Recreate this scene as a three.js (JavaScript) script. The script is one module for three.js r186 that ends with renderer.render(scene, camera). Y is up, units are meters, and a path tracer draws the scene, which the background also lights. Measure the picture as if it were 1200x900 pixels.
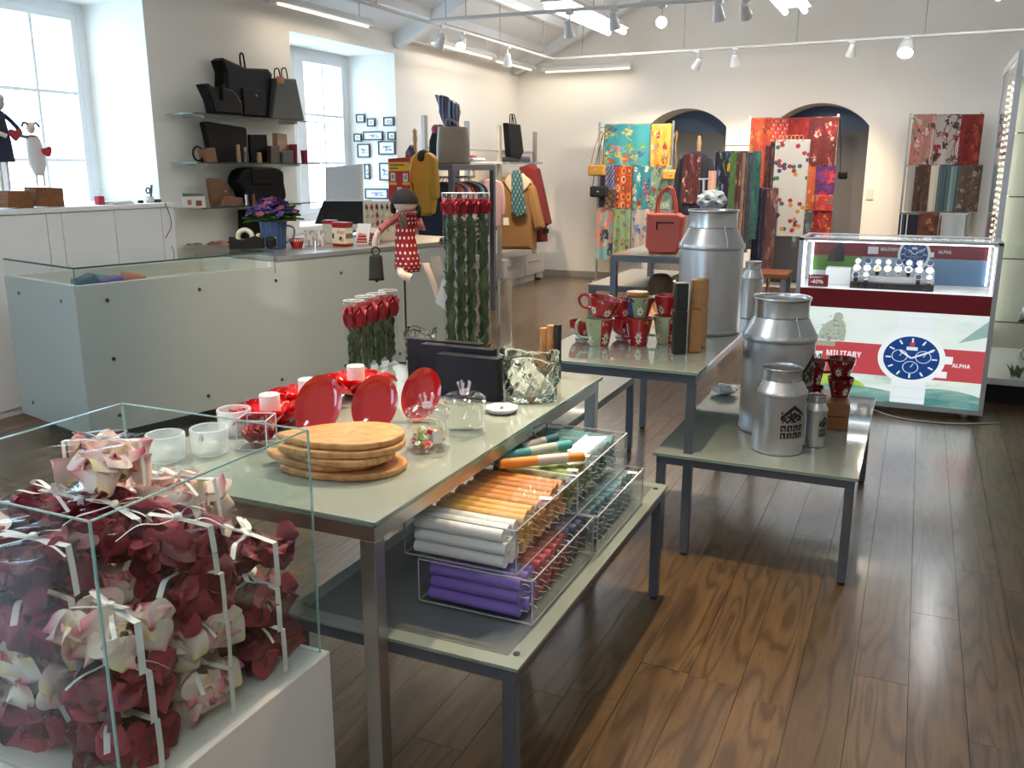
import * as THREE from 'three';
import { RoundedBoxGeometry } from 'three/addons/geometries/RoundedBoxGeometry.js';
import { mergeGeometries, mergeVertices } from 'three/addons/utils/BufferGeometryUtils.js';
import { RectAreaLightUniformsLib } from 'three/addons/lights/RectAreaLightUniformsLib.js';

// ------------------------------------------------------------------ camera, sky, exposure
const scene = new THREE.Scene();
const EYE = 1.55, FOC = 1040, PITCH = 13.6 * Math.PI / 180, YAW = 24.3 * Math.PI / 180;
const camera = new THREE.PerspectiveCamera(2 * Math.atan(450 / FOC) * 180 / Math.PI, 4 / 3, 0.05, 80);
camera.rotation.order = 'YXZ';
camera.position.set(0, EYE, 0);
camera.rotation.set(-PITCH, YAW, 0);
scene.add(camera);
scene.background = new THREE.Color().setRGB(0.52, 0.75, 1.0);
scene.backgroundIntensity = 7.2;
const renderer = new THREE.WebGLRenderer({ antialias: true });
renderer.toneMapping = THREE.LinearToneMapping;
renderer.toneMappingExposure = 1.18;
renderer.shadowMap.enabled = true;
RectAreaLightUniformsLib.init();

// lamp strengths (warm halogen spots, linear wall washers, cool fluorescent fittings)
const WARM = [1.0, 0.78, 0.52], COOL = [0.90, 0.95, 1.0];
const SPOT_POWER = 15, WASH_POWER = 1.7, TUBE_POWER = 6.5;

// ------------------------------------------------------------------ helpers
let seed = 7;
const rnd = () => { seed = (seed * 1664525 + 1013904223) % 4294967296; return seed / 4294967296; };
const rr = (a, b) => a + (b - a) * rnd();
const pick = (a) => a[Math.floor(rnd() * a.length)];
const V3 = (x, y, z) => new THREE.Vector3(x, y, z);
const fw = V3(-Math.sin(YAW) * Math.cos(PITCH), -Math.sin(PITCH), -Math.cos(YAW) * Math.cos(PITCH));
const rt = V3(Math.cos(YAW), 0, -Math.sin(YAW));
const upv = rt.clone().cross(fw);
const ray = (px, py) => fw.clone().addScaledVector(rt, (px - 600) / FOC).addScaledVector(upv, -(py - 450) / FOC);
// a photo pixel gives a direction; the distance comes from the surface the thing stands on or hangs at
const onY = (px, py, h) => { const d = ray(px, py); return d.multiplyScalar((h - EYE) / d.y).add(V3(0, EYE, 0)); };
const onX = (px, py, X) => { const d = ray(px, py); return d.multiplyScalar(X / d.x).add(V3(0, EYE, 0)); };
const onZ = (px, py, Z) => { const d = ray(px, py); return d.multiplyScalar(Z / d.z).add(V3(0, EYE, 0)); };
const mpp = (p) => p.clone().sub(V3(0, EYE, 0)).dot(fw) / FOC;
const topAt = (px, py, p) => { const d = ray(px, py); const t = (d.x * p.x + d.z * p.z) / (d.x * d.x + d.z * d.z); return EYE + t * d.y; };

// the point at height h and depth Z in the pixel column px
const colZ = (px, Z, h) => { const k = (px - 600) / FOC, a = rt.clone().addScaledVector(fw, -k); return V3(-(a.y * (h - EYE) + a.z * Z) / a.x, h, Z); };
const roofY = (x) => 3.0 + 0.46 * (Math.min(x, -0.9 - x) + 5.5);
const taken = {};
function numbered(n) { if (!(n in taken)) { taken[n] = 0; return n; } taken[n]++; return n + '_' + String(taken[n]).padStart(3, '0'); }
function C(c) { return Array.isArray(c) ? new THREE.Color().setRGB(c[0], c[1], c[2]) : new THREE.Color(c); }
const mcache = {};
function mat(color, roughness = 0.6, metalness = 0, extra) {
  const key = extra ? null : JSON.stringify([color, roughness, metalness]);
  if (key && mcache[key]) return mcache[key];
  const m = new THREE.MeshPhysicalMaterial({ color: C(color), roughness, metalness, ...(extra || {}) });
  if (key) mcache[key] = m;
  return m;
}
const glass = (tint = [1, 1, 1], rough = 0) => mat(tint, rough, 0, { transmission: 1, thickness: 0, ior: 1.45 });
const solidGlass = (tint = [1, 1, 1], rough = 0, att) => mat(tint, rough, 0, { transmission: 1, thickness: 0.01, ior: 1.48, ...(att || {}) });

function mesh(name, g, m, parent, pos, rot) {
  const o = new THREE.Mesh(g, m);
  o.name = parent && parent !== scene ? name : numbered(name);
  if (pos) o.position.set(pos.x ?? pos[0], pos.y ?? pos[1], pos.z ?? pos[2]);
  if (rot) o.rotation.set(rot[0], rot[1], rot[2]);
  (parent || scene).add(o);
  return o;
}
function thing(name, label, category, pos = [0, 0, 0], turn = 0, group) {
  const o = new THREE.Group();
  o.name = numbered(name); scene.add(o);
  o.position.set(pos.x ?? pos[0], pos.y ?? pos[1], pos.z ?? pos[2]); o.rotation.y = turn;
  o.userData = { label, category };
  if (group) o.userData.group = group;
  return o;
}
function tag(o, label, category, group) { o.userData.label = label; o.userData.category = category; if (group) o.userData.group = group; return o; }
function structure(o, label) { o.userData.kind = 'structure'; if (label) o.userData.label = label; return o; }
function copyOf(src, label, pos, turn = 0, group) {
  const c = src.clone(); c.name = numbered(src.name.replace(/_\d{3}$/, ''));
  c.userData = { ...src.userData }; if (label) c.userData.label = label; if (group) c.userData.group = group;
  c.position.set(pos.x ?? pos[0], pos.y ?? pos[1], pos.z ?? pos[2]); c.rotation.y = turn; scene.add(c); return c;
}
const at = (g, x, y, z) => { g.translate(x, y, z); return g; };
const box = (w, h, d, x = 0, y = 0, z = 0) => at(new THREE.BoxGeometry(w, h, d), x, y, z);           // centred at x, y, z
const rbox = (w, h, d, r, x = 0, y = 0, z = 0, s = 2) => at(new RoundedBoxGeometry(w, h, d, s, Math.min(r, w / 2.01, h / 2.01, d / 2.01)), x, y, z);
const span = (x0, x1, y0, y1, z0, z1) => box(Math.abs(x1 - x0), Math.abs(y1 - y0), Math.abs(z1 - z0), (x0 + x1) / 2, (y0 + y1) / 2, (z0 + z1) / 2);
const cyl = (r0, r1, h, n = 20, x = 0, y = 0, z = 0, open = false) => at(new THREE.CylinderGeometry(r1, r0, h, n, 1, open), x, y + h / 2, z);  // base at y
const lathe = (pts, n = 28) => new THREE.LatheGeometry(pts.map(([x, y]) => new THREE.Vector2(x, y)), n);
const tube = (pts, r, n = 24, s = 6, closed = false) => new THREE.TubeGeometry(new THREE.CatmullRomCurve3(pts.map((p) => p.isVector3 ? p : V3(...p)), closed), n, r, s, closed);
const bar = (a, b, r, s = 8) => {
  a = a.isVector3 ? a : V3(...a); b = b.isVector3 ? b : V3(...b);
  const d = b.clone().sub(a), g = new THREE.CylinderGeometry(r, r, d.length(), s);
  g.applyQuaternion(new THREE.Quaternion().setFromUnitVectors(V3(0, 1, 0), d.normalize()));
  return at(g, (a.x + b.x) / 2, (a.y + b.y) / 2, (a.z + b.z) / 2);
};
const merge = (list) => mergeGeometries(list.map((g) => { const q = g.index ? g.toNonIndexed() : g.clone(); for (const k of Object.keys(q.attributes)) if (!['position', 'normal', 'uv'].includes(k)) q.deleteAttribute(k); return q; }));
const rotg = (g, x, y, z) => { g.applyMatrix4(new THREE.Matrix4().makeRotationFromEuler(new THREE.Euler(x, y, z))); return g; };
function extrude(pts, depth, bevel = 0, bs = 2) {
  const s = pts.isShape || pts.getPoints ? pts : new THREE.Shape(pts.map(([x, y]) => new THREE.Vector2(x, y)));
  const g = new THREE.ExtrudeGeometry(s, { depth: Math.max(depth - 2 * bevel, 0.0005), bevelEnabled: bevel > 0, bevelThickness: bevel, bevelSize: bevel * 0.8, bevelOffset: -bevel * 0.8, bevelSegments: bs + 1, curveSegments: 14, steps: 1 });
  return at(g, 0, 0, -depth / 2 + bevel);
}
function uvFit(g, ax = 'x', ay = 'y') {   // planar uv over the bounding box
  g.computeBoundingBox(); const b = g.boundingBox, p = g.attributes.position, uv = new Float32Array(p.count * 2);
  const get = { x: (i) => p.getX(i), y: (i) => p.getY(i), z: (i) => p.getZ(i) };
  for (let i = 0; i < p.count; i++) { uv[2 * i] = (get[ax](i) - b.min[ax]) / (b.max[ax] - b.min[ax]); uv[2 * i + 1] = (get[ay](i) - b.min[ay]) / (b.max[ay] - b.min[ay]); }
  g.setAttribute('uv', new THREE.BufferAttribute(uv, 2)); return g;
}
function smoothPts(pts, n = 4) {
  const c = new THREE.CatmullRomCurve3(pts.map(([x, y]) => V3(x, y, 0)), true, 'centripetal');
  return c.getPoints(pts.length * n).slice(0, -1).map((p) => [p.x, p.y]);
}
// an outline read from the photograph, set on the upright plane z = Z (or x = X) and given thickness; origin at the base
function traced(pts, plane, th, bevel, { smooth = false, fit = true } = {}) {
  const w = pts.map(([x, y]) => plane.z !== undefined ? onZ(x, y, plane.z) : onX(x, y, plane.x));
  let q = w.map((p) => plane.z !== undefined ? [p.x, p.y] : [-p.z, p.y]);
  const x0 = Math.min(...q.map((p) => p[0])), x1 = Math.max(...q.map((p) => p[0])), y0 = Math.min(...q.map((p) => p[1]));
  q = q.map(([x, y]) => [x - (x0 + x1) / 2, y - y0]);
  if (smooth) q = smoothPts(q);
  const g = extrude(q, th, bevel); if (fit) uvFit(g);
  const c = (x0 + x1) / 2;
  return plane.z !== undefined ? { g, pos: [c, y0, plane.z], turn: 0 } : { g, pos: [plane.x, y0, -c], turn: Math.PI / 2, w: x1 - x0 };
}
function loft(rings, { capA = true, capB = true, closed = true } = {}) {   // rings: arrays of Vector3 with equal length
  const n = rings[0].length, pos = [], idx = [], uv = [];
  rings.forEach((r, j) => r.forEach((p, i) => { pos.push(p.x, p.y, p.z); uv.push(i / n, j / (rings.length - 1)); }));
  for (let j = 0; j < rings.length - 1; j++) for (let i = 0; i < (closed ? n : n - 1); i++) {
    const a = j * n + i, b = j * n + (i + 1) % n, c = a + n, d = b + n;
    idx.push(a, b, d, a, d, c);
  }
  const cap = (j, flip) => {
    const m = rings[j].reduce((s, p) => s.add(p), V3(0, 0, 0)).multiplyScalar(1 / n), k = pos.length / 3;
    pos.push(m.x, m.y, m.z); uv.push(0.5, j ? 1 : 0);
    for (let i = 0; i < n; i++) { const a = j * n + i, b = j * n + (i + 1) % n; flip ? idx.push(k, b, a) : idx.push(k, a, b); }
  };
  if (capA) cap(0, true); if (capB) cap(rings.length - 1, false);
  const g = new THREE.BufferGeometry();
  g.setAttribute('position', new THREE.Float32BufferAttribute(pos, 3)); g.setAttribute('uv', new THREE.Float32BufferAttribute(uv, 2)); g.setIndex(idx); g.computeVertexNormals();
  return g;
}
// section of an upright body: superellipse ring at height y
const ringAt = (y, rx, rz, n = 20, pw = 2, cx = 0, cz = 0, fn) => Array.from({ length: n }, (_, i) => {
  const a = -i / n * Math.PI * 2, c = Math.cos(a), s = Math.sin(a), k = Math.pow(Math.pow(Math.abs(c), pw) + Math.pow(Math.abs(s), pw), -1 / pw), f = fn ? fn(a) : 1;
  return V3(cx + rx * c * k * f, y, cz + rz * s * k * f);
});

// ---- procedural textures
function canvasTex(w, h, draw, srgb = true) {
  const c = document.createElement('canvas'); c.width = w; c.height = h; const x = c.getContext('2d'); draw(x, w, h);
  const t = new THREE.CanvasTexture(c); if (srgb) t.colorSpace = THREE.SRGBColorSpace; t.wrapS = t.wrapT = THREE.RepeatWrapping; return t;
}
function noise2(n, s) {   // periodic value noise
  let k = s * 9301 + 49297; const r = () => { k = (k * 1103515245 + 12345) % 2147483648; return k / 2147483648; };
  const a = Float32Array.from({ length: n * n }, r), q = (i, j) => a[((j % n + n) % n) * n + ((i % n + n) % n)], sm = (t) => t * t * (3 - 2 * t);
  return (x, y) => { x *= n; y *= n; const i = Math.floor(x), j = Math.floor(y), u = sm(x - i), v = sm(y - j); return (q(i, j) * (1 - u) + q(i + 1, j) * u) * (1 - v) + (q(i, j + 1) * (1 - u) + q(i + 1, j + 1) * u) * v; };
}
function dataTex(w, h, fn, srgb = true) {
  const d = new Uint8Array(w * h * 4);
  for (let j = 0; j < h; j++) for (let i = 0; i < w; i++) { const c = fn(i / w, j / h); const k = 4 * (j * w + i); d[k] = Math.max(0, Math.min(255, c[0])); d[k + 1] = Math.max(0, Math.min(255, c[1])); d[k + 2] = Math.max(0, Math.min(255, c[2])); d[k + 3] = 255; }
  const t = new THREE.DataTexture(d, w, h); t.magFilter = THREE.LinearFilter; t.minFilter = THREE.LinearMipmapLinearFilter; t.generateMipmaps = true; t.wrapS = t.wrapT = THREE.RepeatWrapping; if (srgb) t.colorSpace = THREE.SRGBColorSpace; t.needsUpdate = true; return t;
}
const nA = noise2(8, 1), nB = noise2(32, 2), nC = noise2(64, 3), nD = noise2(16, 4);
function woodTex(base, dark, rings, wd = 512, ht = 512, s = 0) {   // grain runs along v
  return dataTex(wd, ht, (u, v) => {
    const w1 = nA(u + s * 0.37, v * 0.5 + s * 0.21) + 0.5 * nD(u + s, v * 0.5);
    const r = Math.abs(Math.sin((u * rings + w1 * 2.6) * Math.PI)); const f = nC(u * 3, v * 0.5) * 0.5 + nB(u * 4 + s, v * 1) * 0.5;
    const t = Math.min(1, 0.08 + 0.55 * Math.pow(r, 6) + 0.45 * f * f + 0.30 * nD(u, v));
    return [0, 1, 2].map((k) => base[k] + (dark[k] - base[k]) * t);
  });
}
const plasterBump = dataTex(256, 256, (u, v) => { const t = 110 + 70 * nB(u, v) + 60 * nC(u * 2, v * 2); return [t, t, t]; }, false);
// ------------------------------------------------------------------ room shell
const XL = -5.5, XR = 4.6, ZF = -12.4, ZB = 3.2, EAVE = 3.0, RIDGE_X = -0.45, RIDGE_Y = EAVE + 0.46 * (RIDGE_X - XL);
const plaster = mat([0.82, 0.775, 0.70], 0.85, 0, { bumpMap: plasterBump, bumpScale: 0.002 });
const whitePaint = mat([0.82, 0.81, 0.79], 0.55);
const ceilPaint = mat([0.82, 0.81, 0.79], 0.8);

// floor: long boards, each its own piece
const floor = structure(mesh('floor', span(XL - 0.1, XR + 0.1, -0.14, -0.021, ZF - 0.1, ZB + 0.1), mat([0.03, 0.02, 0.015], 0.9), scene), 'dark brown wooden plank floor with long boards');
{
  const tones = [[[112, 85, 54], [66, 48, 28]], [[108, 82, 52], [62, 46, 27]], [[116, 89, 57], [70, 51, 30]], [[105, 80, 51], [61, 45, 27]], [[112, 83, 51], [66, 47, 27]]];
  const bumpT = dataTex(256, 256, (u, v) => { const t = 120 + 70 * nC(u, v * 0.5) + 50 * nA(u, v); return [t, t, t]; }, false);
  const mats = tones.map((t, i) => mat([1, 1, 1], 0.36, 0, { map: woodTex(t[0], t[1], 3, 256, 512, i + 1), bumpMap: bumpT, bumpScale: 0.0008, clearcoat: 0.55, clearcoatRoughness: 0.16 }));
  const W = 0.158, lens = [1.2, 1.7, 2.2, 2.7, 3.2], geos = {};
  const geo = (li, k) => geos[li * 10 + k] || (geos[li * 10 + k] = (() => {
    const g = new THREE.BoxGeometry(W - 0.0014, 0.02, lens[li] - 0.0014), p = g.attributes.position, uv = g.attributes.uv;
    for (let i = 0; i < p.count; i++) uv.setXY(i, (p.getX(i) / 0.5) + k * 0.31, (p.getZ(i) / 2.2) + k * 0.17);
    return g;
  })());
  const rows = [], far = [];
  for (let r = 0; ; r++) {
    const x = 0.03 - 0.079 - Math.ceil((0.03 - XL) / W) * W + r * W + W / 2;
    if (x - W / 2 > XR - 0.02) break;
    if (x < XL - 0.05) continue;
    let z = ZB + rr(0, 1.4);
    while (z > ZF - 0.02) {
      const li = Math.floor(rnd() * 5), L = lens[li], zc = z - L / 2;
      const d = { x, z: zc, li, k: Math.floor(rnd() * 6), m: Math.floor(rnd() * 5), y: -0.010 + rr(-0.0006, 0.0004) };
      const c = V3(x, 0, zc).sub(V3(0, EYE, 0)), dp = c.dot(fw), sx = 600 + FOC * c.dot(rt) / dp;
      (dp > 1.2 && sx > -150 && sx < 1350 ? rows : far).push({ ...d, dp });
      z -= L;
    }
  }
  rows.sort((a, b) => a.dp - b.dp);
  rows.slice(0, 290).forEach((d) => { mesh('plank', geo(d.li, d.k), mats[d.m], floor, [d.x, d.y, d.z]); });
  const rest = [[], [], [], [], []];
  [...rows.slice(290), ...far].forEach((d) => rest[d.m].push(at(geo(d.li, d.k).clone(), d.x, d.y, d.z)));
  rest.forEach((l, i) => { if (l.length) mesh('planks', merge(l), mats[i], floor).userData.kind = 'stuff'; });
}

// left wall with three deep window recesses
const WIN = [[-5.4, -3.55], [-9.0, -7.15], [-1.8, 0.05], [0.9, 2.75]];
{
  const s = new THREE.Shape(); s.moveTo(-ZB, 0); s.lineTo(-ZF, 0); s.lineTo(-ZF, EAVE + 0.1); s.lineTo(-ZB, EAVE + 0.1);
  for (const [z0, z1] of WIN) { const h = new THREE.Path(); h.moveTo(-z1, 1.0); h.lineTo(-z0, 1.0); h.lineTo(-z0, 2.8); h.lineTo(-z1, 2.8); s.holes.push(h); }
  const g = new THREE.ExtrudeGeometry(s, { depth: 0.75, bevelEnabled: false });
  g.rotateY(Math.PI / 2); g.translate(XL - 0.75, 0, 0);
  structure(mesh('wall_left', g, plaster, scene), 'cream plastered wall with deep window recesses');
}
const frameWhite = mat([0.80, 0.80, 0.80], 0.4);
WIN.forEach(([z0, z1], i) => {
  const win = new THREE.Group(); win.name = 'window_' + (i + 1); win.position.set(XL - 0.66, 0, (z0 + z1) / 2); scene.add(win);
  structure(win, 'white wooden window with small panes');
  const w = z1 - z0, y0 = 1.0, y1 = 2.8, f = 0.07, half = w / 2;
  const b = (name, a0, a1, b0, b1, d = 0.06) => mesh(name, span(-d / 2, d / 2, b0, b1, a0, a1), frameWhite, win);
  b('window_frame', -half - 0.006, half + 0.006, y0 - 0.006, y0 + f); b('window_frame', -half - 0.006, half + 0.006, y1 - f, y1 + 0.006); b('window_frame', -half - 0.006, -half + f, y0 + f, y1 - f); b('window_frame', half - f, half + 0.006, y0 + f, y1 - f);
  b('window_post', -0.06, 0.06, y0 + f, y1 - f, 0.09);
  for (const sgn of [-1, 1]) {
    const c0 = sgn * 0.06, c1 = sgn * (half - f), cm = (c0 + c1) / 2, lo = Math.min(c0, c1), hi = Math.max(c0, c1);
    b('casement', lo, lo + 0.05, y0 + f, y1 - f, 0.05); b('casement', hi - 0.05, hi, y0 + f, y1 - f, 0.05);
    b('casement', lo + 0.05, hi - 0.05, y0 + f, y0 + f + 0.06, 0.05); b('casement', lo + 0.05, hi - 0.05, y1 - f - 0.06, y1 - f, 0.05);
    b('mullion', cm - 0.012, cm + 0.012, y0 + f + 0.06, y1 - f - 0.06, 0.03);
    const ys = [y0 + f + 0.05, 1.62, 2.13, y1 - f - 0.05];
    for (const y of [1.62, 2.13]) b('mullion', lo + 0.05, hi - 0.05, y - 0.012, y + 0.012, 0.026);
    for (let r = 0; r < 3; r++) for (const [p, q] of [[lo + 0.045, cm], [cm, hi - 0.045]]) mesh('pane', span(-0.002, 0.002, ys[r], ys[r + 1], p, q), glass([0.97, 0.98, 0.98]), win);
  }
});
// far wall: gable with two arched doorways
const ARCH = [[-3.56, -2.46, 2.1, 2.35], [-1.89, -0.68, 2.08, 2.37]];
const archPath = (P, [x0, x1, sp, top], y0) => {
  const c = (x0 + x1) / 2, hw = (x1 - x0) / 2, rise = top - sp, R = (hw * hw + rise * rise) / (2 * rise), a = Math.asin(hw / R), cy = top - R;
  P.moveTo(x0, y0); P.lineTo(x1, y0); P.lineTo(x1, sp); P.absarc(c, cy, R, Math.PI / 2 - a, Math.PI / 2 + a, false); P.lineTo(x0, y0); return P;
};
{
  const s = new THREE.Shape(); s.moveTo(XL - 0.75, 0); s.lineTo(XR + 0.2, 0); s.lineTo(XR + 0.2, 3.2); s.lineTo(RIDGE_X, RIDGE_Y + 0.2); s.lineTo(XL - 0.75, 2.9);
  for (const a of ARCH) s.holes.push(archPath(new THREE.Path(), a, 0.002));
  const g = new THREE.ExtrudeGeometry(s, { depth: 0.55, bevelEnabled: false, curveSegments: 24 }); g.translate(0, 0, ZF - 0.55);
  structure(mesh('wall_far', g, plaster, scene), 'cream gable wall with two arched openings');
  // passage behind the arches: blue above a grey dado
  const blue = mat([0.16, 0.25, 0.42], 0.8), grey = mat([0.20, 0.20, 0.21], 0.7);
  const pas = structure(mesh('wall_passage', span(-5.4, 0.6, 2.06, 3.0, -13.3, -13.2), blue, scene), 'blue painted wall above grey panelling behind the arches');
  mesh('dado', span(-5.4, 0.6, 0, 2.06, -13.28, -13.18), grey, pas);
  mesh('side_wall', merge([span(-5.5, -5.4, 0, 3.0, -13.3, ZF - 0.55), span(0.6, 0.7, 0, 3.0, -13.3, ZF - 0.55)]), grey, pas);
  mesh('passage_ceiling', span(-5.5, 0.7, 3.0, 3.1, -13.3, ZF - 0.55), grey, pas);
  mesh('passage_floor', span(-5.5, 0.7, -0.05, 0.0, -13.3, ZF - 0.02), mat([0.10, 0.075, 0.05], 0.4), pas);
}
structure(mesh('wall_right', span(XR, XR + 0.2, 0, 3.2, ZF, ZB), plaster, scene), 'plain cream wall');
{
  const s = new THREE.Shape(); s.moveTo(XL - 0.75, 0); s.lineTo(XR + 0.2, 0); s.lineTo(XR + 0.2, 3.2); s.lineTo(RIDGE_X, RIDGE_Y + 0.2); s.lineTo(XL - 0.75, 2.9);
  for (const [x0, x1] of [[-4.9, -3.1]]) { const h = new THREE.Path(); h.moveTo(x0, 0.35); h.lineTo(x1, 0.35); h.lineTo(x1, 2.6); h.lineTo(x0, 2.6); s.holes.push(h); }
  [[-4.9, -3.1]].forEach(([x0, x1], i) => {
    const w = new THREE.Group(); w.name = 'window_' + (WIN.length + 1 + i); w.position.set((x0 + x1) / 2, 0, ZB + 0.12); scene.add(w); structure(w, 'shop front window');
    const hw = (x1 - x0) / 2, f = 0.06; mesh('pane', span(-hw, hw, 0.35, 2.6, -0.003, 0.003), glass([0.97, 0.98, 0.98]), w);
    mesh('window_frame', merge([span(-hw, -hw + f, 0.35, 2.6, -0.03, 0.03), span(hw - f, hw, 0.35, 2.6, -0.03, 0.03), span(-hw + f, hw - f, 2.6 - f, 2.6, -0.03, 0.03), span(-hw + f, hw - f, 0.35, 0.35 + f, -0.03, 0.03), span(-0.025, 0.025, 0.35 + f, 2.6 - f, -0.03, 0.03)]), mat([0.8, 0.8, 0.8], 0.4), w);
  });
  const g = new THREE.ExtrudeGeometry(s, { depth: 0.25, bevelEnabled: false }); g.translate(0, 0, ZB);
  structure(mesh('wall_near', g, plaster, scene), 'plain cream gable wall');
}
// ceiling slopes with rafters and purlins
{
  const slope = (xa, ya, xb, yb) => { const s = new THREE.Shape(); s.moveTo(xa, ya); s.lineTo(xb, yb); s.lineTo(xb, yb + 0.15); s.lineTo(xa, ya + 0.15); const g = new THREE.ExtrudeGeometry(s, { depth: ZB - ZF + 0.6, bevelEnabled: false }); g.translate(0, 0, ZF - 0.3); return g; };
  const sl = 0.46, yAt = (x) => EAVE + sl * (x - XL);
  const c = structure(mesh('ceiling', merge([slope(XL - 0.3, yAt(XL - 0.3), RIDGE_X + 0.05, RIDGE_Y + 0.02), slope(RIDGE_X - 0.05, RIDGE_Y + 0.02, XR + 0.6, RIDGE_Y - sl * (XR + 0.6 - RIDGE_X))]), ceilPaint, scene), 'white sloping ceiling with purlins and rafters');
  for (const x of [-5.05, -4.55, -4.0, -3.4, -2.7]) mesh('purlin', span(x - 0.035, x + 0.035, yAt(x) - 0.075, yAt(x) + 0.03, ZF, ZB), ceilPaint, c);
  const ang = Math.atan(sl);
  for (const z of [-12.25, -9.05, -4.6]) { const L = 5.2, g = box(L, 0.16, 0.13); rotg(g, 0, 0, ang); mesh('rafter', at(g, XL + Math.cos(ang) * L / 2, EAVE - 0.06 + Math.sin(ang) * L / 2, z), ceilPaint, c); }
}
structure(mesh('baseboard_far', merge([span(XL, -3.58, 0, 0.09, ZF + 0.001, ZF + 0.02), span(-2.44, -1.91, 0, 0.09, ZF + 0.001, ZF + 0.02), span(-0.66, XR, 0, 0.09, ZF + 0.001, ZF + 0.02)]), mat([0.28, 0.26, 0.24], 0.5), scene), 'grey skirting board');
structure(mesh('baseboard_left', span(XL + 0.001, XL + 0.02, 0, 0.09, ZF + 0.02, ZB), mat([0.28, 0.26, 0.24], 0.5), scene), 'grey skirting board');

// ------------------------------------------------------------------ lighting fittings
const lampWhite = mat([0.75, 0.73, 0.70], 0.4);
const RAIL_Y = 2.95;
function rail(a, b, label) {
  const t = thing('light_rail', label, 'light rail', a);
  const B = V3(...b).sub(V3(...a));
  mesh('track', bar([0, 0, 0], B, 0.018, 8), lampWhite, t);
  const n = Math.max(2, Math.round(B.length() / 1.6));
  for (let i = 0; i <= n; i++) { const p = B.clone().multiplyScalar((i + 0.3) / (n + 0.6)), w = V3(...a).add(p); const roof = roofY(w.x); if (roof - w.y > 0.12) mesh('suspension_wire', bar(p, p.clone().add(V3(0, roof - w.y - 0.02, 0)), 0.004, 5), mat([0.3, 0.3, 0.3], 0.4, 0.5), t); }
}
rail([-4.55, RAIL_Y, -4.2], [-4.55, RAIL_Y, -11.42], 'thin white lighting rail running alongside the window wall');
rail([-4.55, RAIL_Y, -11.42], [1.6, RAIL_Y, -11.0], 'thin white lighting rail hanging in front of the arches');
rail([-4.5, RAIL_Y, -8.05], [1.4, RAIL_Y, -8.05], 'thin white lighting rail crossing the room below the rafters');
// spotlights: body, yoke, glowing lens
function spot(px, py, railAt, aim, label, lit = true, size = 1, rail_y = RAIL_Y) {
  const p = railAt.z !== undefined ? onZ(px, py, railAt.z) : onX(px, py, railAt.x);
  const t = thing('spotlight', label, 'spotlight', [p.x, rail_y - 0.02, p.z]);
  mesh('rail_clip', rbox(0.07, 0.04, 0.05, 0.008, 0, 0, 0), lampWhite, t);
  const dy = Math.min(-0.1, p.y - rail_y);
  mesh('yoke', bar([0, -0.02, 0], [0, dy + 0.03, 0], 0.010), lampWhite, t);
  const d = V3(...aim).sub(V3(p.x, rail_y + dy, p.z)).normalize();
  const head = new THREE.Group(); head.name = 'head'; t.add(head); head.position.set(0, dy, 0); head.quaternion.setFromUnitVectors(V3(0, -1, 0), d);
  mesh('housing', lathe([[0.0, 0.09 * size], [0.03 * size, 0.088 * size], [0.036 * size, 0.05 * size], [0.055 * size, -0.05 * size], [0.05 * size, -0.05 * size], [0.03 * size, 0.03 * size]], 16), lampWhite, head);
  const lens = mesh('lens', cyl(0.046 * size, 0.046 * size, 0.006, 16, 0, -0.045 * size, 0), mat([0.9, 0.85, 0.75], 0.3, 0, { emissive: C(WARM), emissiveIntensity: lit ? 8 : 0 }), head);
  if (lit) {
    const L = new THREE.SpotLight(C(WARM), SPOT_POWER, 0, 0.62, 0.7, 2); L.castShadow = true; L.shadow.radius = 2;
    L.position.set(p.x, rail_y - 0.02 + dy, p.z).addScaledVector(d, 0.06 * size); L.target.position.set(...aim); scene.add(L); scene.add(L.target);
  }
}
spot(516, 48, { x: -4.55 }, [-5.5, 1.4, -8.6], 'small white spotlight beside the recess with framed pictures', false);
spot(541, 40, { x: -4.55 }, [-4.2, 0.9, -6.4], 'lit white spotlight on the rail alongside the window wall');
spot(595, 70, { x: -4.55 }, [-4.9, 1.3, -10.6], 'white spotlight aimed down at the coat rack');
spot(667, 34, { z: -8.05 }, [-3.0, 0.0, -9.3], 'white spotlight under the bright fluorescent fitting');
spot(720, 24, { z: -8.05 }, [-2.5, 0.0, -9.5], 'white spotlight at the end of the fluorescent fitting');
spot(776, 22, { z: -8.05 }, [-1.3, 0.8, -2.2], 'glowing spotlight on the crossing rail');
spot(842, 14, { z: -8.05 }, [-1.5, 0.0, -9.4], 'white spotlight turned to the milk cans');
spot(874, 6, { z: -8.05 }, [-1.6, 1.0, -11.5], 'white spotlight tilted back towards the arches');
spot(817, 74, { z: -11.25 }, [-3.6, 1.3, -12.2], 'white spotlight over the left arch');
spot(861, 70, { z: -11.2 }, [-2.2, 1.2, -12.2], 'white spotlight between the two arches');
spot(998, 58, { z: -11.1 }, [-1.2, 1.2, -12.2], 'white spotlight over the right arch');
spot(1063, 46, { z: -11.05 }, [-0.5, 0.0, -8.6], 'large bright spotlight over the right scarf rack', true, 1.6);
rail([-2.6, RAIL_Y, -3.0], [1.4, RAIL_Y, -3.0], 'thin white lighting rail above the glass tables');
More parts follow.
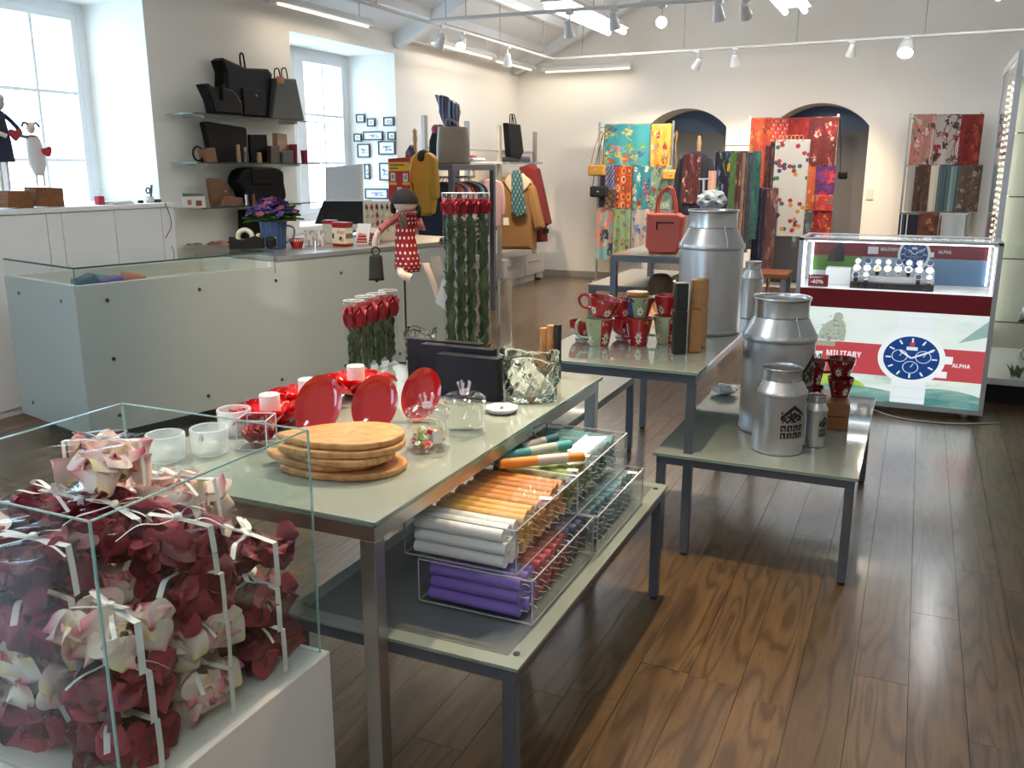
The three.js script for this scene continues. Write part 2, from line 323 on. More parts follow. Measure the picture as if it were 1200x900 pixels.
[[-2.2, [-2.9, 0.9, -4.6]], [-1.5, [-1.5, 0.8, -2.3]], [-0.8, [-0.9, 0.5, -2.6]], [0.2, [-0.2, 0, -2.6]], [1.1, [0.7, 0, -3.6]]].forEach(([x, aim], i) => { const c = V3(x, 2.8, -3.0).sub(V3(0, EYE, 0)), dp = c.dot(fw); spot(600 + FOC * c.dot(rt) / dp, 450 - FOC * c.dot(upv) / dp, { z: -3.0 }, aim, ['white spotlight above the counter', 'white spotlight above the wooden boards', 'white spotlight above the candle boxes', 'white spotlight above the open floor', 'white spotlight above the aisle'][i], i < 3); });
// long white wall washers
function washer(p0, p1, label) {
  const a = V3(...p0), b = V3(...p1), t = thing('wall_washer', label, 'lamp', p0), B = b.clone().sub(a), L = B.length(), ang = Math.atan2(-B.z, B.x);
  const wrap = new THREE.Group(); wrap.name = 'fitting'; wrap.rotation.y = ang; t.add(wrap);
  mesh('reflector', (() => { const s = new THREE.Shape(); s.absarc(0, 0, 0.07, 0, Math.PI, false); s.absarc(0, 0, 0.062, Math.PI, 0, true); const g = new THREE.ExtrudeGeometry(s, { depth: L, bevelEnabled: false, curveSegments: 16 }); g.rotateY(Math.PI / 2); return g; })(), lampWhite, wrap);
  mesh('end_cap', merge([0, L].map((x) => { const g = new THREE.CylinderGeometry(0.07, 0.07, 0.008, 16, 1, false, 0, Math.PI); g.rotateZ(Math.PI / 2); g.rotateX(-Math.PI / 2 * 0); return at(g, x, 0, 0); })), lampWhite, wrap);
  mesh('tube', rotg(at(cyl(0.014, 0.014, L - 0.06, 10), 0, 0.03, 0), 0, 0, -Math.PI / 2), mat([1, 0.95, 0.85], 0.4, 0, { emissive: C([1, 0.86, 0.66]), emissiveIntensity: 1.0 }), wrap, [0, -0.005, 0]);
  for (const f of [0.12, 0.88]) mesh('hanger', bar([L * f, 0.065, 0], [L * f, 0.22, 0], 0.008), lampWhite, wrap);
  const R = new THREE.RectAreaLight(C([1, 0.86, 0.66]), WASH_POWER * 9, L - 0.1, 0.05); const mid = a.clone().add(b).multiplyScalar(0.5);
  R.position.set(mid.x, mid.y - 0.026, mid.z); R.lookAt(mid.x, mid.y - 2, mid.z); R.rotation.set(-Math.PI / 2, 0, ang); scene.add(R);
}
washer([-5.2, 2.94, -6.6], [-5.2, 2.94, -8.05], 'long white half round wall lamp above the picture recess');
washer([-5.2, 2.94, -9.3], [-5.2, 2.94, -10.9], 'long white half round wall lamp above the coats');
washer([-5.2, 2.92, -11.0], [-5.2, 2.92, -12.2], 'white half round wall lamp ending in the room corner');
washer([-5.0, 2.88, -12.15], [-3.72, 2.88, -12.15], 'long white half round lamp on the arch wall beside the corner');
washer([-5.2, 2.94, -3.4], [-5.2, 2.94, -5.0], 'long white half round wall lamp above the window with dolls');
// hanging fluorescent fittings
function fluoro(x, y, z0, z1, label) {
  const L = z0 - z1, t = thing('fluorescent_fitting', label, 'ceiling lamp', [x, y, (z0 + z1) / 2]);
  mesh('housing', rbox(0.34, 0.05, L, 0.01, 0, 0.05, 0), lampWhite, t);
  for (const s of [-1, 1]) {
    mesh('tube', rotg(at(cyl(0.03, 0.03, L - 0.02, 10), 0, -(L - 0.02) / 2, 0), Math.PI / 2, 0, 0), mat([1, 1, 1], 0.4, 0, { emissive: C(COOL), emissiveIntensity: 16 }), t, [s * 0.1, -0.012, 0]);
    mesh('suspension_wire', bar([s * 0.1, 0.07, s * L * 0.4], [s * 0.1, roofY(x + s * 0.1) - y - 0.03, s * L * 0.4], 0.004, 5), mat([0.3, 0.3, 0.3], 0.4, 0.5), t);
  }
  mesh('upper_diffuser', box(0.26, 0.006, L - 0.06, 0, 0.079, 0), mat([1, 1, 1], 0.4, 0, { emissive: C(COOL), emissiveIntensity: 4 }), t);
  const U = new THREE.RectAreaLight(C(COOL), TUBE_POWER * 0.35, 0.26, L - 0.06); U.position.set(x, y + 0.09, (z0 + z1) / 2); U.rotation.x = Math.PI / 2; scene.add(U);
  const R = new THREE.RectAreaLight(C(COOL), TUBE_POWER, 0.3, L - 0.05); R.position.set(x, y - 0.05, (z0 + z1) / 2); R.rotation.x = -Math.PI / 2; scene.add(R);
}
fluoro(-3.62, 3.2, -9.1, -11.15, 'bright hanging twin tube fluorescent fitting under the sloping ceiling');
fluoro(-1.42, 3.2, -8.6, -10.5, 'bright hanging twin tube fluorescent fitting in the middle of the shop');
fluoro(0.6, 3.2, -8.6, -10.5, 'bright hanging twin tube fluorescent fitting beside the glass showcase');
fluoro(-2.4, 3.2, -1.0, -2.9, 'hanging twin tube fluorescent fitting above the sales counter');
fluoro(0.3, 3.2, 1.9, -0.1, 'hanging twin tube fluorescent fitting above the shop entrance aisle');
// ------------------------------------------------------------------ nested glass tables
const steel = mat([0.42, 0.40, 0.37], 0.3, 0.9);
const greyMetal = mat([0.115, 0.125, 0.15], 0.38, 0.35);
const tableGlass = mat([0.27, 0.31, 0.27], 0.06, 0, { clearcoat: 0.6, clearcoatRoughness: 0.03, ior: 1.5 });
const benchGlass = mat([0.15, 0.165, 0.155], 0.07, 0, { clearcoat: 0.6, clearcoatRoughness: 0.03, ior: 1.5 });
const glassEdge = mat([0.20, 0.33, 0.28], 0.08);
function glassTable(label, x0, x1, zn, zf, h, frame, leg, railH, gl, twoTone) {
  const cx = (x0 + x1) / 2, cz = (zn + zf) / 2, hw = (x1 - x0) / 2, hd = (zn - zf) / 2;
  const t = thing('glass_table', label, 'table', [cx, 0, cz]);
  const yG = h - 0.01, e = 0.012;
  if (twoTone) {
    mesh('glass_top', rbox(2 * hw, 0.01, 2 * hd, 0.002, 0, h - 0.005, 0, 1), tableGlass, t);
    mesh('tinted_panel', box(2 * hw - 0.09, 0.0012, 2 * hd - 0.09, 0, h + 0.0004, 0), gl, t);
    for (const sx of [-1, 1]) for (const sz of [-1, 1]) mesh('screw', cyl(0.009, 0.008, 0.003, 12, sx * (hw - 0.03), h, sz * (hd - 0.06)), mat([0.12, 0.12, 0.12], 0.3, 0.8), t);
  } else {
    mesh('glass_top', rbox(2 * hw, 0.008, 2 * hd, 0.002, 0, h - 0.004, 0, 1), gl, t);
    mesh('glass_edge', merge([box(2 * hw, 0.005, 0.004, 0, h - 0.0105, hd - 0.002), box(2 * hw, 0.005, 0.004, 0, h - 0.0105, -hd + 0.002), box(0.004, 0.005, 2 * hd, hw - 0.002, h - 0.0105, 0), box(0.004, 0.005, 2 * hd, -hw + 0.002, h - 0.0105, 0)]), glassEdge, t);
  }
  const yr = h - 0.013, r = (n, a, b, c, d) => mesh(n, span(a, b, yr - railH, yr, c, d), frame, t);
  r('rail', -hw + e, hw - e, hd - e - leg, hd - e); r('rail', -hw + e, hw - e, -hd + e, -hd + e + leg);
  r('rail', -hw + e, -hw + e + leg, -hd + e + leg, hd - e - leg); r('rail', hw - e - leg, hw - e, -hd + e + leg, hd - e - leg);
  for (const sx of [-1, 1]) for (const sz of [-1, 1]) {
    mesh('leg', rbox(leg, yr - railH - 0.012, leg, 0.003, sx * (hw - e - leg / 2), (yr - railH + 0.012) / 2, sz * (hd - e - leg / 2), 1), frame, t);
    mesh('foot_glide', cyl(leg * 0.42, leg * 0.42, 0.012, 12, sx * (hw - e - leg / 2), 0, sz * (hd - e - leg / 2)), mat([0.02, 0.02, 0.02], 0.6), t);
  }
  return t;
}
const TH = 0.78, LH = 0.44;
glassTable('tall glass topped table with brushed steel frame holding wooden boards', -1.915, -1.045, -1.57, -3.16, TH, steel, 0.042, 0.042, tableGlass);
glassTable('low glass bench with acrylic boxes of coloured candles on it', -1.40, -0.735, -1.66, -3.0, LH, greyMetal, 0.034, 0.034, benchGlass, true);
glassTable('tall grey framed glass table holding mugs and the biggest milk can', -1.46, -0.725, -3.37, -5.15, TH, greyMetal, 0.036, 0.038, tableGlass);
glassTable('low grey framed glass table holding three milk cans', -0.888, -0.11, -3.35, -4.66, LH, greyMetal, 0.034, 0.034, tableGlass);
glassTable('low grey framed glass table tucked behind the tall steel table', -2.15, -1.345, -3.45, -4.68, LH, greyMetal, 0.036, 0.034, tableGlass);

// ------------------------------------------------------------------ wooden boards
const beech = woodTex([216, 170, 116], [180, 126, 76], 6, 256, 256, 5);
{
  const shape = (k) => { const L = 0.335 * k, W = 0.215 * k; return smoothPts([[-L * 0.5, 0.0], [-L * 0.42, W * 0.13], [-L * 0.2, W * 0.36], [L * 0.12, W * 0.5], [L * 0.38, W * 0.38], [L * 0.5, W * 0.02], [L * 0.4, -W * 0.34], [L * 0.15, -W * 0.5], [-L * 0.2, -W * 0.38], [-L * 0.42, -W * 0.14]], 4); };
  const p = onY(398, 549, TH), names = ['bottom board of the stack', 'second board from the bottom of the stack', 'third board from the bottom of the stack', 'board just below the top one of the stack', 'topmost board of the stack'];
  const boardMat = mat([0.96, 0.92, 0.88], 0.42, 0, { map: beech });
  const rots = [0.10, -0.16, -0.30, 0.16, 0.02], offs = [[0.015, 0.0], [-0.045, -0.004], [-0.012, 0.0], [0.012, 0.0], [0.0, -0.012]];
  for (let i = 0; i < 5; i++) {
    const g = extrude(shape(i < 4 ? 0.99 : 1), 0.019, 0.007, 3); g.rotateX(-Math.PI / 2);
    const q = g.attributes.position, uv = g.attributes.uv; for (let k = 0; k < q.count; k++) uv.setXY(k, q.getZ(k) * 4 + i * 0.3, q.getX(k) * 2.4);
    tag(mesh('cutting_board', g, boardMat, scene, [p.x + offs[i][0], TH + 0.0097 + i * 0.0195, p.z + offs[i][1]], [0, 0.42 + rots[i], 0]), 'leaf shaped wooden cutting board, ' + names[i], 'cutting board', 'stacked cutting boards');
  }
}
// ------------------------------------------------------------------ frosted tealight cups
const frosted = mat([0.93, 0.95, 0.95], 0.5, 0, { transmission: 0.75, thickness: 0 });
const wax = mat([0.90, 0.87, 0.82], 0.5, 0, { transmission: 0.15, thickness: 0 });
[[196, 540, 0.052, 'frosted glass tealight cup standing outermost from the boards'], [247, 532, 0.052, 'frosted glass tealight cup in the middle of the three'], [276, 508, 0.05, 'frosted glass tealight cup touching the little acrylic rose cube']].forEach(([px, py, r, label], i) => {
  const p = onY(px, py, TH), t = thing('tealight_cup', label, 'candle holder', [p.x, TH, p.z], i, 'frosted cups on the steel table');
  mesh('cup', lathe([[0.001, 0.004], [r * 0.86, 0.004], [r * 0.93, 0.012], [r, 0.075], [r - 0.002, 0.078], [r - 0.006, 0.075], [r * 0.8, 0.016], [0.001, 0.014]], 32), frosted, t);
  mesh('candle', lathe([[0.001, 0.016], [0.022, 0.016], [0.023, 0.032], [0.018, 0.037], [0.001, 0.038]], 20), wax, t);
  mesh('emblem', rotg(at(lathe([[0.001, 0.004], [0.010, 0.002], [0.013, 0]], 12), 0, 0, 0), 0, 0, -Math.PI / 2), mat([0.35, 0.32, 0.30], 0.4, 0.3), t, [-0.03, 0.06, 0.038]);
});
// ------------------------------------------------------------------ roses
const petalRed = [0.34, 0.012, 0.025];
function petalGeo(w, h, cup, curl, n = 6) {   // upright petal, base at the origin, opening towards +z
  const g = new THREE.PlaneGeometry(1, 1, n, n), p = g.attributes.position;
  for (let i = 0; i < p.count; i++) {
    const u = p.getX(i) * 2, v = p.getY(i) + 0.5, wd = 1 - Math.pow(Math.abs(2 * (v * 0.90 + 0.08) - 1), 2.6);
    p.setXYZ(i, u * wd * w / 2, v * h, -cup * u * u * w * 0.5 + curl * h * (v > 0.6 ? (v - 0.6) * (v - 0.6) * 3 : 0) - 0.25 * cup * h * Math.sin(v * Math.PI) * 0.4);
  }
  g.computeVertexNormals(); return g;
}
function roseHead(r) {
  const list = [], layer = [[3, 0.28, 0.95, 0.9, 0.0], [4, 0.5, 1.0, 0.7, 0.05], [5, 0.72, 1.0, 0.55, 0.12], [6, 0.9, 0.9, 0.45, 0.28]];
  layer.forEach(([n, rad, hh, cup, curl], k) => { for (let i = 0; i < n; i++) { const g = petalGeo(r * 1.35 * (0.6 + 0.3 * k), r * 1.7 * hh, -cup, curl); g.rotateX(-0.02 + 0.1 * k); g.translate(0, 0, rad * r * 0.8); g.rotateY(i / n * Math.PI * 2 + k * 0.7); list.push(g); } });
  const core = new THREE.SphereGeometry(r * 0.42, 10, 8); core.scale(1, 1.5, 1); core.translate(0, r * 0.75, 0); list.push(core);
  return merge(list);
}
const roseMat = mat(petalRed, 0.55, 0, { sheen: 0.4, sheenColor: C([0.8, 0.1, 0.15]), sheenRoughness: 0.4 });
const leafMat = mat([0.035, 0.075, 0.03], 0.5), stemMat = mat([0.04, 0.075, 0.028], 0.6), leafLight = mat([0.07, 0.12, 0.045], 0.45);
function leafGeo(L, W) { const g = new THREE.PlaneGeometry(W, L, 4, 6), p = g.attributes.position; for (let i = 0; i < p.count; i++) { const v = p.getY(i) / L + 0.5, u = p.getX(i) / W * 2; p.setXYZ(i, u * W / 2 * Math.sin(Math.PI * Math.min(0.97, v * 0.94 + 0.06)), v * L, -Math.abs(u) * W * 0.18 + 0.25 * L * v * v); } g.computeVertexNormals(); return g; }
const clearPlastic = mat([0.97, 0.97, 0.97], 0.03, 0, { transmission: 1, thickness: 0, ior: 1.4 });
function roseTube(p, h, r, label, group, ribbon, tagged) {
  const t = thing('rose_tube', label, 'rose', p, rr(0, 6), group);
  mesh('tube', cyl(r, r, h - 0.002, 28, 0, 0.001, 0, true), clearPlastic, t);
  mesh('lid', lathe([[r + 0.0015, h - 0.022], [r + 0.0015, h], [0.001, h + 0.001]], 28), clearPlastic, t);
  mesh('lid_rim', at(rotg(new THREE.TorusGeometry(r + 0.001, 0.0014, 6, 28), Math.PI / 2, 0, 0), 0, h, 0), mat([0.75, 0.75, 0.75], 0.25), t);
  mesh('tube_base', cyl(r, r, 0.004, 28, 0, 0, 0), mat([0.8, 0.82, 0.8], 0.2, 0, { transmission: 0.5, thickness: 0 }), t);
  const hr = r * 0.70, yh = h - 0.018 - hr * 3.1;
  mesh('rose_head', roseHead(hr).scale(1.04, 1.8, 1.04), roseMat, t, [0, yh, 0]);
  mesh('sepals', lathe([[0.003, yh - 0.02], [hr * 0.5, yh - 0.006], [hr * 0.62, yh + hr * 0.3]], 10), stemMat, t);
  mesh('stem', bar([0, 0.004, 0], [0, yh, 0], 0.0035), stemMat, t);
  const n = Math.round(h / 0.015);
  for (let i = 0; i < n; i++) { const L = rr(0.055, 0.08); const a = i * 2.4 + rr(-0.3, 0.3); mesh('leaf', leafGeo(L, r * 1.5), i % 3 ? leafMat : leafLight, t, [Math.sin(a) * r * 0.3, 0.006 + i / n * (yh - L * 0.9), Math.cos(a) * r * 0.3], [-0.06, a, 0]); }
  if (ribbon) mesh('ribbon', tube([[r + 0.004, h - 0.035, 0], [r + 0.004, h - 0.075, 0.008], [r + 0.003, h - 0.13, 0.012]], 0.0035, 16, 4), mat([0.5, 0.02, 0.05], 0.4), t);
  return t;
}
// the short ones in a row
[[415, 433], [428, 428], [441, 424], [454, 420]].forEach(([px, py], i) => {
  const p = colZ(px + 3, -2.80 - i * 0.075, TH);
  const t = roseTube([p.x, TH, p.z], topAt(px + 1, [352, 347, 344, 340][i], p) - TH, 0.037, ['short tubed rose with a pink paper tag', 'short tubed rose beside the tagged one', 'short tubed rose, third from the pink tag', 'short tubed rose, farthest from the pink tag'][i], 'short roses in clear tubes', i === 0);
  t.rotation.y = 2.2;
  if (i === 0) mesh('paper_tag', box(0.075, 0.10, 0.0012), mat([0.72, 0.60, 0.58], 0.8), t, [0.055, 0.085, 0.03], [0, -0.3, 0.5]);
});
// the tall ones
const tallY = TH;
[[530, 226], [541, 226], [553, 226], [567, 226]].forEach(([px, ty], i) => {
  const p = colZ(px, -2.97 - i * 0.05, TH);
  const t = roseTube([p.x, TH, p.z], topAt(px, ty, p) - TH, 0.027, ['tall tubed rose with red ribbon nearest the doll', 'tall tubed rose second from the doll', 'tall tubed rose third from the doll', 'tall tubed rose farthest from the doll'][i], 'tall roses in clear tubes', i === 0);
  t.rotation.y = i === 0 ? 2.6 : t.rotation.y;
  if (i === 0) mesh('paper_tag', box(0.07, 0.10, 0.0012), mat([0.40, 0.36, 0.33], 0.8), t, [0.05, 0.30, 0.0], [0.1, 0.2, 0.35]);
});
{ const p = colZ(592, -3.11, TH); const t = thing('glass_cylinder', 'empty clear cylinder vase next to the tall roses', 'vase', [p.x, TH, p.z]); const h = topAt(590, 327, p) - TH; mesh('wall', lathe([[0.001, 0.003], [0.028, 0.003], [0.03, 0.01], [0.03, h], [0.028, h], [0.028, 0.012], [0.001, 0.012]], 28), solidGlass([0.97, 0.98, 0.97]), t); }
// ------------------------------------------------------------------ small acrylic cube with a rose
{
  const p = onY(302, 522, TH), t = thing('rose_cube', 'small clear acrylic cube with a dark red rose inside', 'box', [p.x, TH, p.z], 0.35);
  const s = 0.085; mesh('acrylic_cube', box(s, s, s, 0, s / 2, 0), mat([0.98, 0.97, 1.0], 0.02, 0, { transmission: 1, thickness: 0, ior: 1.45 }), t);
  mesh('cube_edges', merge([[-1, -1], [-1, 1], [1, -1], [1, 1]].flatMap(([a, b]) => [box(0.0025, s, 0.0025, a * s / 2, s / 2, b * s / 2), box(s, 0.0025, 0.0025, 0, s / 2 + a * s / 2, b * s / 2), box(0.0025, 0.0025, s, a * s / 2, s / 2 + b * s / 2, 0)])), mat([0.75, 0.72, 0.82], 0.2), t);
  mesh('rose_head', roseHead(0.026), roseMat, t, [0.004, 0.02, 0]); for (let i = 0; i < 4; i++) mesh('leaf', leafGeo(0.045, 0.026), leafMat, t, [0, 0.012, 0], [0.9, i * 1.57, 0]).rotation.order = 'YXZ';
}
// ------------------------------------------------------------------ red glass plates, lotus candle holders, candles
const redGlass = mat([0.62, 0.012, 0.015], 0.10, 0, { clearcoat: 1, clearcoatRoughness: 0.04, transmission: 0.12, thickness: 0 });
function plate(px, by, ty, w, label) {   // oval dish, tipped on its stand
  const p = onY(px, by, TH), h = (topAt(px, ty, p) - TH) / Math.cos(0.3), t = thing('red_plate', label, 'plate', [p.x, TH, p.z], 0.42, 'red glass plates on stands');
  const g = lathe([[0.001, 0.0], [0.6, 0.02], [0.85, 0.08], [1.0, 0.17], [1.0, 0.19], [0.84, 0.11], [0.58, 0.05], [0.001, 0.03]], 40); g.scale(w / 2, 0.11, h / 2); g.rotateX(Math.PI / 2); g.rotateZ(-0.3); g.computeBoundingBox(); g.translate(0, -g.boundingBox.min.y, 0); g.rotateX(-0.28); g.computeBoundingBox(); g.translate(0, 0.006 - g.boundingBox.min.y, 0);
  mesh('dish', g, redGlass, t);
  mesh('wire_stand', merge([-1, 1].map((s) => tube([[s * 0.03, 0.003, 0.06], [s * 0.03, 0.05, 0.052], [s * 0.026, 0.004, 0.03], [s * 0.025, 0.003, -0.07], [s * 0.02, 0.09, -0.065]], 0.0022, 26, 5))), mat([0.85, 0.75, 0.72], 0.08, 0, { transmission: 0.6, thickness: 0 }), t);
}
plate(374, 512, 443, 0.135, 'tall oval red glass plate leaning behind the wooden boards');
plate(440, 508, 443, 0.135, 'tall oval red glass plate between two others behind the boards');
plate(494, 494, 434, 0.12, 'tall oval red glass plate against the black boxes');
function lotus(px, py, s, label, cand) {
  const p = onY(px, py, TH), t = thing('lotus_candle_holder', label, 'candle holder', [p.x, TH, p.z], rr(0, 1), 'red glass lotus holders');
  for (const [n, R, tilt, k] of [[7, 0.03, 1.12, 1], [6, 0.022, 0.85, 0.8]]) for (let i = 0; i < n; i++) { const g = petalGeo(0.075 * k * s, 0.10 * k * s, 0.55, 0.35, 6); g.rotateX(tilt); g.translate(0, 0.006, R * s); mesh('petal', g, redGlass, t, [0, 0, 0], [0, i / n * 6.283 + (k < 1 ? 0.4 : 0), 0]); }
  mesh('bowl', lathe([[0.001, 0.0], [0.035 * s, 0.001], [0.05 * s, 0.014], [0.046 * s, 0.016], [0.001, 0.008]], 20), redGlass, t);
  if (cand) { const c = thing('pillar_candle', cand, 'candle', [p.x, TH + 0.0165, p.z], 0, 'white pillar candles'); const r = 0.031, h = 0.088; mesh('wax_body', lathe([[0.001, 0], [r, 0], [r, h - 0.003], [r - 0.003, h], [0.001, h - 0.002]], 24), wax, c); mesh('wick', bar([0, h - 0.003, 0], [0.001, h + 0.008, 0], 0.001, 5), mat([0.25, 0.22, 0.2], 0.9), c); }
}
lotus(318, 500, 1.15, 'red glass lotus holder beside the acrylic rose cube', 'white pillar candle in the lotus beside the rose cube');
lotus(362, 480, 1.15, 'red glass lotus holder half hidden by a leaning plate', 'white pillar candle half hidden by the leaning plate');
lotus(418, 462, 1.15, 'red glass lotus holder in front of the short roses', 'white pillar candle in front of the short roses');
{ const p = onY(330, 512, TH); tag(mesh('price_card', box(0.05, 0.002, 0.035), mat([0.75, 0.75, 0.75], 0.7), scene, [p.x, TH + 0.0016, p.z], [0, 0.5, 0]), 'white price card lying among the red lotus holders', 'card'); }
// ------------------------------------------------------------------ glass jars with crown lids
const jarGlass = glass([0.97, 0.98, 0.975]);
function crownJar(px, py, label, filled) {
  const p = onY(px, py, TH), r = 0.062, h = 0.098, t = thing('glass_jar', label, 'jar', [p.x, TH, p.z], 0, 'glass jars with crown lids');
  mesh('jar', lathe([[0.001, 0.001], [r, 0.001], [r + 0.002, 0.004], [r + 0.001, 0.012], [r - 0.002, 0.016], [r - 0.002, h], [r - 0.005, h], [r - 0.005, 0.016], [0.001, 0.014]], 36), jarGlass, t);
  const lid = mesh('lid', lathe([[0.001, h + 0.002], [r + 0.001, h + 0.002], [r + 0.002, h + 0.006], [r + 0.001, h + 0.016], [r - 0.01, h + 0.023], [0.018, h + 0.026], [0.001, h + 0.026]], 36), jarGlass, t);
  mesh('crown', merge([0, 1, 2, 3, 4].map((i) => { const a = i * 1.257, c = Math.cos(a), s = Math.sin(a); return merge([tube([[c * 0.010, h + 0.024, s * 0.010], [c * 0.013, h + 0.036, s * 0.013], [c * 0.019, h + 0.056, s * 0.019]], 0.0032, 8, 6), at(new THREE.SphereGeometry(0.0045, 8, 6), c * 0.019, h + 0.059, s * 0.019)]); }).concat(cyl(0.014, 0.013, 0.014, 16, 0, h + 0.024, 0))), mat([0.95, 0.93, 0.97], 0.08, 0, { transmission: 0.85, thickness: 0 }), lid);
  if (filled) {
    mesh('paper_label', (() => { const g = new THREE.CylinderGeometry(r - 0.0012, r - 0.0012, 0.035, 8, 1, true, 0, 0.5); return at(g, 0, 0.05, 0); })(), mat([0.8, 0.8, 0.78], 0.6), t, null, [0, 0.75, 0]);
    const cols = [[0.45, 0.02, 0.03], [0.55, 0.06, 0.05], [0.12, 0.28, 0.04], [0.2, 0.32, 0.06], [0.75, 0.7, 0.66], [0.16, 0.03, 0.03], [0.65, 0.35, 0.08]];
    const g1 = merge([cyl(0.0085, 0.0085, 0.014, 12, 0, -0.007, 0)]), g2 = new THREE.TorusGeometry(0.006, 0.0028, 5, 12); g2.rotateX(Math.PI / 2);
    for (let i = 0; i < 34; i++) { const a = rr(0, 6.28), q = Math.sqrt(rnd()) * 0.045, y = 0.024 + Math.floor(i / 14) * 0.013; const c = mesh('candy', g1, mat(pick(cols), 0.35), t, [Math.cos(a) * q, y, Math.sin(a) * q], [rr(0, 3), rr(0, 3), rr(0, 3)]); mesh('candy_ring', g2, mat([0.8, 0.75, 0.7], 0.4), c, [0, 0.0065, 0]); }
  }
}
crownJar(502, 526, 'glass jar with crown lid, filled with striped candies', true);
crownJar(545, 508, 'empty glass jar with crown lid beside the candy jar', false);
{ const p = onY(588, 483, TH), t = thing('soap_dish', 'small pale pink scalloped dish by the wavy glass vase', 'dish', [p.x, TH, p.z]);
  const rings = [[0.03, 0.0], [0.045, 0.004], [0.055, 0.016], [0.052, 0.019], [0.035, 0.012], [0.012, 0.012]].map(([r, y], j) => ringAt(y, r, r, 32, 2, 0, 0, (a) => 1 + (j > 1 && j < 4 ? 0.05 * Math.cos(8 * a) : 0)));
  mesh('dish', loft(rings), mat([0.62, 0.55, 0.55], 0.35), t); mesh('bead', at(new THREE.SphereGeometry(0.006, 10, 8), 0, 0.016, 0), mat([0.3, 0.28, 0.3], 0.3), t); }
// ------------------------------------------------------------------ black presentation boxes
function blackBox(px, py, len, th, h, label) {
  const p = onY(px, py, TH), t = thing('black_box', label, 'box', [p.x, TH, p.z], 0, 'black boxes standing on edge');
  mesh('box_body', rbox(len, h, th * 0.62, 0.002, len / 2, h / 2, -th * 0.19, 1), mat([0.010, 0.010, 0.012], 0.45, 0, { specularIntensity: 0.4 }), t);
  mesh('box_lid', rbox(len, h, th * 0.36, 0.002, len / 2, h / 2, th * 0.32, 1), mat([0.012, 0.013, 0.02], 0.42, 0, { specularIntensity: 0.45 }), t);
}
blackBox(481, 446, 0.30, 0.036, 0.165, 'black presentation box standing on edge, farthest from the crown jars');
blackBox(497, 454, 0.285, 0.040, 0.165, 'black presentation box standing on edge, second from the crown jars');
blackBox(516, 462, 0.235, 0.046, 0.15, 'black presentation box standing on edge just behind the crown jars');
// ------------------------------------------------------------------ wavy glass vases
function wavyVase(px, py, w, h, turn, label, Z) {
  const p = Z ? colZ(px, Z, TH) : onY(px, py, TH), t = thing('wavy_glass_vase', label, 'vase', [p.x, TH, p.z], turn);
  const wob = (a, y) => 1 + 0.035 * Math.sin(5 * a + y * 55) + 0.03 * Math.sin(9 * a - y * 80 + 1) + 0.02 * Math.sin(17 * a + y * 120);
  const rings = []; const N = 72, M = 16;
  for (let j = 0; j <= M; j++) { const y = h * j / M; rings.push(ringAt(y, w * (0.46 + 0.06 * j / M), w * (0.40 + 0.05 * j / M), N, 5, 0, 0, (a) => wob(a, y)).map((v, i) => (j > M - 2 ? v.setY(v.y + 0.010 * Math.sin(3 * i / N * 6.283 + 1)) : v))); }
  for (let j = M; j >= 2; j--) { const y = h * j / M; rings.push(ringAt(y, w * (0.46 + 0.06 * j / M) - 0.012, w * (0.40 + 0.05 * j / M) - 0.012, N, 5, 0, 0, (a) => 1 + 0.5 * (wob(a, y + 0.02) - 1)).map((v, i) => (j > M - 2 ? v.setY(v.y + 0.010 * Math.sin(3 * i / N * 6.283 + 1)) : v))); }
  mesh('glass_body', loft(rings), solidGlass([0.97, 0.985, 0.97], 0, { attenuationColor: C([0.75, 0.85, 0.78]), attenuationDistance: 0.12 }), t);
}
wavyVase(621, 466, 0.185, 0.155, 0.55, 'thick square wavy glass vase next to the crown jars');
wavyVase(494, 440, 0.12, 0.145, 0.3, 'wavy glass vase standing behind the black boxes', -3.05);
// small wooden mills at the end of the steel table
const pale = woodTex([205, 160, 112], [160, 112, 66], 7, 128, 256, 9);
[[637, 417, 0.0155, 384, [1, 0.85, 0.7], 'short pale wooden grinder beside a taller pale one'], [645, 412, 0.0155, 381, [0.95, 0.8, 0.66], 'pale wooden grinder between another pale one and a black one'], [653, 411, 0.0145, 380, null, 'small black wooden grinder at the end of the row']].forEach(([px, py, r, ty, c, label]) => {
  const p = colZ(px, -3.06, TH); const h = topAt(px, ty, p) - TH;
  const t = thing('small_grinder', label, 'pepper mill', [p.x, TH, p.z], 0, 'small grinders'); const m = c ? mat(c, 0.5, 0, { map: pale }) : mat([0.014, 0.013, 0.013], 0.5);
  mesh('body', lathe([[0.001, 0], [r, 0], [r, h * 0.55], [r - 0.001, h * 0.555]], 20), m, t); mesh('head', lathe([[r - 0.001, h * 0.56], [r, h * 0.565], [r, h - 0.002], [r - 0.002, h], [0.001, h]], 20), m, t);
});
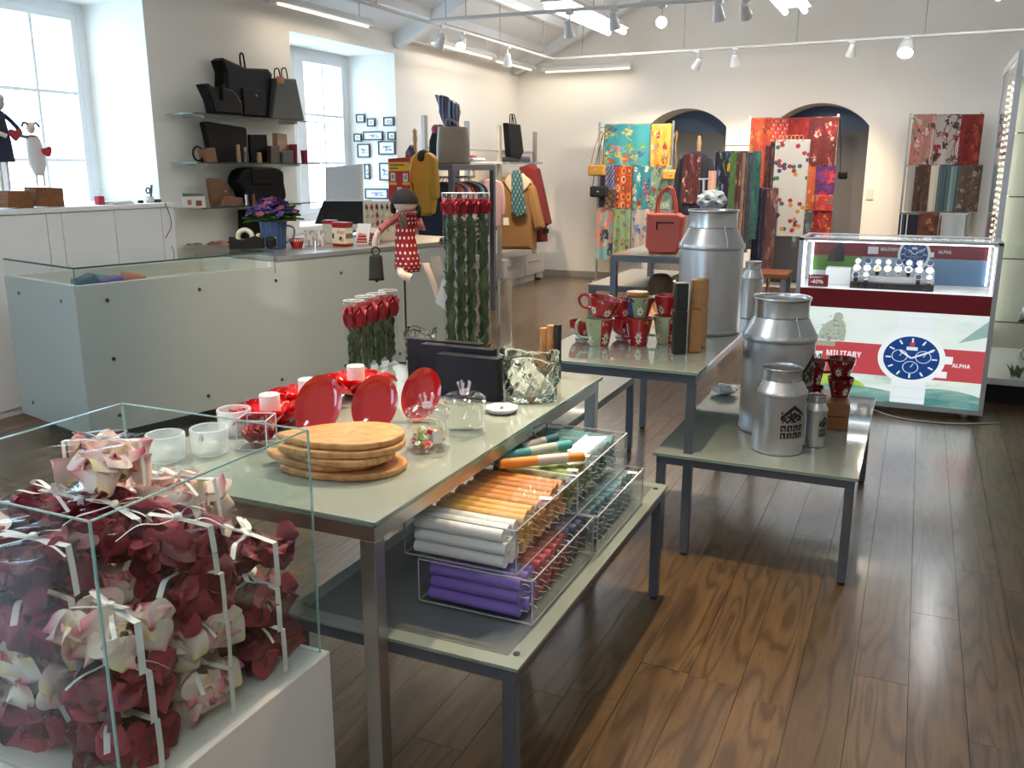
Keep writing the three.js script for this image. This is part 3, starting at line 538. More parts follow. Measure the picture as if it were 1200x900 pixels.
// ------------------------------------------------------------------ acrylic boxes of candles on the low bench
const acrylic = mat([0.96, 0.97, 0.97], 0.03, 0, { transmission: 1, thickness: 0, ior: 1.28 });
const acrylicEdge = mat([0.62, 0.62, 0.64], 0.15, 0, { transmission: 0.4, thickness: 0 });
function candleBox(label, x0, x1, y0, h, zn, zf, cells) {
  const t = thing('candle_box', label, 'box', [(x0 + x1) / 2, y0, (zn + zf) / 2]), hw = (x1 - x0) / 2, hd = (zn - zf) / 2, w = 0.003;
  mesh('bottom', box(2 * hw, w, 2 * hd, 0, w / 2, 0), acrylic, t); mesh('lid', box(2 * hw, w, 2 * hd, 0, h - w / 2, 0), acrylic, t);
  mesh('front_panel', box(2 * hw, h - 2 * w, w, 0, h / 2, hd - w / 2), acrylic, t); mesh('back_panel', box(2 * hw, h - 2 * w, w, 0, h / 2, -hd + w / 2), acrylic, t);
  for (const s of [-1, 1]) mesh('side_panel', box(w, h - 2 * w, 2 * hd - 2 * w, s * (hw - w / 2), h / 2, 0), acrylic, t);
  mesh('polished_edges', merge([[-1, -1], [-1, 1], [1, -1], [1, 1]].flatMap(([a, b]) => [box(w, h, w, a * hw, h / 2, b * hd), box(2 * hw, w, w, 0, h / 2 + a * h / 2, b * hd), box(w, w, 2 * hd, a * hw, h / 2 + b * h / 2, 0)])), acrylicEdge, t);
  const cw = 2 * hd / cells.length;
  cells.forEach((c, i) => {
    const zc = hd - (i + 0.5) * cw;
    if (i) mesh('divider', box(2 * hw - 2 * w, h - 2 * w, 0.002, 0, h / 2, zc + cw / 2), acrylic, t);
    const [col, name, n] = c, r = Math.min(0.0178, (cw - 0.005) / 6.1); void n;
    for (let k = 0; k < 9; k++) {
      const row = Math.floor(k / 3), L = rr(0.245, 0.262), cz = (zn + zf) / 2 + zc + (k % 3 - 1) * (2 * r + 0.0008) + rr(-0.0008, 0.0008), y = y0 + w + r * (1.02 + row * 1.98);
      const q = thing('taper_candle', name.replace('lying in', 'in') + ', ' + ['bottom', 'middle', 'top'][row] + ' layer, ' + ['nearest', 'midway to', 'farthest from'][k % 3] + ' the mugs', 'candle', [x1 - w - 0.035 - L / 2 + rr(-0.008, 0.008), y, cz], 0, name.replace(' candle', ' candles'));
      const g = new THREE.CylinderGeometry(r, r, L, 14, 1); g.rotateZ(Math.PI / 2); mesh('wax_body', g, mat(col, 0.5, 0, { transmission: 0.12, thickness: 0, sheen: 0.3, sheenColor: C([1, 1, 1]), sheenRoughness: 0.6 }), q);
      mesh('wick', tube([[L / 2 - 0.004, 0, 0], [L / 2 + 0.010, rr(-0.003, 0.003), 0], [L / 2 + 0.022, rr(-0.008, 0.008), rr(-0.006, 0.006)]], 0.0011, 6, 4), mat([0.8, 0.78, 0.72], 0.8), q);
    }
  });
  return t;
}
const cA = [[0.86, 0.86, 0.86], 'white candle lying in the upper acrylic box', 6], cB = [[0.82, 0.46, 0.10], 'golden yellow candle lying in the upper acrylic box', 6], cC = [[0.74, 0.30, 0.06], 'orange candle lying in the upper acrylic box', 5], cD = [[0.68, 0.24, 0.04], 'deep orange candle lying in the upper acrylic box', 4];
candleBox('upper front acrylic box with white and orange candles', -1.146, -0.826, 0.571, 0.116, -1.855, -2.29, [cA, cB, cC, cD]);
candleBox('upper rear acrylic box with green and teal candles', -1.146, -0.826, 0.571, 0.116, -2.295, -2.77, [[[0.20, 0.30, 0.05], 'light green candle lying in the upper acrylic box', 5], [[0.15, 0.26, 0.05], 'grass green candle lying in the upper acrylic box', 4], [[0.03, 0.11, 0.08], 'dark green candle lying in the upper acrylic box', 4], [[0.10, 0.30, 0.34], 'pale turquoise candle lying in the upper acrylic box', 4]]);
candleBox('lower front acrylic box with violet and red candles', -1.10, -0.778, 0.4505, 0.116, -1.845, -2.30, [[[0.27, 0.17, 0.62], 'violet candle lying in the lower acrylic box', 6], [[0.56, 0.05, 0.09], 'bright red candle lying in the lower acrylic box', 6], [[0.34, 0.03, 0.05], 'dark red candle lying in the lower acrylic box', 5], [[0.05, 0.06, 0.20], 'navy blue candle lying in the lower acrylic box', 4]]);
candleBox('lower rear acrylic box with blue candles', -1.09, -0.768, 0.4505, 0.116, -2.31, -2.78, [[[0.10, 0.17, 0.24], 'steel blue candle lying in the lower acrylic box', 5], [[0.07, 0.19, 0.25], 'petrol blue candle lying in the lower acrylic box', 5], [[0.12, 0.30, 0.40], 'sky blue candle lying in the lower acrylic box', 4], [[0.25, 0.4, 0.46], 'pale blue candle lying in the lower acrylic box', 3]]);
for (const [px, py, h, n] of [[639, 584, 0.688, 'white price sticker on the yellow compartment'], [671, 551, 0.688, 'white price sticker on the green compartment'], [685, 534, 0.688, 'white price sticker by the loose orange candle'], [741, 554, 0.568, 'white price sticker on the lower blue box']]) { const p = onY(px, py, h); tag(mesh('price_sticker', box(0.032, 0.001, 0.022), mat([0.78, 0.77, 0.72], 0.6), scene, [p.x, h + 0.0006, p.z], [0, 0.2, 0]), n, 'sticker'); }
// loose tied candles on the upper box
{
  const list = [[[585, 545], [684, 536], [0.66, 0.22, 0.03], 'orange loose candle lying on the acrylic box', 0.015, 0], [[580, 538], [668, 522], [0.05, 0.28, 0.32], 'turquoise loose candle lying on the acrylic box', 0.015, 0], [[576, 535], [652, 513], [0.02, 0.10, 0.13], 'dark teal loose candle lying behind the turquoise one', 0.013, 0]];
  list.forEach(([a, b, c, label, r]) => {
    const A = onY(a[0], a[1], 0.70), B = onY(b[0], b[1], 0.70), d = B.clone().sub(A), t = thing('loose_candle', label, 'candle', [(A.x + B.x) / 2, 0.6885 + r, (A.z + B.z) / 2], Math.atan2(-d.z, d.x), 'loose candles tied with string');
    const L = d.length(); const g = new THREE.CylinderGeometry(r, r, L, 16); g.rotateZ(Math.PI / 2); mesh('wax_body', g, mat(c, 0.55), t);
    const w = new THREE.CylinderGeometry(r + 0.001, r + 0.001, L * 0.36, 16, 1, true); w.rotateZ(Math.PI / 2); mesh('paper_band', w, mat([0.75, 0.75, 0.72], 0.3, 0, { transmission: 0.5, thickness: 0 }), t, [L * 0.12, 0, 0]);
  });
  const p = onY(632, 518, 0.70), t = thing('string_bow', 'black cord bow tying the loose candles', 'cord', [p.x, 0.72, p.z]);
  mesh('cord', tube([[0, 0, 0.02], [-0.02, 0.02, 0.01], [0, 0.035, 0], [0.02, 0.045, -0.005], [0.025, 0.02, 0], [0, 0.0, 0.01], [-0.03, -0.004, 0.02]], 0.0025, 40, 5), mat([0.03, 0.03, 0.04], 0.6), t);
}
// ------------------------------------------------------------------ milk cans
const canMetal = mat([0.58, 0.57, 0.56], 0.36, 0.92), canRim = mat([0.62, 0.61, 0.6], 0.27, 0.92);
const printTex = canvasTex(256, 320, (x, w, h) => {
  x.clearRect(0, 0, w, h); x.fillStyle = '#2a1d17'; x.beginPath(); x.moveTo(10, 110); x.lineTo(130, 10); x.lineTo(246, 96); x.lineTo(246, 120); x.lineTo(130, 52); x.lineTo(10, 140); x.fill();
  let k = 5; const r = () => { k = (k * 16807) % 2147483647; return k / 2147483647; };
  for (let i = 0; i < 90; i++) { const a = 20 + r() * 200, b = 80 + r() * 90; x.beginPath(); x.ellipse(a, b, 4 + r() * 12, 3 + r() * 8, r() * 3, 0, 7); x.fill(); }
  for (let row = 0; row < 2; row++) for (let i = 0; i < 4; i++) { x.fillRect(14 + i * 58, 190 + row * 66, 48, 54); x.clearRect(26 + i * 58 + (i % 2) * 8, 204 + row * 66, 10, 26); x.clearRect(40 + i * 58 - (row ? 6 : 0), 214 + row * 66, 9, 30); }
});
const printMat = mat([1, 1, 1], 0.5, 0.1, { map: printTex, transparent: true, alphaTest: 0.4 });
function milkCan(px, py, h0, r, H, label, printTurn, squash = 1) {
  const p = onY(px, py, h0), t = thing('milk_can', label, 'milk can', [p.x, h0, p.z], 0);
  const s = squash, yb = H * 0.685 * s, yc = H * 0.855;
  mesh('body', lathe([[0.001, 0.0], [r * 0.96, 0], [r * 0.985, H * 0.012], [r * 0.985, H * 0.035], [r * 0.965, H * 0.042], [r * 0.97, yb]], 48), canMetal, t);
  mesh('shoulder', lathe([[r * 0.97, yb], [r * 1.01, yb + H * 0.008], [r * 1.01, yb + H * 0.04], [r * 0.96, yb + H * 0.055], [r * 0.76, yc - H * 0.01], [r * 0.74, yc]], 48), canMetal, t);
  mesh('neck', lathe([[r * 0.74, yc], [r * 0.755, yc + H * 0.008], [r * 0.74, yc + H * 0.02], [r * 0.74, H * 0.97], [r * 0.775, H * 0.987], [r * 0.78, H], [r * 0.745, H * 0.996], [r * 0.72, H * 0.97], [r * 0.71, yc]], 48), canRim, t);
  mesh('inside', lathe([[r * 0.71, yc], [r * 0.8, yb], [r * 0.8, H * 0.4], [0.001, H * 0.4]], 32), mat([0.22, 0.2, 0.18], 0.5, 0.7), t);
  for (const a of [0.9, 2.4]) { const c = Math.cos(a), q = Math.sin(a), f = (k, y) => [c * r * k, y, q * r * k]; mesh('wire_handle', tube([f(1.01, yb + H * 0.03), f(1.0, yb + H * 0.07), f(0.80, yc - H * 0.005), f(0.77, yc + H * 0.02)], r * 0.016, 16, 5), canRim, t); }
  if (printTurn !== undefined) { const g = new THREE.CylinderGeometry(r * 0.974, r * 0.974, yb * 0.62, 24, 1, true, 0, 1.1); mesh('printed_motif', at(g, 0, yb * 0.60, 0), printMat, t, null, [0, printTurn, 0]); }
  return t;
}
milkCan(829, 388, TH, 0.155, 0.585, 'largest brushed metal milk can on the table of mugs', 3.6);
milkCan(879, 372, TH, 0.055, 0.30, 'slim milk can half hidden behind the largest one', undefined);
milkCan(906, 502, LH, 0.155, 0.585, 'big open milk can at the back of the low glass table', 0.75);
milkCan(910, 526, LH, 0.105, 0.345, 'medium milk can with a dark printed motif on the low glass table', 0.15);
milkCan(953, 521, LH, 0.047, 0.215, 'smallest milk can beside the medium one', 0.4);
// ------------------------------------------------------------------ mugs
function mugTex(bg, panels, n, star) {
  return canvasTex(512, 128, (x, w, h) => {
    x.fillStyle = bg; x.fillRect(0, 0, w, h); let k = n * 977 + 3; const r = () => { k = (k * 16807) % 2147483647; return k / 2147483647; };
    for (const [a, b, c] of panels) { x.fillStyle = c; x.fillRect(a * w, 0, b * w, h); }
    for (let i = 0; i < 40; i++) { x.fillStyle = pickc(['#7a1118', '#d8cfc0', '#2f4a24', '#c79a35', '#b01820'], r()); x.beginPath(); x.arc(r() * w, r() < 0.5 ? 8 + r() * 8 : h - 10 - r() * 10, 3 + r() * 4, 0, 7); x.fill(); }
    for (let s = 0; s < star; s++) {
      const cx = w * (s + 0.5) / star, cy = h * (0.5 + 0.1 * (s % 2));
      for (const [q, col] of [[30, '#f2efe6'], [20, '#ded8c6']]) for (let i = 0; i < 9; i++) { x.save(); x.translate(cx, cy); x.rotate(i * 0.698 + (q < 30 ? 0.35 : 0)); x.fillStyle = col; x.beginPath(); x.moveTo(0, 0); x.quadraticCurveTo(7, -q * 0.6, 0, -q * (0.9 + 0.3 * r())); x.quadraticCurveTo(-7, -q * 0.6, 0, 0); x.fill(); x.restore(); }
      x.fillStyle = '#8d7a1e'; x.beginPath(); x.arc(cx, cy, 7, 0, 7); x.fill();
    }
  });
}
function pickc(a, t) { return a[Math.floor(t * a.length) % a.length]; }
const mugSkins = { red: mat([1, 1, 1], 0.14, 0, { map: mugTex('#b3101a', [], 1, 5), clearcoat: 0.8 }), green: mat([1, 1, 1], 0.14, 0, { map: mugTex('#a9b28a', [[0.05, 0.22, '#b3101a'], [0.55, 0.2, '#b3101a']], 2, 4), clearcoat: 0.8 }), blue: mat([1, 1, 1], 0.14, 0, { map: mugTex('#8f9f78', [[0.0, 0.14, '#2b4f86'], [0.34, 0.12, '#a01620'], [0.6, 0.15, '#3a6a94']], 3, 2), clearcoat: 0.8 }), dark: mat([1, 1, 1], 0.14, 0, { map: mugTex('#7d0b12', [], 4, 5), clearcoat: 0.8 }) };
const rimMat = { red: mat([0.36, 0.02, 0.03], 0.2), green: mat([0.45, 0.48, 0.32], 0.2), blue: mat([0.5, 0.46, 0.28], 0.2), dark: mat([0.18, 0.01, 0.015], 0.2) };
function mug(pos, skin, rimR, h, label, turn, foot, tilt) {
  const t = thing('mug', label, 'mug', pos, turn, 'painted ceramic mugs'); const b = rimR * (foot ? 0.45 : 0.62);
  const inner = tilt ? new THREE.Group() : t; if (tilt) { inner.name = 'tilted_cup'; inner.rotation.z = tilt; t.add(inner); }
  const prof = foot ? [[b * 0.9, 0.014], [rimR * 0.75, h * 0.35], [rimR * 0.93, h * 0.65], [rimR, h]] : [[b, 0.002], [b * 1.06, 0.01], [b + (rimR - b) * 0.5, h * 0.5], [rimR, h]];
  mesh('cup', lathe([...prof], 36), mugSkins[skin], inner);
  mesh('inside', lathe([[rimR, h], [rimR - 0.002, h + 0.0015], [rimR - 0.005, h], [b + (rimR - b) * 0.5 - 0.004, h * 0.5], [b * 0.8, 0.012], [0.001, 0.010]], 36), rimMat[skin], inner);
  mesh('base', foot ? lathe([[0.001, 0], [b * 1.15, 0], [b * 1.1, 0.008], [b * 0.8, 0.013]], 28) : cyl(b * 0.96, b, 0.004, 28), foot ? mat([0.7, 0.68, 0.64], 0.3) : rimMat[skin], inner);
  mesh('handle', tube([[-rimR * 0.93, h * 0.86, 0], [-rimR * 1.35, h * 0.9, 0], [-rimR * 1.55, h * 0.62, 0], [-rimR * 1.3, h * 0.3, 0], [-rimR * 0.76, h * 0.26, 0]], 0.0065, 24, 8), rimMat[skin], inner);
  return t;
}
const onT = (px, py, h = TH) => { const p = onY(px, py, h); return [p.x, h + 0.0005, p.z]; };
mug(onT(682, 397), 'red', 0.062, 0.085, 'low red footed mug at the table edge by the glass vase', 2.6, true);
const mA = onT(702, 405); mug(mA, 'green', 0.068, 0.125, 'green mug with red flower panel under a tilted red mug', 0.15);
mug([mA[0] + 0.008, mA[1] + 0.133, mA[2]], 'red', 0.075, 0.085, 'red edelweiss mug tilted on top of the green mug', 0.1, false, -0.2);
const mB = onT(748, 404); mug(mB, 'red', 0.062, 0.125, 'red edelweiss mug under the blue and yellow mug', 0.9);
mug([mB[0], mB[1] + 0.128, mB[2]], 'blue', 0.066, 0.09, 'blue and green mug with a wooden disc on top', -1.2);
tag(mesh('wooden_disc', lathe([[0.001, 0], [0.047, 0], [0.05, 0.005], [0.05, 0.016], [0.046, 0.02], [0.001, 0.02]], 28), mat([1, 0.85, 0.68], 0.5, 0, { map: pale }), scene, [mB[0] - 0.012, mB[1] + 0.2205, mB[2]]), 'pale wooden disc resting on the blue and green mug', 'lid');
const mC = onT(729, 395); mug(mC, 'red', 0.062, 0.09, 'red footed mug at the back between the stacked mugs', 2.2, true);
mug([mC[0], mC[1] + 0.094, mC[2]], 'red', 0.060, 0.085, 'red mug stacked on the footed mug at the back', 1.2);
const mD = onT(780, 402); mug(mD, 'green', 0.063, 0.125, 'green mug under a red one behind the black mill', 0.2);
mug([mD[0], mD[1] + 0.128, mD[2]], 'red', 0.062, 0.09, 'red mug stacked on the green one behind the black mill', 2.8);
// tall mills
{
  const mill = (px, py, ty, w, m, label, step) => { const p = onY(px, py, TH), h = topAt(px, ty, p) - TH, t = thing('pepper_mill', label, 'pepper mill', [p.x, TH, p.z], 0.4, 'tall pepper mills'); mesh('body', rbox(w, h * step - 0.001, w, 0.006, 0, h * step / 2, 0), m, t); mesh('head', rbox(w * 0.97, h * (1 - step) - 0.001, w * 0.97, 0.006, 0, h * (1 + step) / 2, 0), m, t); };
  mill(795, 414, 331, 0.056, mat([0.012, 0.012, 0.012], 0.5), 'tall black wooden pepper mill', 0.62);
  mill(813, 412, 327, 0.052, mat([0.95, 0.88, 0.80], 0.5, 0, { map: pale }), 'tall pale wooden pepper mill beside the black one', 0.6);
  mill(820, 406, 326, 0.048, mat([1, 0.96, 0.9], 0.5, 0, { map: pale }), 'lightest tall pepper mill touching the largest milk can', 0.62);
}
// wooden block with red mugs on the low table
{
  const p = onY(976, 496, LH), t = thing('wooden_block', 'reddish brown wooden block under red mugs', 'block', [p.x, LH, p.z], 0.1), wm = mat([0.50, 0.33, 0.28], 0.45, 0, { map: beech });
  mesh('upper_board', rbox(0.12, 0.062, 0.26, 0.004, 0, 0.09, -0.02), wm, t); mesh('lower_board', rbox(0.12, 0.056, 0.26, 0.004, 0.0, 0.0285, -0.02), wm, t);
  const y = LH + 0.1215, a = [p.x + 0.015, y, p.z - 0.03]; mug(a, 'dark', 0.058, 0.085, 'dark red mug on the wooden block under another', 1.3); mug([a[0] - 0.004, y + 0.088, a[2]], 'dark', 0.062, 0.085, 'dark red mug topmost on the wooden block', 0.5);
  const b = [p.x - 0.115, LH + 0.0005, p.z - 0.16]; mug(b, 'dark', 0.055, 0.125, 'dark red mug standing behind the big milk can', 2.0); mug([b[0], b[1] + 0.128, b[2]], 'dark', 0.055, 0.12, 'dark red mug stacked behind the big milk can', 0.2);
  const q = onY(850, 462, LH); const g = new THREE.IcosahedronGeometry(0.06, 3), pp = g.attributes.position; for (let i = 0; i < pp.count; i++) { const k = 1 + 0.25 * Math.sin(pp.getX(i) * 90) * Math.cos(pp.getZ(i) * 70); pp.setXYZ(i, pp.getX(i) * k, pp.getY(i) * 0.35 * k + 0.021, pp.getZ(i) * k); } g.computeVertexNormals();
  g.computeBoundingBox(); g.translate(0, -g.boundingBox.min.y, 0); tag(mesh('crumpled_bag', g, mat([0.7, 0.7, 0.7], 0.3), scene, [q.x, LH + 0.0005, q.z]), 'small crumpled white plastic bag behind the big milk can', 'bag');
}
// ------------------------------------------------------------------ rag doll with bell on a rod
{
  const p = colZ(477, -3.09, TH), t = thing('doll_stand', 'thin black rod stand behind the black boxes', 'stand', [p.x, TH, p.z]);
  const hTop = topAt(478, 325, p) - TH;
  mesh('rod', bar([0, 0.006, 0], [0, hTop, 0], 0.004), mat([0.02, 0.02, 0.02], 0.4, 0.5), t); mesh('foot', cyl(0.05, 0.045, 0.006, 20), mat([0.02, 0.02, 0.02], 0.4, 0.5), t);
  const s = mpp(V3(p.x, TH + hTop, p.z)), d = thing('rag_doll', 'fabric doll in a red polka dot dress with black hair', 'doll', [p.x, TH + hTop, p.z], Math.PI - 0.9);
  d.rotation.y = YAW;   // seen from behind, sitting on the rod
  const skin = mat([0.72, 0.55, 0.43], 0.85), dots = canvasTex(256, 256, (x) => { x.fillStyle = '#96151b'; x.fillRect(0, 0, 256, 256); x.fillStyle = '#e9dfd3'; for (let i = 0; i < 8; i++) for (let j = 0; j < 8; j++) { x.beginPath(); x.arc(i * 32 + (j % 2) * 16 + 8, j * 32 + 16, 7, 0, 7); x.fill(); } });
  dots.repeat.set(1.8, 1.6); const dress = mat([1, 1, 1], 0.85, 0, { map: dots });
  const X = (px) => (px - 478) * s, Y = (py) => (325 - py) * s * 1.01;
  const body = loft([[318, 482, 14, 0.9], [310, 482, 15.5, 1], [298, 481, 14, 0.8], [280, 480, 12, 0.75], [262, 481, 11.5, 0.7], [252, 484, 12, 0.7], [250, 484, 7, 0.7]].map(([py, cx, r, kz]) => ringAt(Y(py), r * s, r * s * kz, 24, 2, X(cx), 0, (a) => 1 + 0.05 * Math.sin(6 * a))));
  mesh('dress', body, dress, d);
  const ruff = new THREE.TorusGeometry(9.5 * s, 2.4 * s, 8, 24); ruff.rotateX(Math.PI / 2); mesh('collar', at(ruff, X(484), Y(251), 0), dress, d);
  const arm = loft([0, 0.25, 0.5, 0.75, 1].map((k) => { const c = V3(X(473 - 21 * k), Y(256 + 6 * k + 9 * k * k), 0.02 * k), r = (6 - 1.2 * k) * s; return Array.from({ length: 12 }, (_, i) => V3(c.x + r * 0.5 * Math.sin(i / 6 * Math.PI), c.y + r * Math.cos(i / 6 * Math.PI), c.z + r * Math.sin(i / 6 * Math.PI))); })); mesh('sleeve', arm, dress, d);
  mesh('hand', tube([V3(X(452), Y(271), 0.02), V3(X(447), Y(279), 0.02), V3(X(445), Y(288), 0.02)], 3.4 * s, 10, 8), skin, d);
  const sleeve2 = loft([0, 0.5, 1].map((k) => { const c = V3(X(493 + 6 * k), Y(257 + 14 * k), -0.01), r = (6 - 1.2 * k) * s; return ringAt(c.y, r, r, 10, 2, c.x, c.z); })); mesh('sleeve', sleeve2, dress, d);
  const head = new THREE.SphereGeometry(14.5 * s, 24, 18); head.scale(0.98, 0.82, 0.9); mesh('head', at(head, X(481.5), Y(240), 0), skin, d);
  const hair = new THREE.SphereGeometry(16 * s, 24, 18, 0, Math.PI * 2, 0, Math.PI * 0.52); mesh('hair', at(hair, X(480.5), Y(240), 0), mat([0.012, 0.010, 0.010], 0.9), d);
  for (const [a, b] of [[467, 246], [496, 250]]) { const q = new THREE.SphereGeometry(5 * s, 12, 10); q.scale(0.7, 1.7, 0.9); mesh('hair_bunch', at(q, X(a), Y(b), 0), mat([0.012, 0.010, 0.010], 0.9), d); }
  mesh('hair_ribbon', at(box(3 * s, 9 * s, 6 * s), X(466), Y(256), 0), mat([0.6, 0.45, 0.08], 0.7), d);
  mesh('braid', tube([V3(X(479), Y(252), 0.06), V3(X(480), Y(258), 0.063), V3(X(481), Y(267), 0.06)], 4 * s, 10, 7), mat([0.10, 0.07, 0.04], 0.9), d);
  const leg = (pts, r) => mesh('leg', loft(pts.map(([px, py, z], k) => { const c = V3(X(px), Y(py), z), q = r * (1 - 0.12 * k) * s; return ringAt(c.y, q, q, 12, 2, c.x, c.z); })), skin, d);
  leg([[503, 308, 0.015], [508, 320, 0.02], [513, 334, 0.02], [517, 350, 0.015]], 4.6);
  const thigh = tube([V3(X(474), Y(312), 0.02), V3(X(477), Y(320), 0.05), V3(X(488), Y(324), 0.055)], 4.8 * s, 14, 10); mesh('leg', thigh, skin, d);
  mesh('tag', box(12 * s, 22 * s, 0.002), mat([0.42, 0.38, 0.33], 0.8), d, [X(516), Y(312), -0.01], [0, 0, 0.2]);
  const bell = thing('cow_bell', 'small dark iron cow bell hanging from the doll hand', 'bell', V3(p.x, TH + hTop, p.z).add(rt.clone().multiplyScalar(X(445))).setY(TH + hTop + Y(328)), YAW), iron = mat([0.05, 0.042, 0.036], 0.55, 0.6);
  mesh('bell_body', loft([[0, 9, 6.5], [3, 8.6, 6], [26, 7.4, 5], [28.5, 7.0, 4.6], [29, 4, 2]].map(([y, a, b]) => ringAt(y * s, a * s, b * s, 20, 4))), iron, bell);
  mesh('clapper', at(new THREE.SphereGeometry(2 * s, 8, 6), 0, -1 * s, 0), iron, bell);
  mesh('ring', at(new THREE.TorusGeometry(4.6 * s, 0.9 * s, 8, 20), 0, 33.5 * s, 0), iron, bell);
}
// ------------------------------------------------------------------ plinth with glass case of petal bags
function strip(pts, side, w, n = 20) {   // flat ribbon along a curve
  const c = new THREE.CatmullRomCurve3(pts.map((p) => V3(...p))), P = c.getPoints(n), pos = [], idx = [], d = V3(...side).normalize().multiplyScalar(w / 2);
  P.forEach((p) => pos.push(p.x - d.x, p.y - d.y, p.z - d.z, p.x + d.x, p.y + d.y, p.z + d.z));
  for (let i = 0; i < P.length - 1; i++) { const a = 2 * i; idx.push(a, a + 1, a + 3, a, a + 3, a + 2); }
  const g = new THREE.BufferGeometry(); g.setAttribute('position', new THREE.Float32BufferAttribute(pos, 3)); g.setAttribute('uv', new THREE.Float32BufferAttribute(new Float32Array(P.length * 4), 2)); g.setIndex(idx); g.computeVertexNormals(); return g;
}
{
  const TURN = 0, CX = -1.437, CZ = -1.217, HX = 0.272, HZ = 0.2825, PH = 0.465, GH = 0.535;
  const cs = Math.cos(TURN), sn = Math.sin(TURN), W = (x, z) => [CX + x * cs + z * sn, CZ - x * sn + z * cs];
  const t = thing('display_plinth', 'cream plinth with open glass case full of wrapped rose petals', 'display case', [CX, 0, CZ], TURN);
  mesh('plinth', rbox(2 * HX + 0.035, PH, 2 * HZ + 0.035, 0.004, 0, PH / 2, 0), mat([0.84, 0.80, 0.73], 0.5), t);
  const pane = mat([0.95, 0.985, 0.975], 0.01, 0, { transmission: 1, thickness: 0, ior: 1.35 }), edge = mat([0.50, 0.72, 0.68], 0.12, 0, { transmission: 0.4, thickness: 0 }), th = 0.006;
  for (const s of [-1, 1]) { mesh('glass_pane', box(2 * HX, GH, th, 0, PH + GH / 2, s * HZ), pane, t); mesh('glass_pane', box(th, GH, 2 * HZ - th, s * HX, PH + GH / 2, 0), pane, t); }
  for (const a of [-1, 1]) { for (const b of [-1, 1]) mesh('glass_edge', box(0.004, GH, 0.004, a * (HX + 0.001), PH + GH / 2, b * (HZ + 0.001)), edge, t); mesh('glass_edge', box(2 * HX, 0.003, 0.0035, 0, PH + GH + 0.001, a * HZ), edge, t); mesh('glass_edge', box(0.0035, 0.003, 2 * HZ, a * HX, PH + GH + 0.001, 0), edge, t); }

  // petals
  const shapes = [0, 1, 2, 3, 4].map((i) => { const g = petalGeo(0.070 + 0.004 * i, 0.064 + 0.003 * (i % 3), 0.30 + 0.07 * i, 0.25 + 0.15 * (i % 2), 7); g.translate(0, -0.03, 0); return g; });
  const blush = shapes.map((g, k) => { const q = g.clone(), p = q.attributes.position, c = []; for (let i = 0; i < p.count; i++) { const v = (p.getY(i) + 0.03) / 0.06, e = Math.max(0, v - 0.7) * 3 * (k % 2 ? 0.55 : 0.9), y = Math.max(0, 0.3 - v) * (k % 3 ? 1.2 : 0.2); c.push(0.90 - 0.16 * e, 0.76 - 0.54 * e, (0.66 - 0.38 * e) - y * 0.9); } q.setAttribute('color', new THREE.Float32BufferAttribute(c, 3)); return q; });
  const darks = [[0.16, 0.010, 0.020], [0.24, 0.015, 0.030], [0.10, 0.007, 0.014], [0.36, 0.035, 0.055]].map((c) => mat(c, 0.55, 0, { sheen: 0.5, sheenColor: C([0.5, 0.06, 0.1]), sheenRoughness: 0.5, side: THREE.DoubleSide }));
  const lights = [mat([1, 1, 1], 0.55, 0, { vertexColors: true, transmission: 0.15, thickness: 0, side: THREE.DoubleSide }), mat([0.98, 0.92, 0.90], 0.55, 0, { vertexColors: true, side: THREE.DoubleSide })];
  const cello = mat([1, 1, 1], 0.03, 0, { transmission: 1, thickness: 0, ior: 1.18 }), ribbonMat = mat([0.88, 0.85, 0.82], 0.4, 0, { sheen: 0.4, sheenColor: C([1, 1, 1]), side: THREE.DoubleSide });
  const BX = 0.162, BY = 0.098, BZ = 0.162;
  const crinkle = [0, 1, 2].map((k) => { const g = new THREE.BoxGeometry(BX, BY, BZ, 6, 5, 6), p = g.attributes.position; for (let i = 0; i < p.count; i++) { const x = p.getX(i), y = p.getY(i), z = p.getZ(i); p.setXYZ(i, x + 0.0035 * Math.sin(y * 70 + k * 2 + z * 40), y + 0.004 * Math.sin(x * 55 + k + z * 60), z + 0.0035 * Math.sin(x * 60 - y * 50 + k)); } g.computeVertexNormals(); return g; });
  const band = merge([strip([[-BX / 2 - 0.003, -BY / 2, 0], [-BX / 2 - 0.004, 0, 0], [-BX / 2 - 0.003, BY / 2 + 0.003, 0]], [0, 0, 1], 0.014, 6), strip([[-BX / 2 - 0.003, BY / 2 + 0.003, 0], [0, BY / 2 + 0.006, 0], [BX / 2 + 0.003, BY / 2 + 0.003, 0]], [0, 0, 1], 0.014, 8), strip([[BX / 2 + 0.003, BY / 2 + 0.003, 0], [BX / 2 + 0.004, 0, 0], [BX / 2 + 0.003, -BY / 2, 0]], [0, 0, 1], 0.014, 6)]);
  const bow = [0, 1, 2].map((k) => { const y = BY / 2 + 0.008, lp = (s) => strip([[0, y, 0], [s * 0.028, y + 0.018 + 0.004 * k, 0.012], [s * 0.055, y + 0.014, 0.004 * k], [s * 0.034, y + 0.003, -0.006], [0, y, 0]], [0, 0.35, 1], 0.013, 22), tl = (s, d) => strip([[0, y, 0], [s * 0.03, y - 0.002, d * 0.5], [s * 0.062, y + 0.006 * k - 0.004, d], [s * (0.085 + 0.01 * k), y - 0.016, d * 1.3]], [0.3, 0.2, 1], 0.012, 14); return merge([lp(1), lp(-1), tl(1, 0.035), tl(-1, 0.04), rbox(0.014, 0.011, 0.015, 0.004, 0, y + 0.003, 0)]); });
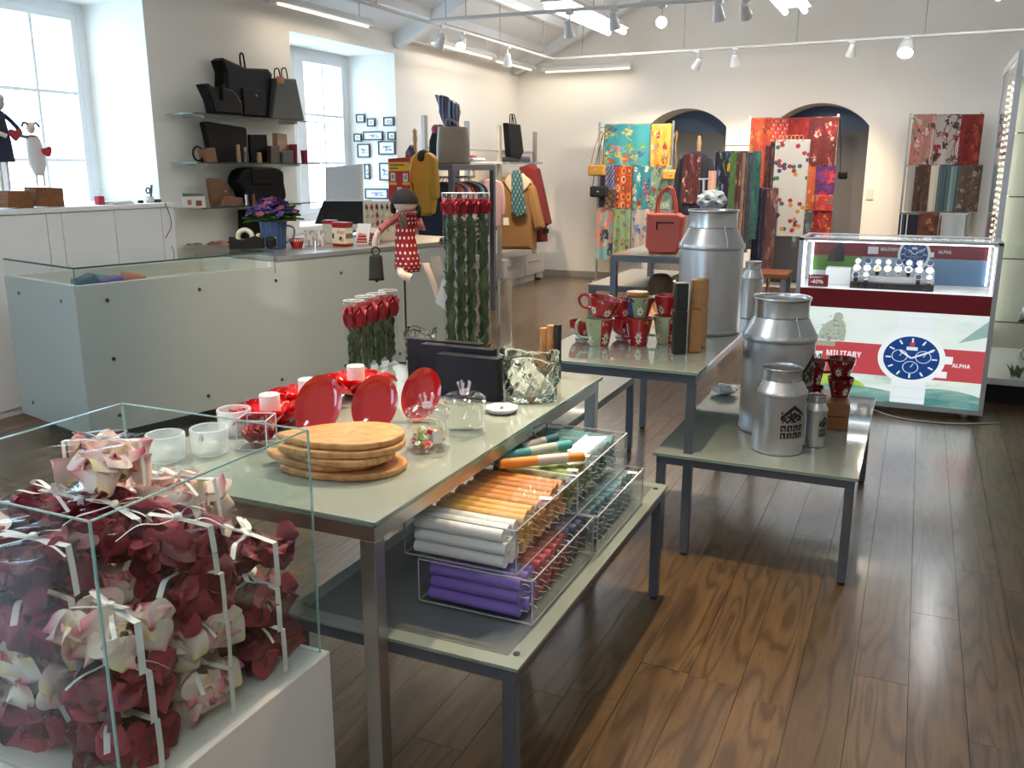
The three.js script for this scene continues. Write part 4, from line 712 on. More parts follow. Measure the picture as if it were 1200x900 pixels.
  function bag(lx, y, lz, turn, tilt, light, label) {
    const [wx, wz] = W(lx, lz), g = thing('petal_bag', label, 'petal bag', [wx, y, wz], TURN + turn, light ? 'bags of cream petals' : 'bags of dark red petals');
    const body = new THREE.Group(); body.name = 'wrapped_bag'; body.position.y = BY / 2; body.rotation.set(tilt[0], 0, tilt[1]); g.add(body);
    mesh('cellophane', pick(crinkle), cello, body);
    const N = 30;
    for (let i = 0; i < N; i++) {   // petals pressed against the faces, a few in the middle
      const f = i % 6, u = rr(-0.72, 0.72), v = rr(-0.68, 0.68); let x, yy, z, rx, ry;
      if (f < 2) { x = u * BX / 2; yy = BY / 2 - 0.016; z = v * BZ / 2; rx = -Math.PI / 2 + rr(-0.4, 0.4); ry = 0; } else if (f === 2) { x = u * BX / 2; yy = v * BY / 2; z = BZ / 2 - 0.016; rx = rr(-0.4, 0.4); ry = rr(-0.4, 0.4); } else if (f === 3) { x = BX / 2 - 0.016; yy = v * BY / 2; z = u * BZ / 2; rx = rr(-0.3, 0.3); ry = Math.PI / 2 + rr(-0.3, 0.3); } else if (f === 4) { x = u * 0.8 * BX / 2; yy = v * BY / 2; z = rr(-0.4, 0.4) * BZ; rx = rr(-1.4, 1.4); ry = rr(-3, 3); } else { x = -BX / 2 + 0.016; yy = v * BY / 2; z = u * BZ / 2; rx = rr(-0.3, 0.3); ry = -Math.PI / 2; }
      const k = Math.floor(rnd() * 5); mesh('petal', light ? blush[k] : shapes[k], light ? pick(lights) : pick(darks), body, [x, yy, z], [rx, ry, rr(0, 6.28)]);
    }
    mesh('ribbon_band', band, ribbonMat, body, null, [0, rr(-0.25, 0.25), 0]);
    mesh('ribbon_bow', pick(bow), ribbonMat, body, null, [0, rr(-0.9, 0.9), 0]);
  }
  const cols = [-0.177, 0.0, 0.177], rowsZ = [0.183, 0.0, -0.183];
  const pattern = ['100001010', '010001100', '001010010', '101000110'];
  const where = ['at the bottom of the pile', 'in the lower middle of the pile', 'in the upper middle of the pile', 'on the upper side of the pile'];
  const side = [['by the glass facing the window wall', 'in the middle', 'by the glass facing the candle bench'], ['front', 'centre', 'back']];
  for (let L = 0; L < 4; L++) for (let r = 0; r < 3; r++) for (let c = 0; c < 3; c++) {
    if (L === 3 && ((c === 2 && r === 0) || (r === 2 && c === 2))) continue;
    const li = +pattern[L][r * 3 + c], top = L === 3;
    bag(cols[c] + rr(-0.002, 0.002) - (top ? 0.004 * (c - 1) : 0), PH + 0.007 + L * 0.1035, rowsZ[r] + rr(-0.002, 0.002), top ? rr(-0.12, 0.12) : rr(-0.02, 0.02), [top ? rr(-0.06, 0.1) : 0, top ? rr(-0.08, 0.08) : 0], li, (li ? 'cream and pink' : 'dark red') + ' petal bag, ' + ['bottom', 'second', 'third', 'upper'][L] + ' layer, ' + ['window wall side', 'middle column', 'candle bench side'][c] + ', ' + ['farthest from', 'one row from', 'next to'][r] + ' the steel table');
  }
  bag(-0.09, PH + 0.428, -0.06, 0.15, [0, 0.03], 1, 'clear ribboned bag of cream petals lying alone on top of the pile');
}
// ------------------------------------------------------------------ lit watch display case
{
  const zf = -6.12, x0 = -0.70, x1 = 0.483, D = 0.52, cx = (x0 + x1) / 2, w = x1 - x0;
  const R = V3(x1, 0, zf), yTop = topAt(1170, 285, R), yBandB = topAt(1160, 371, R), yBandT = topAt(1162, 348, R), y0 = topAt(1153, 488, R);
  const alu = mat([0.55, 0.56, 0.58], 0.35, 0.6), t = thing('watch_case', 'illuminated display case with a watch advertisement on its front', 'display case', [cx, 0, zf - D / 2]);
  const hw = w / 2, hd = D / 2, pr = 0.028;
  for (const a of [-1, 1]) for (const b of [-1, 1]) { mesh('post', span(a * hw, a * (hw - pr), y0, yTop, b * hd, b * (hd - pr)), alu, t); mesh('castor', cyl(0.025, 0.03, y0 - 0.001, 12, a * (hw - 0.1), 0.0005, b * (hd - 0.1)), alu, t); }
  mesh('bottom_frame', span(-hw, hw, y0, y0 + 0.03, -hd, hd), alu, t);
  for (const b of [-1, 1]) { mesh('top_frame', span(-hw, hw, yTop - 0.016, yTop, b * hd, b * (hd - pr)), alu, t); mesh('top_frame', span(b * hw, b * (hw - pr), yTop - 0.016, yTop, -hd + pr, hd - pr), alu, t); }
  mesh('top_glass', span(-hw + pr, hw - pr, yTop - 0.010, yTop - 0.004, -hd + pr, hd - pr), glass([0.97, 0.98, 0.98]), t);
  mesh('front_glass', span(-hw + pr, hw - pr, yBandT, yTop - 0.016, hd - 0.008, hd - 0.003), glass([0.98, 0.99, 0.99]), t);
  for (const a of [-1, 1]) mesh('side_glass', span(a * (hw - 0.004), a * (hw - 0.009), yBandT, yTop - 0.016, -hd + pr, hd - pr), glass([0.98, 0.99, 0.99]), t);
  for (const a of [-1, 1]) mesh('side_panel', span(a * (hw - 0.002), a * (hw - 0.012), y0 + 0.03, yBandT, -hd + pr, hd - pr), alu, t);
  mesh('red_band', span(-hw + pr, hw - pr, yBandB, yBandT, hd - 0.012, hd - 0.002), mat([0.26, 0.008, 0.016], 0.35), t);
  mesh('shelf_floor', span(-hw + 0.012, hw - 0.012, yBandT - 0.02, yBandT, -hd + 0.01, hd - 0.014), mat([0.8, 0.8, 0.8], 0.5), t);
  const watchFace = (x, cx, cy, r, band) => {
    x.fillStyle = '#e6eef0'; if (band) { x.fillRect(cx - r * 0.62, cy - r * 2.1, r * 1.24, r * 4.2); x.fillStyle = '#c4d2d6'; for (let i = -4; i < 5; i++) x.fillRect(cx - r * 0.62, cy + i * r * 0.46, r * 1.24, 3); }
    x.fillStyle = '#eef4f5'; x.beginPath(); x.arc(cx, cy, r * 1.2, 0, 7); x.fill(); x.fillRect(cx + r * 1.1, cy - r * 0.2, r * 0.35, r * 0.35); x.fillRect(cx + r * 0.9, cy + r * 0.5, r * 0.4, r * 0.3);
    x.fillStyle = '#17407f'; x.beginPath(); x.arc(cx, cy, r, 0, 7); x.fill(); x.strokeStyle = '#dfe8f2'; x.lineWidth = r * 0.07; x.lineCap = 'butt';
    for (let i = 0; i < 12; i++) { const a = i * Math.PI / 6; x.beginPath(); x.moveTo(cx + Math.sin(a) * r * 0.72, cy - Math.cos(a) * r * 0.72); x.lineTo(cx + Math.sin(a) * r * 0.92, cy - Math.cos(a) * r * 0.92); x.stroke(); }
    x.lineWidth = r * 0.03; for (const [a, b] of [[-0.42, -0.08], [0.42, -0.08], [0, 0.42]]) { x.beginPath(); x.arc(cx + a * r, cy + b * r, r * 0.27, 0, 7); x.stroke(); x.beginPath(); x.moveTo(cx + a * r, cy + b * r); x.lineTo(cx + a * r + r * 0.1, cy + b * r - r * 0.18); x.stroke(); }
    x.lineWidth = r * 0.08; x.beginPath(); x.moveTo(cx, cy); x.lineTo(cx + r * 0.75, cy - r * 0.4); x.moveTo(cx, cy); x.lineTo(cx - r * 0.42, cy - r * 0.32); x.stroke();
    x.fillStyle = '#c8404a'; x.fillRect(cx - r * 0.09, cy - r * 0.72, r * 0.18, r * 0.18); x.fillStyle = '#dfe8f2'; x.fillRect(cx - r * 0.2, cy - r * 0.52, r * 0.4, r * 0.16);
  };
  const soldier = (x, cx, cy, s, c) => { x.fillStyle = c; x.beginPath(); x.ellipse(cx, cy, s * 0.42, s * 0.5, 0, 0, 7); x.fill(); x.beginPath(); x.moveTo(cx - s * 0.4, cy + s * 0.3); x.quadraticCurveTo(cx - s * 1.6, cy + s * 0.9, cx - s * 1.7, cy + s * 2.6); x.lineTo(cx + s * 0.7, cy + s * 2.6); x.quadraticCurveTo(cx + s * 0.9, cy + s * 0.9, cx + s * 0.4, cy + s * 0.3); x.fill(); };
  const clouds = (x, w, h, list) => list.forEach(([a, b, rx, ry, c]) => { const g = x.createRadialGradient(0, 0, 0.1, 0, 0, 1); g.addColorStop(0, c + ')'); g.addColorStop(1, c + '0)'.replace('00)', '0)')); x.save(); x.translate(a * w, b * h); x.scale(rx * w, ry * h); x.fillStyle = g; x.fillRect(-1, -1, 2, 2); x.restore(); });
  const ad = canvasTex(1024, 640, (x, w, h) => {
    x.fillStyle = '#e4efe9'; x.fillRect(0, 0, w, h);
    x.fillStyle = '#8fb0ab'; x.beginPath(); x.moveTo(w, h * 0.05); x.lineTo(w * 0.86, h * 0.3); x.lineTo(w, h * 0.22); x.fill();
    x.fillStyle = '#b8d23a'; x.beginPath(); x.ellipse(w * 0.2, h * 0.83, w * 0.2, h * 0.11, 0.1, 0, 7); x.fill();
    x.fillStyle = '#6b9a94'; x.beginPath(); x.moveTo(0, h); x.lineTo(0, h * 0.9); x.quadraticCurveTo(w * 0.3, h * 0.8, w * 0.55, h * 0.88); x.quadraticCurveTo(w * 0.8, h * 0.74, w, h * 0.86); x.lineTo(w, h); x.fill();
    x.fillStyle = '#3f7a78'; x.beginPath(); x.moveTo(w * 0.5, h); x.quadraticCurveTo(w * 0.8, h * 0.86, w, h * 0.93); x.lineTo(w, h); x.fill();
    let ck = 17; const cr = () => { ck = (ck * 16807) % 2147483647; return ck / 2147483647; };
    for (let i = 0; i < 150; i++) { const yy = cr(); x.globalAlpha = 0.05 + 0.07 * cr(); x.fillStyle = yy < 0.36 ? pickc(['#ffffff', '#b9d0c8', '#f4f8f2', '#9fbdb6'], cr()) : pickc(['#ffffff', '#4f8884', '#c9dfb0', '#2f6a6c', '#dcebe4'], cr()); x.beginPath(); x.ellipse(cr() * w, (yy < 0.36 ? yy : 0.66 + (yy - 0.36) * 0.55) * h, 40 + cr() * 130, 8 + cr() * 30, -0.25 + cr() * 0.3, 0, 7); x.fill(); } x.globalAlpha = 1;
    soldier(x, w * 0.225, h * 0.1, h * 0.1, '#a9b3a4'); for (let i = 0; i < 60; i++) { x.globalAlpha = 0.35; x.fillStyle = pickc(['#7d8a78', '#c2c9bb', '#5f6b5c'], cr()); x.beginPath(); x.ellipse(w * (0.13 + 0.14 * cr()), h * (0.1 + 0.26 * cr()), 5 + 9 * cr(), 3 + 6 * cr(), cr() * 3, 0, 7); x.fill(); } x.globalAlpha = 1;
    x.fillStyle = '#bf4a50'; x.fillRect(0, h * 0.37, w, h * 0.34); x.fillStyle = '#a9a08e'; x.fillRect(w * 0.1, h * 0.37, w * 0.12, h * 0.06);
    x.fillStyle = '#c22f38'; x.fillRect(w * 0.055, h * 0.37, w * 0.062, h * 0.115); x.fillStyle = '#fff'; x.fillRect(w * 0.081, h * 0.39, w * 0.011, h * 0.075); x.fillRect(w * 0.066, h * 0.4175, w * 0.041, h * 0.02);
    x.fillStyle = '#dfe9e4'; x.beginPath(); x.moveTo(w * 0.03, h * 0.5); x.lineTo(w * 0.155, h * 0.49); x.lineTo(w * 0.145, h * 0.6); x.lineTo(w * 0.03, h * 0.62); x.fill(); x.fillStyle = '#38635a'; x.font = 'bold ' + h * 0.1 + 'px sans-serif'; x.fillText('IRM', w * 0.034, h * 0.595);
    x.fillStyle = '#f7f7f5'; x.font = 'bold ' + h * 0.085 + 'px sans-serif'; x.fillText('MILITARY', w * 0.172, h * 0.53, w * 0.195); x.font = h * 0.075 + 'px sans-serif'; x.fillText('SAPPHIRE', w * 0.19, h * 0.62, w * 0.155);
    watchFace(x, w * 0.632, h * 0.495, h * 0.235, true); x.fillStyle = '#f7f7f5'; x.font = 'bold ' + h * 0.058 + 'px sans-serif'; x.fillText('ALPHA', w * 0.845, h * 0.56, w * 0.09);
  });
  mesh('advertising_panel', uvFit(span(-hw + pr, hw - pr, y0 + 0.03, yBandB, hd - 0.012, hd - 0.004)), mat([0.5, 0.5, 0.5], 0.3, 0, { map: ad, emissive: C([1, 1, 1]), emissiveMap: ad, emissiveIntensity: 0.72 }), t);
  const back = canvasTex(1024, 256, (x, w, h) => {
    x.fillStyle = '#9db4c6'; x.fillRect(0, 0, w, h); x.fillStyle = '#6f93b4'; x.fillRect(w * 0.62, h * 0.45, w * 0.38, h * 0.55); x.fillStyle = '#5f8a3c'; x.fillRect(0, h * 0.44, w * 0.3, h * 0.34); x.fillStyle = '#cfd8dc'; x.fillRect(0, h * 0.78, w * 0.34, h * 0.22);
    x.fillStyle = '#7c2630'; x.fillRect(0, h * 0.14, w, h * 0.3); soldier(x, w * 0.17, h * 0.16, h * 0.16, '#3d3339');
    x.fillStyle = '#dfe6ea'; x.fillRect(w * 0.33, h * 0.22, w * 0.06, h * 0.16); x.font = 'bold ' + h * 0.1 + 'px sans-serif'; x.fillText('MILITARY', w * 0.4, h * 0.3, w * 0.1); x.fillText('ALPHA', w * 0.72, h * 0.32, w * 0.07); x.fillStyle = '#b04650'; x.fillRect(w * 0.35, h * 0.15, w * 0.02, h * 0.07);
    watchFace(x, w * 0.59, h * 0.36, h * 0.3, false);
  });
  mesh('back_picture', uvFit(span(-hw + pr, hw - pr, yBandT, yTop - 0.016, -hd + 0.012, -hd + 0.02)), mat([0.85, 0.85, 0.85], 0.4, 0, { map: back }), t);
  const led = mat([1, 1, 1], 0.4, 0, { emissive: C([0.93, 0.97, 1]), emissiveIntensity: 3.5 });
  mesh('light_strip', span(-hw + 0.05, hw - 0.05, yTop - 0.026, yTop - 0.016, hd - 0.05, hd - 0.03), led, t); mesh('light_strip', span(-hw + 0.05, hw - 0.05, yTop - 0.026, yTop - 0.016, -hd + 0.03, -hd + 0.05), led, t);
  for (const a of [-1, 1]) for (const b of [-1, 1]) mesh('light_strip', span(a * (hw - 0.034), a * (hw - 0.046), yBandT + 0.01, yTop - 0.03, b * (hd - 0.034) - 0.005, b * (hd - 0.034) + 0.005), led, t);
  const L = new THREE.RectAreaLight(C([0.93, 0.97, 1]), 5.5, w - 0.1, 0.1); L.position.set(cx, yTop - 0.03, zf - 0.06); L.rotation.x = -Math.PI / 2; scene.add(L);
  const L2 = new THREE.RectAreaLight(C([0.95, 1, 1]), 0.7, w - 0.1, yBandB - y0 - 0.06); L2.position.set(cx, (yBandB + y0) / 2, zf + 0.01); L2.rotation.y = Math.PI; scene.add(L2);
  // watches on their steps
  const sY = yBandT + 0.001, sx = onZ(1045, 330, zf - 0.2).x, st = thing('watch_stand', 'black stepped stand carrying rows of watches', 'stand', [sx, sY, zf - 0.2]);
  const SW = 0.50; for (let i = 0; i < 3; i++) mesh('step', span(-SW / 2, SW / 2, i * 0.038, i * 0.038 + 0.037, 0.10 - i * 0.07, -0.14), mat(i ? [0.6, 0.6, 0.6] : [0.012, 0.012, 0.012], 0.4), st);
  let wn = 0;
  for (let i = 0; i < 3; i++) for (let k = 0; k < 8; k++) {
    if (i === 0 && k > 1 && k < 6) continue;
    const dark = (i + k) % 3 === 0, gold = i === 1 && k === 2, q = thing('wrist_watch', (dark ? 'dark strapped wrist watch, ' : gold ? 'wrist watch with golden dial, ' : 'silver wrist watch, ') + ['lowest step', 'middle step', 'top step'][i] + ', ' + ['first', 'second', 'third', 'fourth', 'fifth', 'sixth', 'seventh', 'eighth'][k] + ' from the discount sign', 'watch', [sx - SW / 2 + (k + 0.5) * SW / 8, sY + i * 0.038 + 0.0375, zf - 0.2 + 0.07 - i * 0.07], 0, 'watches on the stepped stand');
    const sm = dark ? mat([0.02, 0.02, 0.03], 0.4) : mat([0.7, 0.7, 0.72], 0.25, 0.9);
    const ring = new THREE.TorusGeometry(0.026, 0.006, 6, 20); ring.scale(1, 1.1, 2.2); ring.rotateY(Math.PI / 2); mesh('strap', at(ring, 0, 0.036, 0), sm, q);
    const c = cyl(0.021, 0.021, 0.009, 20); c.rotateX(Math.PI / 2 - 0.5); mesh('watch_body', at(c, 0, 0.048, 0.022), mat([0.7, 0.7, 0.72], 0.2, 0.95), q);
    const dl = cyl(0.017, 0.017, 0.001, 20, 0, 0.009, 0); dl.rotateX(Math.PI / 2 - 0.5); mesh('dial', at(dl, 0, 0.048, 0.022), mat(gold ? [0.5, 0.35, 0.1] : dark ? [0.03, 0.05, 0.12] : [0.75, 0.78, 0.8], 0.3), q); wn++;
  }
  const pc = onZ(959, 326, zf - 0.06), sale = canvasTex(256, 160, (x, w, h) => { x.fillStyle = '#7c1f2a'; x.fillRect(0, 0, w, h); x.fillStyle = '#f3eaea'; x.font = 'bold 74px sans-serif'; x.fillText('-40%', 26, 120); x.fillRect(20, 14, 10, 40); x.fillRect(40, 26, 150, 6); x.fillRect(40, 42, 110, 5); });
  const sg = thing('discount_sign', 'small dark red sign reading minus forty percent', 'sign', [pc.x, sY, pc.z]); mesh('card', uvFit(box(0.125, 0.078, 0.004, 0, 0.042, 0)), mat([1, 1, 1], 0.4, 0, { map: sale }), sg, null, [-0.12, 0, 0]); mesh('foot', box(0.1, 0.004, 0.03, 0, 0.0025, 0.0), mat([0.5, 0.5, 0.5], 0.4), sg);
  const wb = thing('white_riser', 'plain white riser block inside the watch case', 'block', [onZ(983, 320, zf - 0.3).x, sY, zf - 0.3]); mesh('block', rbox(0.16, 0.11, 0.12, 0.004, 0, 0.055, 0), mat([0.82, 0.82, 0.82], 0.5), wb);
  const cord = onY(1060, 492, 0.0); tag(mesh('power_cable', tube([[cord.x - 0.25, 0.006, cord.z - 0.25], [cord.x - 0.05, 0.006, cord.z - 0.02], [cord.x + 0.25, 0.006, cord.z + 0.0], [cord.x + 0.55, 0.006, cord.z - 0.15]], 0.005, 40, 6), mat([0.5, 0.48, 0.45], 0.5), scene), 'pale power cable on the floor under the watch case', 'cable');
}
// ------------------------------------------------------------------ sales counter
const leatherBlack = mat([0.006, 0.0055, 0.0055], 0.40, 0, { specularIntensity: 0.22 }), leatherGrey = mat([0.06, 0.06, 0.055], 0.6), leatherBrown = mat([0.17, 0.065, 0.022], 0.5), paperWhite = mat([0.78, 0.78, 0.76], 0.8), blackPlastic = mat([0.010, 0.010, 0.011], 0.4, 0, { specularIntensity: 0.4 }), chrome = mat([0.65, 0.65, 0.66], 0.15, 1);
{
  const t = thing('sales_counter', 'long pale green glass fronted sales counter with steel top', 'counter', [-4.07, 0, -3.35], 1.323);
  const L = 3.25, LC = 1.29, D = 0.85, front = mat([0.41, 0.45, 0.41], 0.10, 0, { clearcoat: 0.5, clearcoatRoughness: 0.05 }), steelTop = mat([0.48, 0.46, 0.43], 0.32, 0.85), dark = mat([0.05, 0.048, 0.045], 0.4, 0.3), cream = mat([0.62, 0.58, 0.50], 0.6);
  mesh('plinth', span(0.10, L - 0.1, 0, 0.10, -0.12, -D + 0.08), dark, t);
  for (let i = 0; i < 4; i++) { const a = i === 0 ? 0 : 0.45 + (i - 1) * 0.95, b = [0.45, 1.29, 2.29, L][i], a2 = [0, 0.45, 1.29, 2.29][i]; void a; mesh('front_panel', span(a2 + (i ? 0.0 : 0), b, 0.10, a2 >= LC ? 0.975 : 0.94, -0.010, 0), front, t); }
  for (const z of [[-0.011, -D]]) mesh('end_panel', span(-0.010, 0, 0.10, 0.94, z[0] + 0.011, z[1]), front, t);
  mesh('carcass', merge([span(0.002, LC, 0.10, 0.86, -0.012, -D + 0.01), span(LC, L, 0.10, 0.97, -0.012, -D + 0.01)]), cream, t);
  mesh('case_rim', merge([span(0, LC, 0.86, 0.94, -0.012, -0.05), span(0.0, 0.04, 0.86, 0.94, -0.05, -D), span(0.04, LC, 0.86, 0.94, -D + 0.04, -D), span(LC - 0.02, LC, 0.86, 0.97, -0.05, -D)]), cream, t);
  mesh('case_glass', merge([span(0.0, LC, 0.94, 1.032, -0.006, 0.0), span(0, 0.006, 0.94, 1.032, -0.006, -D)]), glass([0.95, 0.98, 0.97]), t);
  mesh('case_top', span(0, LC, 1.032, 1.042, 0, -D), glass([0.93, 0.97, 0.96]), t);
  const ge = mat([0.05, 0.10, 0.09], 0.1); mesh('case_edge', merge([span(0, LC, 1.032, 1.042, 0.0005, 0.003), span(-0.003, -0.0005, 1.032, 1.042, 0.003, -D), span(-0.003, 0.0, 0.94, 1.032, 0.0, 0.003), span(LC - 0.003, LC, 0.9, 1.032, 0.0005, 0.003)]), ge, t);
  mesh('steel_top', span(LC + 0.004, L + 0.02, 0.976, 1.004, 0.012, -D), steelTop, t);
  for (const y of [0.85, 0.52, 0.192]) for (const x of [0.165, 0.735, 1.29, 1.84, 2.38, 2.95]) { if (y === 0.52 && x > 0.2) continue; const g = cyl(0.011, 0.009, 0.006, 12); g.rotateX(Math.PI / 2); mesh('bolt', at(g, x, y, 0), mat([0.10, 0.09, 0.08], 0.3, 0.8), t); }
  for (const y of [0.85, 0.192]) for (const z of [-0.16, -0.68]) { const g = cyl(0.011, 0.009, 0.006, 12); g.rotateZ(Math.PI / 2); mesh('bolt', at(g, -0.010, y, z), mat([0.10, 0.09, 0.08], 0.3, 0.8), t); }
}
const CH = 1.0045, CG = 1.0425;
// folded scarves inside the glass part
[[0.14, -0.18, [0.10, 0.16, 0.2], 'grey blue folded scarf in the counter case'], [0.27, -0.13, [0.22, 0.12, 0.30], 'lilac folded scarf in the counter case'], [0.30, -0.30, [0.16, 0.32, 0.32], 'teal folded scarf in the counter case'], [0.40, -0.14, [0.62, 0.25, 0.15], 'salmon folded scarf in the counter case'], [0.66, -0.14, [0.05, 0.04, 0.09], 'dark purse in the counter case'], [0.85, -0.14, [0.14, 0.03, 0.06], 'dark red purse in the counter case'], [1.02, -0.14, [0.12, 0.04, 0.10], 'wine red folded cloth in the counter case']].forEach(([lx, lz, c, label], i) => {
  const cs = Math.cos(1.323), sn = Math.sin(1.323), x = -4.07 + lx * cs + lz * sn, z = -3.35 - lx * sn + lz * cs;
  const g = rbox(0.12, 0.05, 0.12, 0.02, 0, 0.025, 0, 4), q = g.attributes.position;
  for (let k = 0; k < q.count; k++) q.setY(k, q.getY(k) * (1 + 0.18 * Math.sin(q.getX(k) * 60 + i)) * (i > 3 ? 0.9 : 2.2)); g.computeVertexNormals(); g.computeBoundingBox(); g.translate(0, -g.boundingBox.min.y, 0);
  tag(mesh(i > 3 && i < 6 ? 'purse' : 'folded_scarf', g, mat(c, 0.85), scene, [x, 0.8605, z], [0, 1.3, 0]), label, i > 3 && i < 6 ? 'purse' : 'scarf');
});
// tape dispenser
{ const p = onY(290, 291, CG), t = thing('tape_dispenser', 'black tape dispenser with a cream roll on the counter glass', 'tape dispenser', [p.x, CG, p.z], YAW + 0.15);
  mesh('body', extrude([[-0.11, 0], [0.11, 0], [0.11, 0.07], [0.06, 0.085], [-0.02, 0.055], [-0.11, 0.075]], 0.09, 0.006), blackPlastic, t, [0, 0, 0]);
  const roll = new THREE.TorusGeometry(0.045, 0.016, 10, 28); roll.scale(1, 1, 1.8); mesh('tape_roll', at(roll, -0.01, 0.075, 0), mat([0.62, 0.58, 0.42], 0.4), t); mesh('cutter', rbox(0.02, 0.07, 0.08, 0.003, 0.075, 0.06, 0.0), mat([0.6, 0.56, 0.42], 0.4), t); mesh('side_knob', rbox(0.07, 0.075, 0.07, 0.02, 0.155, 0.0385, 0), blackPlastic, t); }
// blue jug with violets
{ const p = onY(322, 291, CH), s = mpp(p), t = thing('blue_jug', 'blue enamel jug holding violet flowers on the counter', 'jug', [p.x, CH, p.z], YAW);
  const en = mat([0.045, 0.085, 0.18], 0.25, 0, { map: canvasTex(128, 64, (x) => { x.fillStyle = '#cfd8e8'; x.fillRect(0, 0, 128, 64); x.fillStyle = '#ffffff'; for (let i = 0; i < 16; i++) x.fillRect(i * 8, 0, 2, 64); }) }), H = 0.19;
  mesh('jug_body', lathe([[0.001, 0], [0.076, 0], [0.08, 0.006], [0.096, H], [0.094, H], [0.074, 0.01], [0.001, 0.01]], 28), en, t); mesh('handle', tube([[0.09, H * 0.85, 0], [0.142, H * 0.75, 0], [0.135, H * 0.4, 0], [0.082, H * 0.2, 0]], 0.007, 20, 8), mat([0.08, 0.12, 0.22], 0.25), t);
  const f = thing('violet_plant', 'violet flowers with green leaves in the blue jug', 'plant', [p.x, CH + 0.0115, p.z], YAW);
  mesh('soil', cyl(0.073, 0.085, 0.14, 20), mat([0.03, 0.02, 0.015], 0.95), f);
  for (let i = 0; i < 40; i++) mesh('leaf', leafGeo(rr(0.15, 0.22), 0.085), mat(pick([[0.05, 0.12, 0.03], [0.07, 0.15, 0.04], [0.04, 0.09, 0.03]]), 0.5), f, [0, 0.13 + rr(0, 0.06), 0], [rr(0.75, 1.35), i * 2.4, 0]).rotation.order = 'YXZ';
  const fl = merge([0, 1, 2, 3, 4].map((i) => { const g = petalGeo(0.036, 0.032, -0.3, 0.2, 4); g.rotateX(1.0); g.rotateY(i * 1.257); return g; }));
  for (let i = 0; i < 70; i++) { const a = i * 2.4, r = Math.sqrt(i / 70) * 0.165; mesh('flower', fl, mat(pick([[0.07, 0.035, 0.20], [0.10, 0.05, 0.26], [0.05, 0.025, 0.15], [0.30, 0.08, 0.16]]), 0.6), f, [Math.cos(a) * r, 0.315 - r * r * 3.2 + rr(-0.015, 0.015), Math.sin(a) * r], [rr(-0.5, 0.5), a, rr(-0.5, 0.5)]); } }
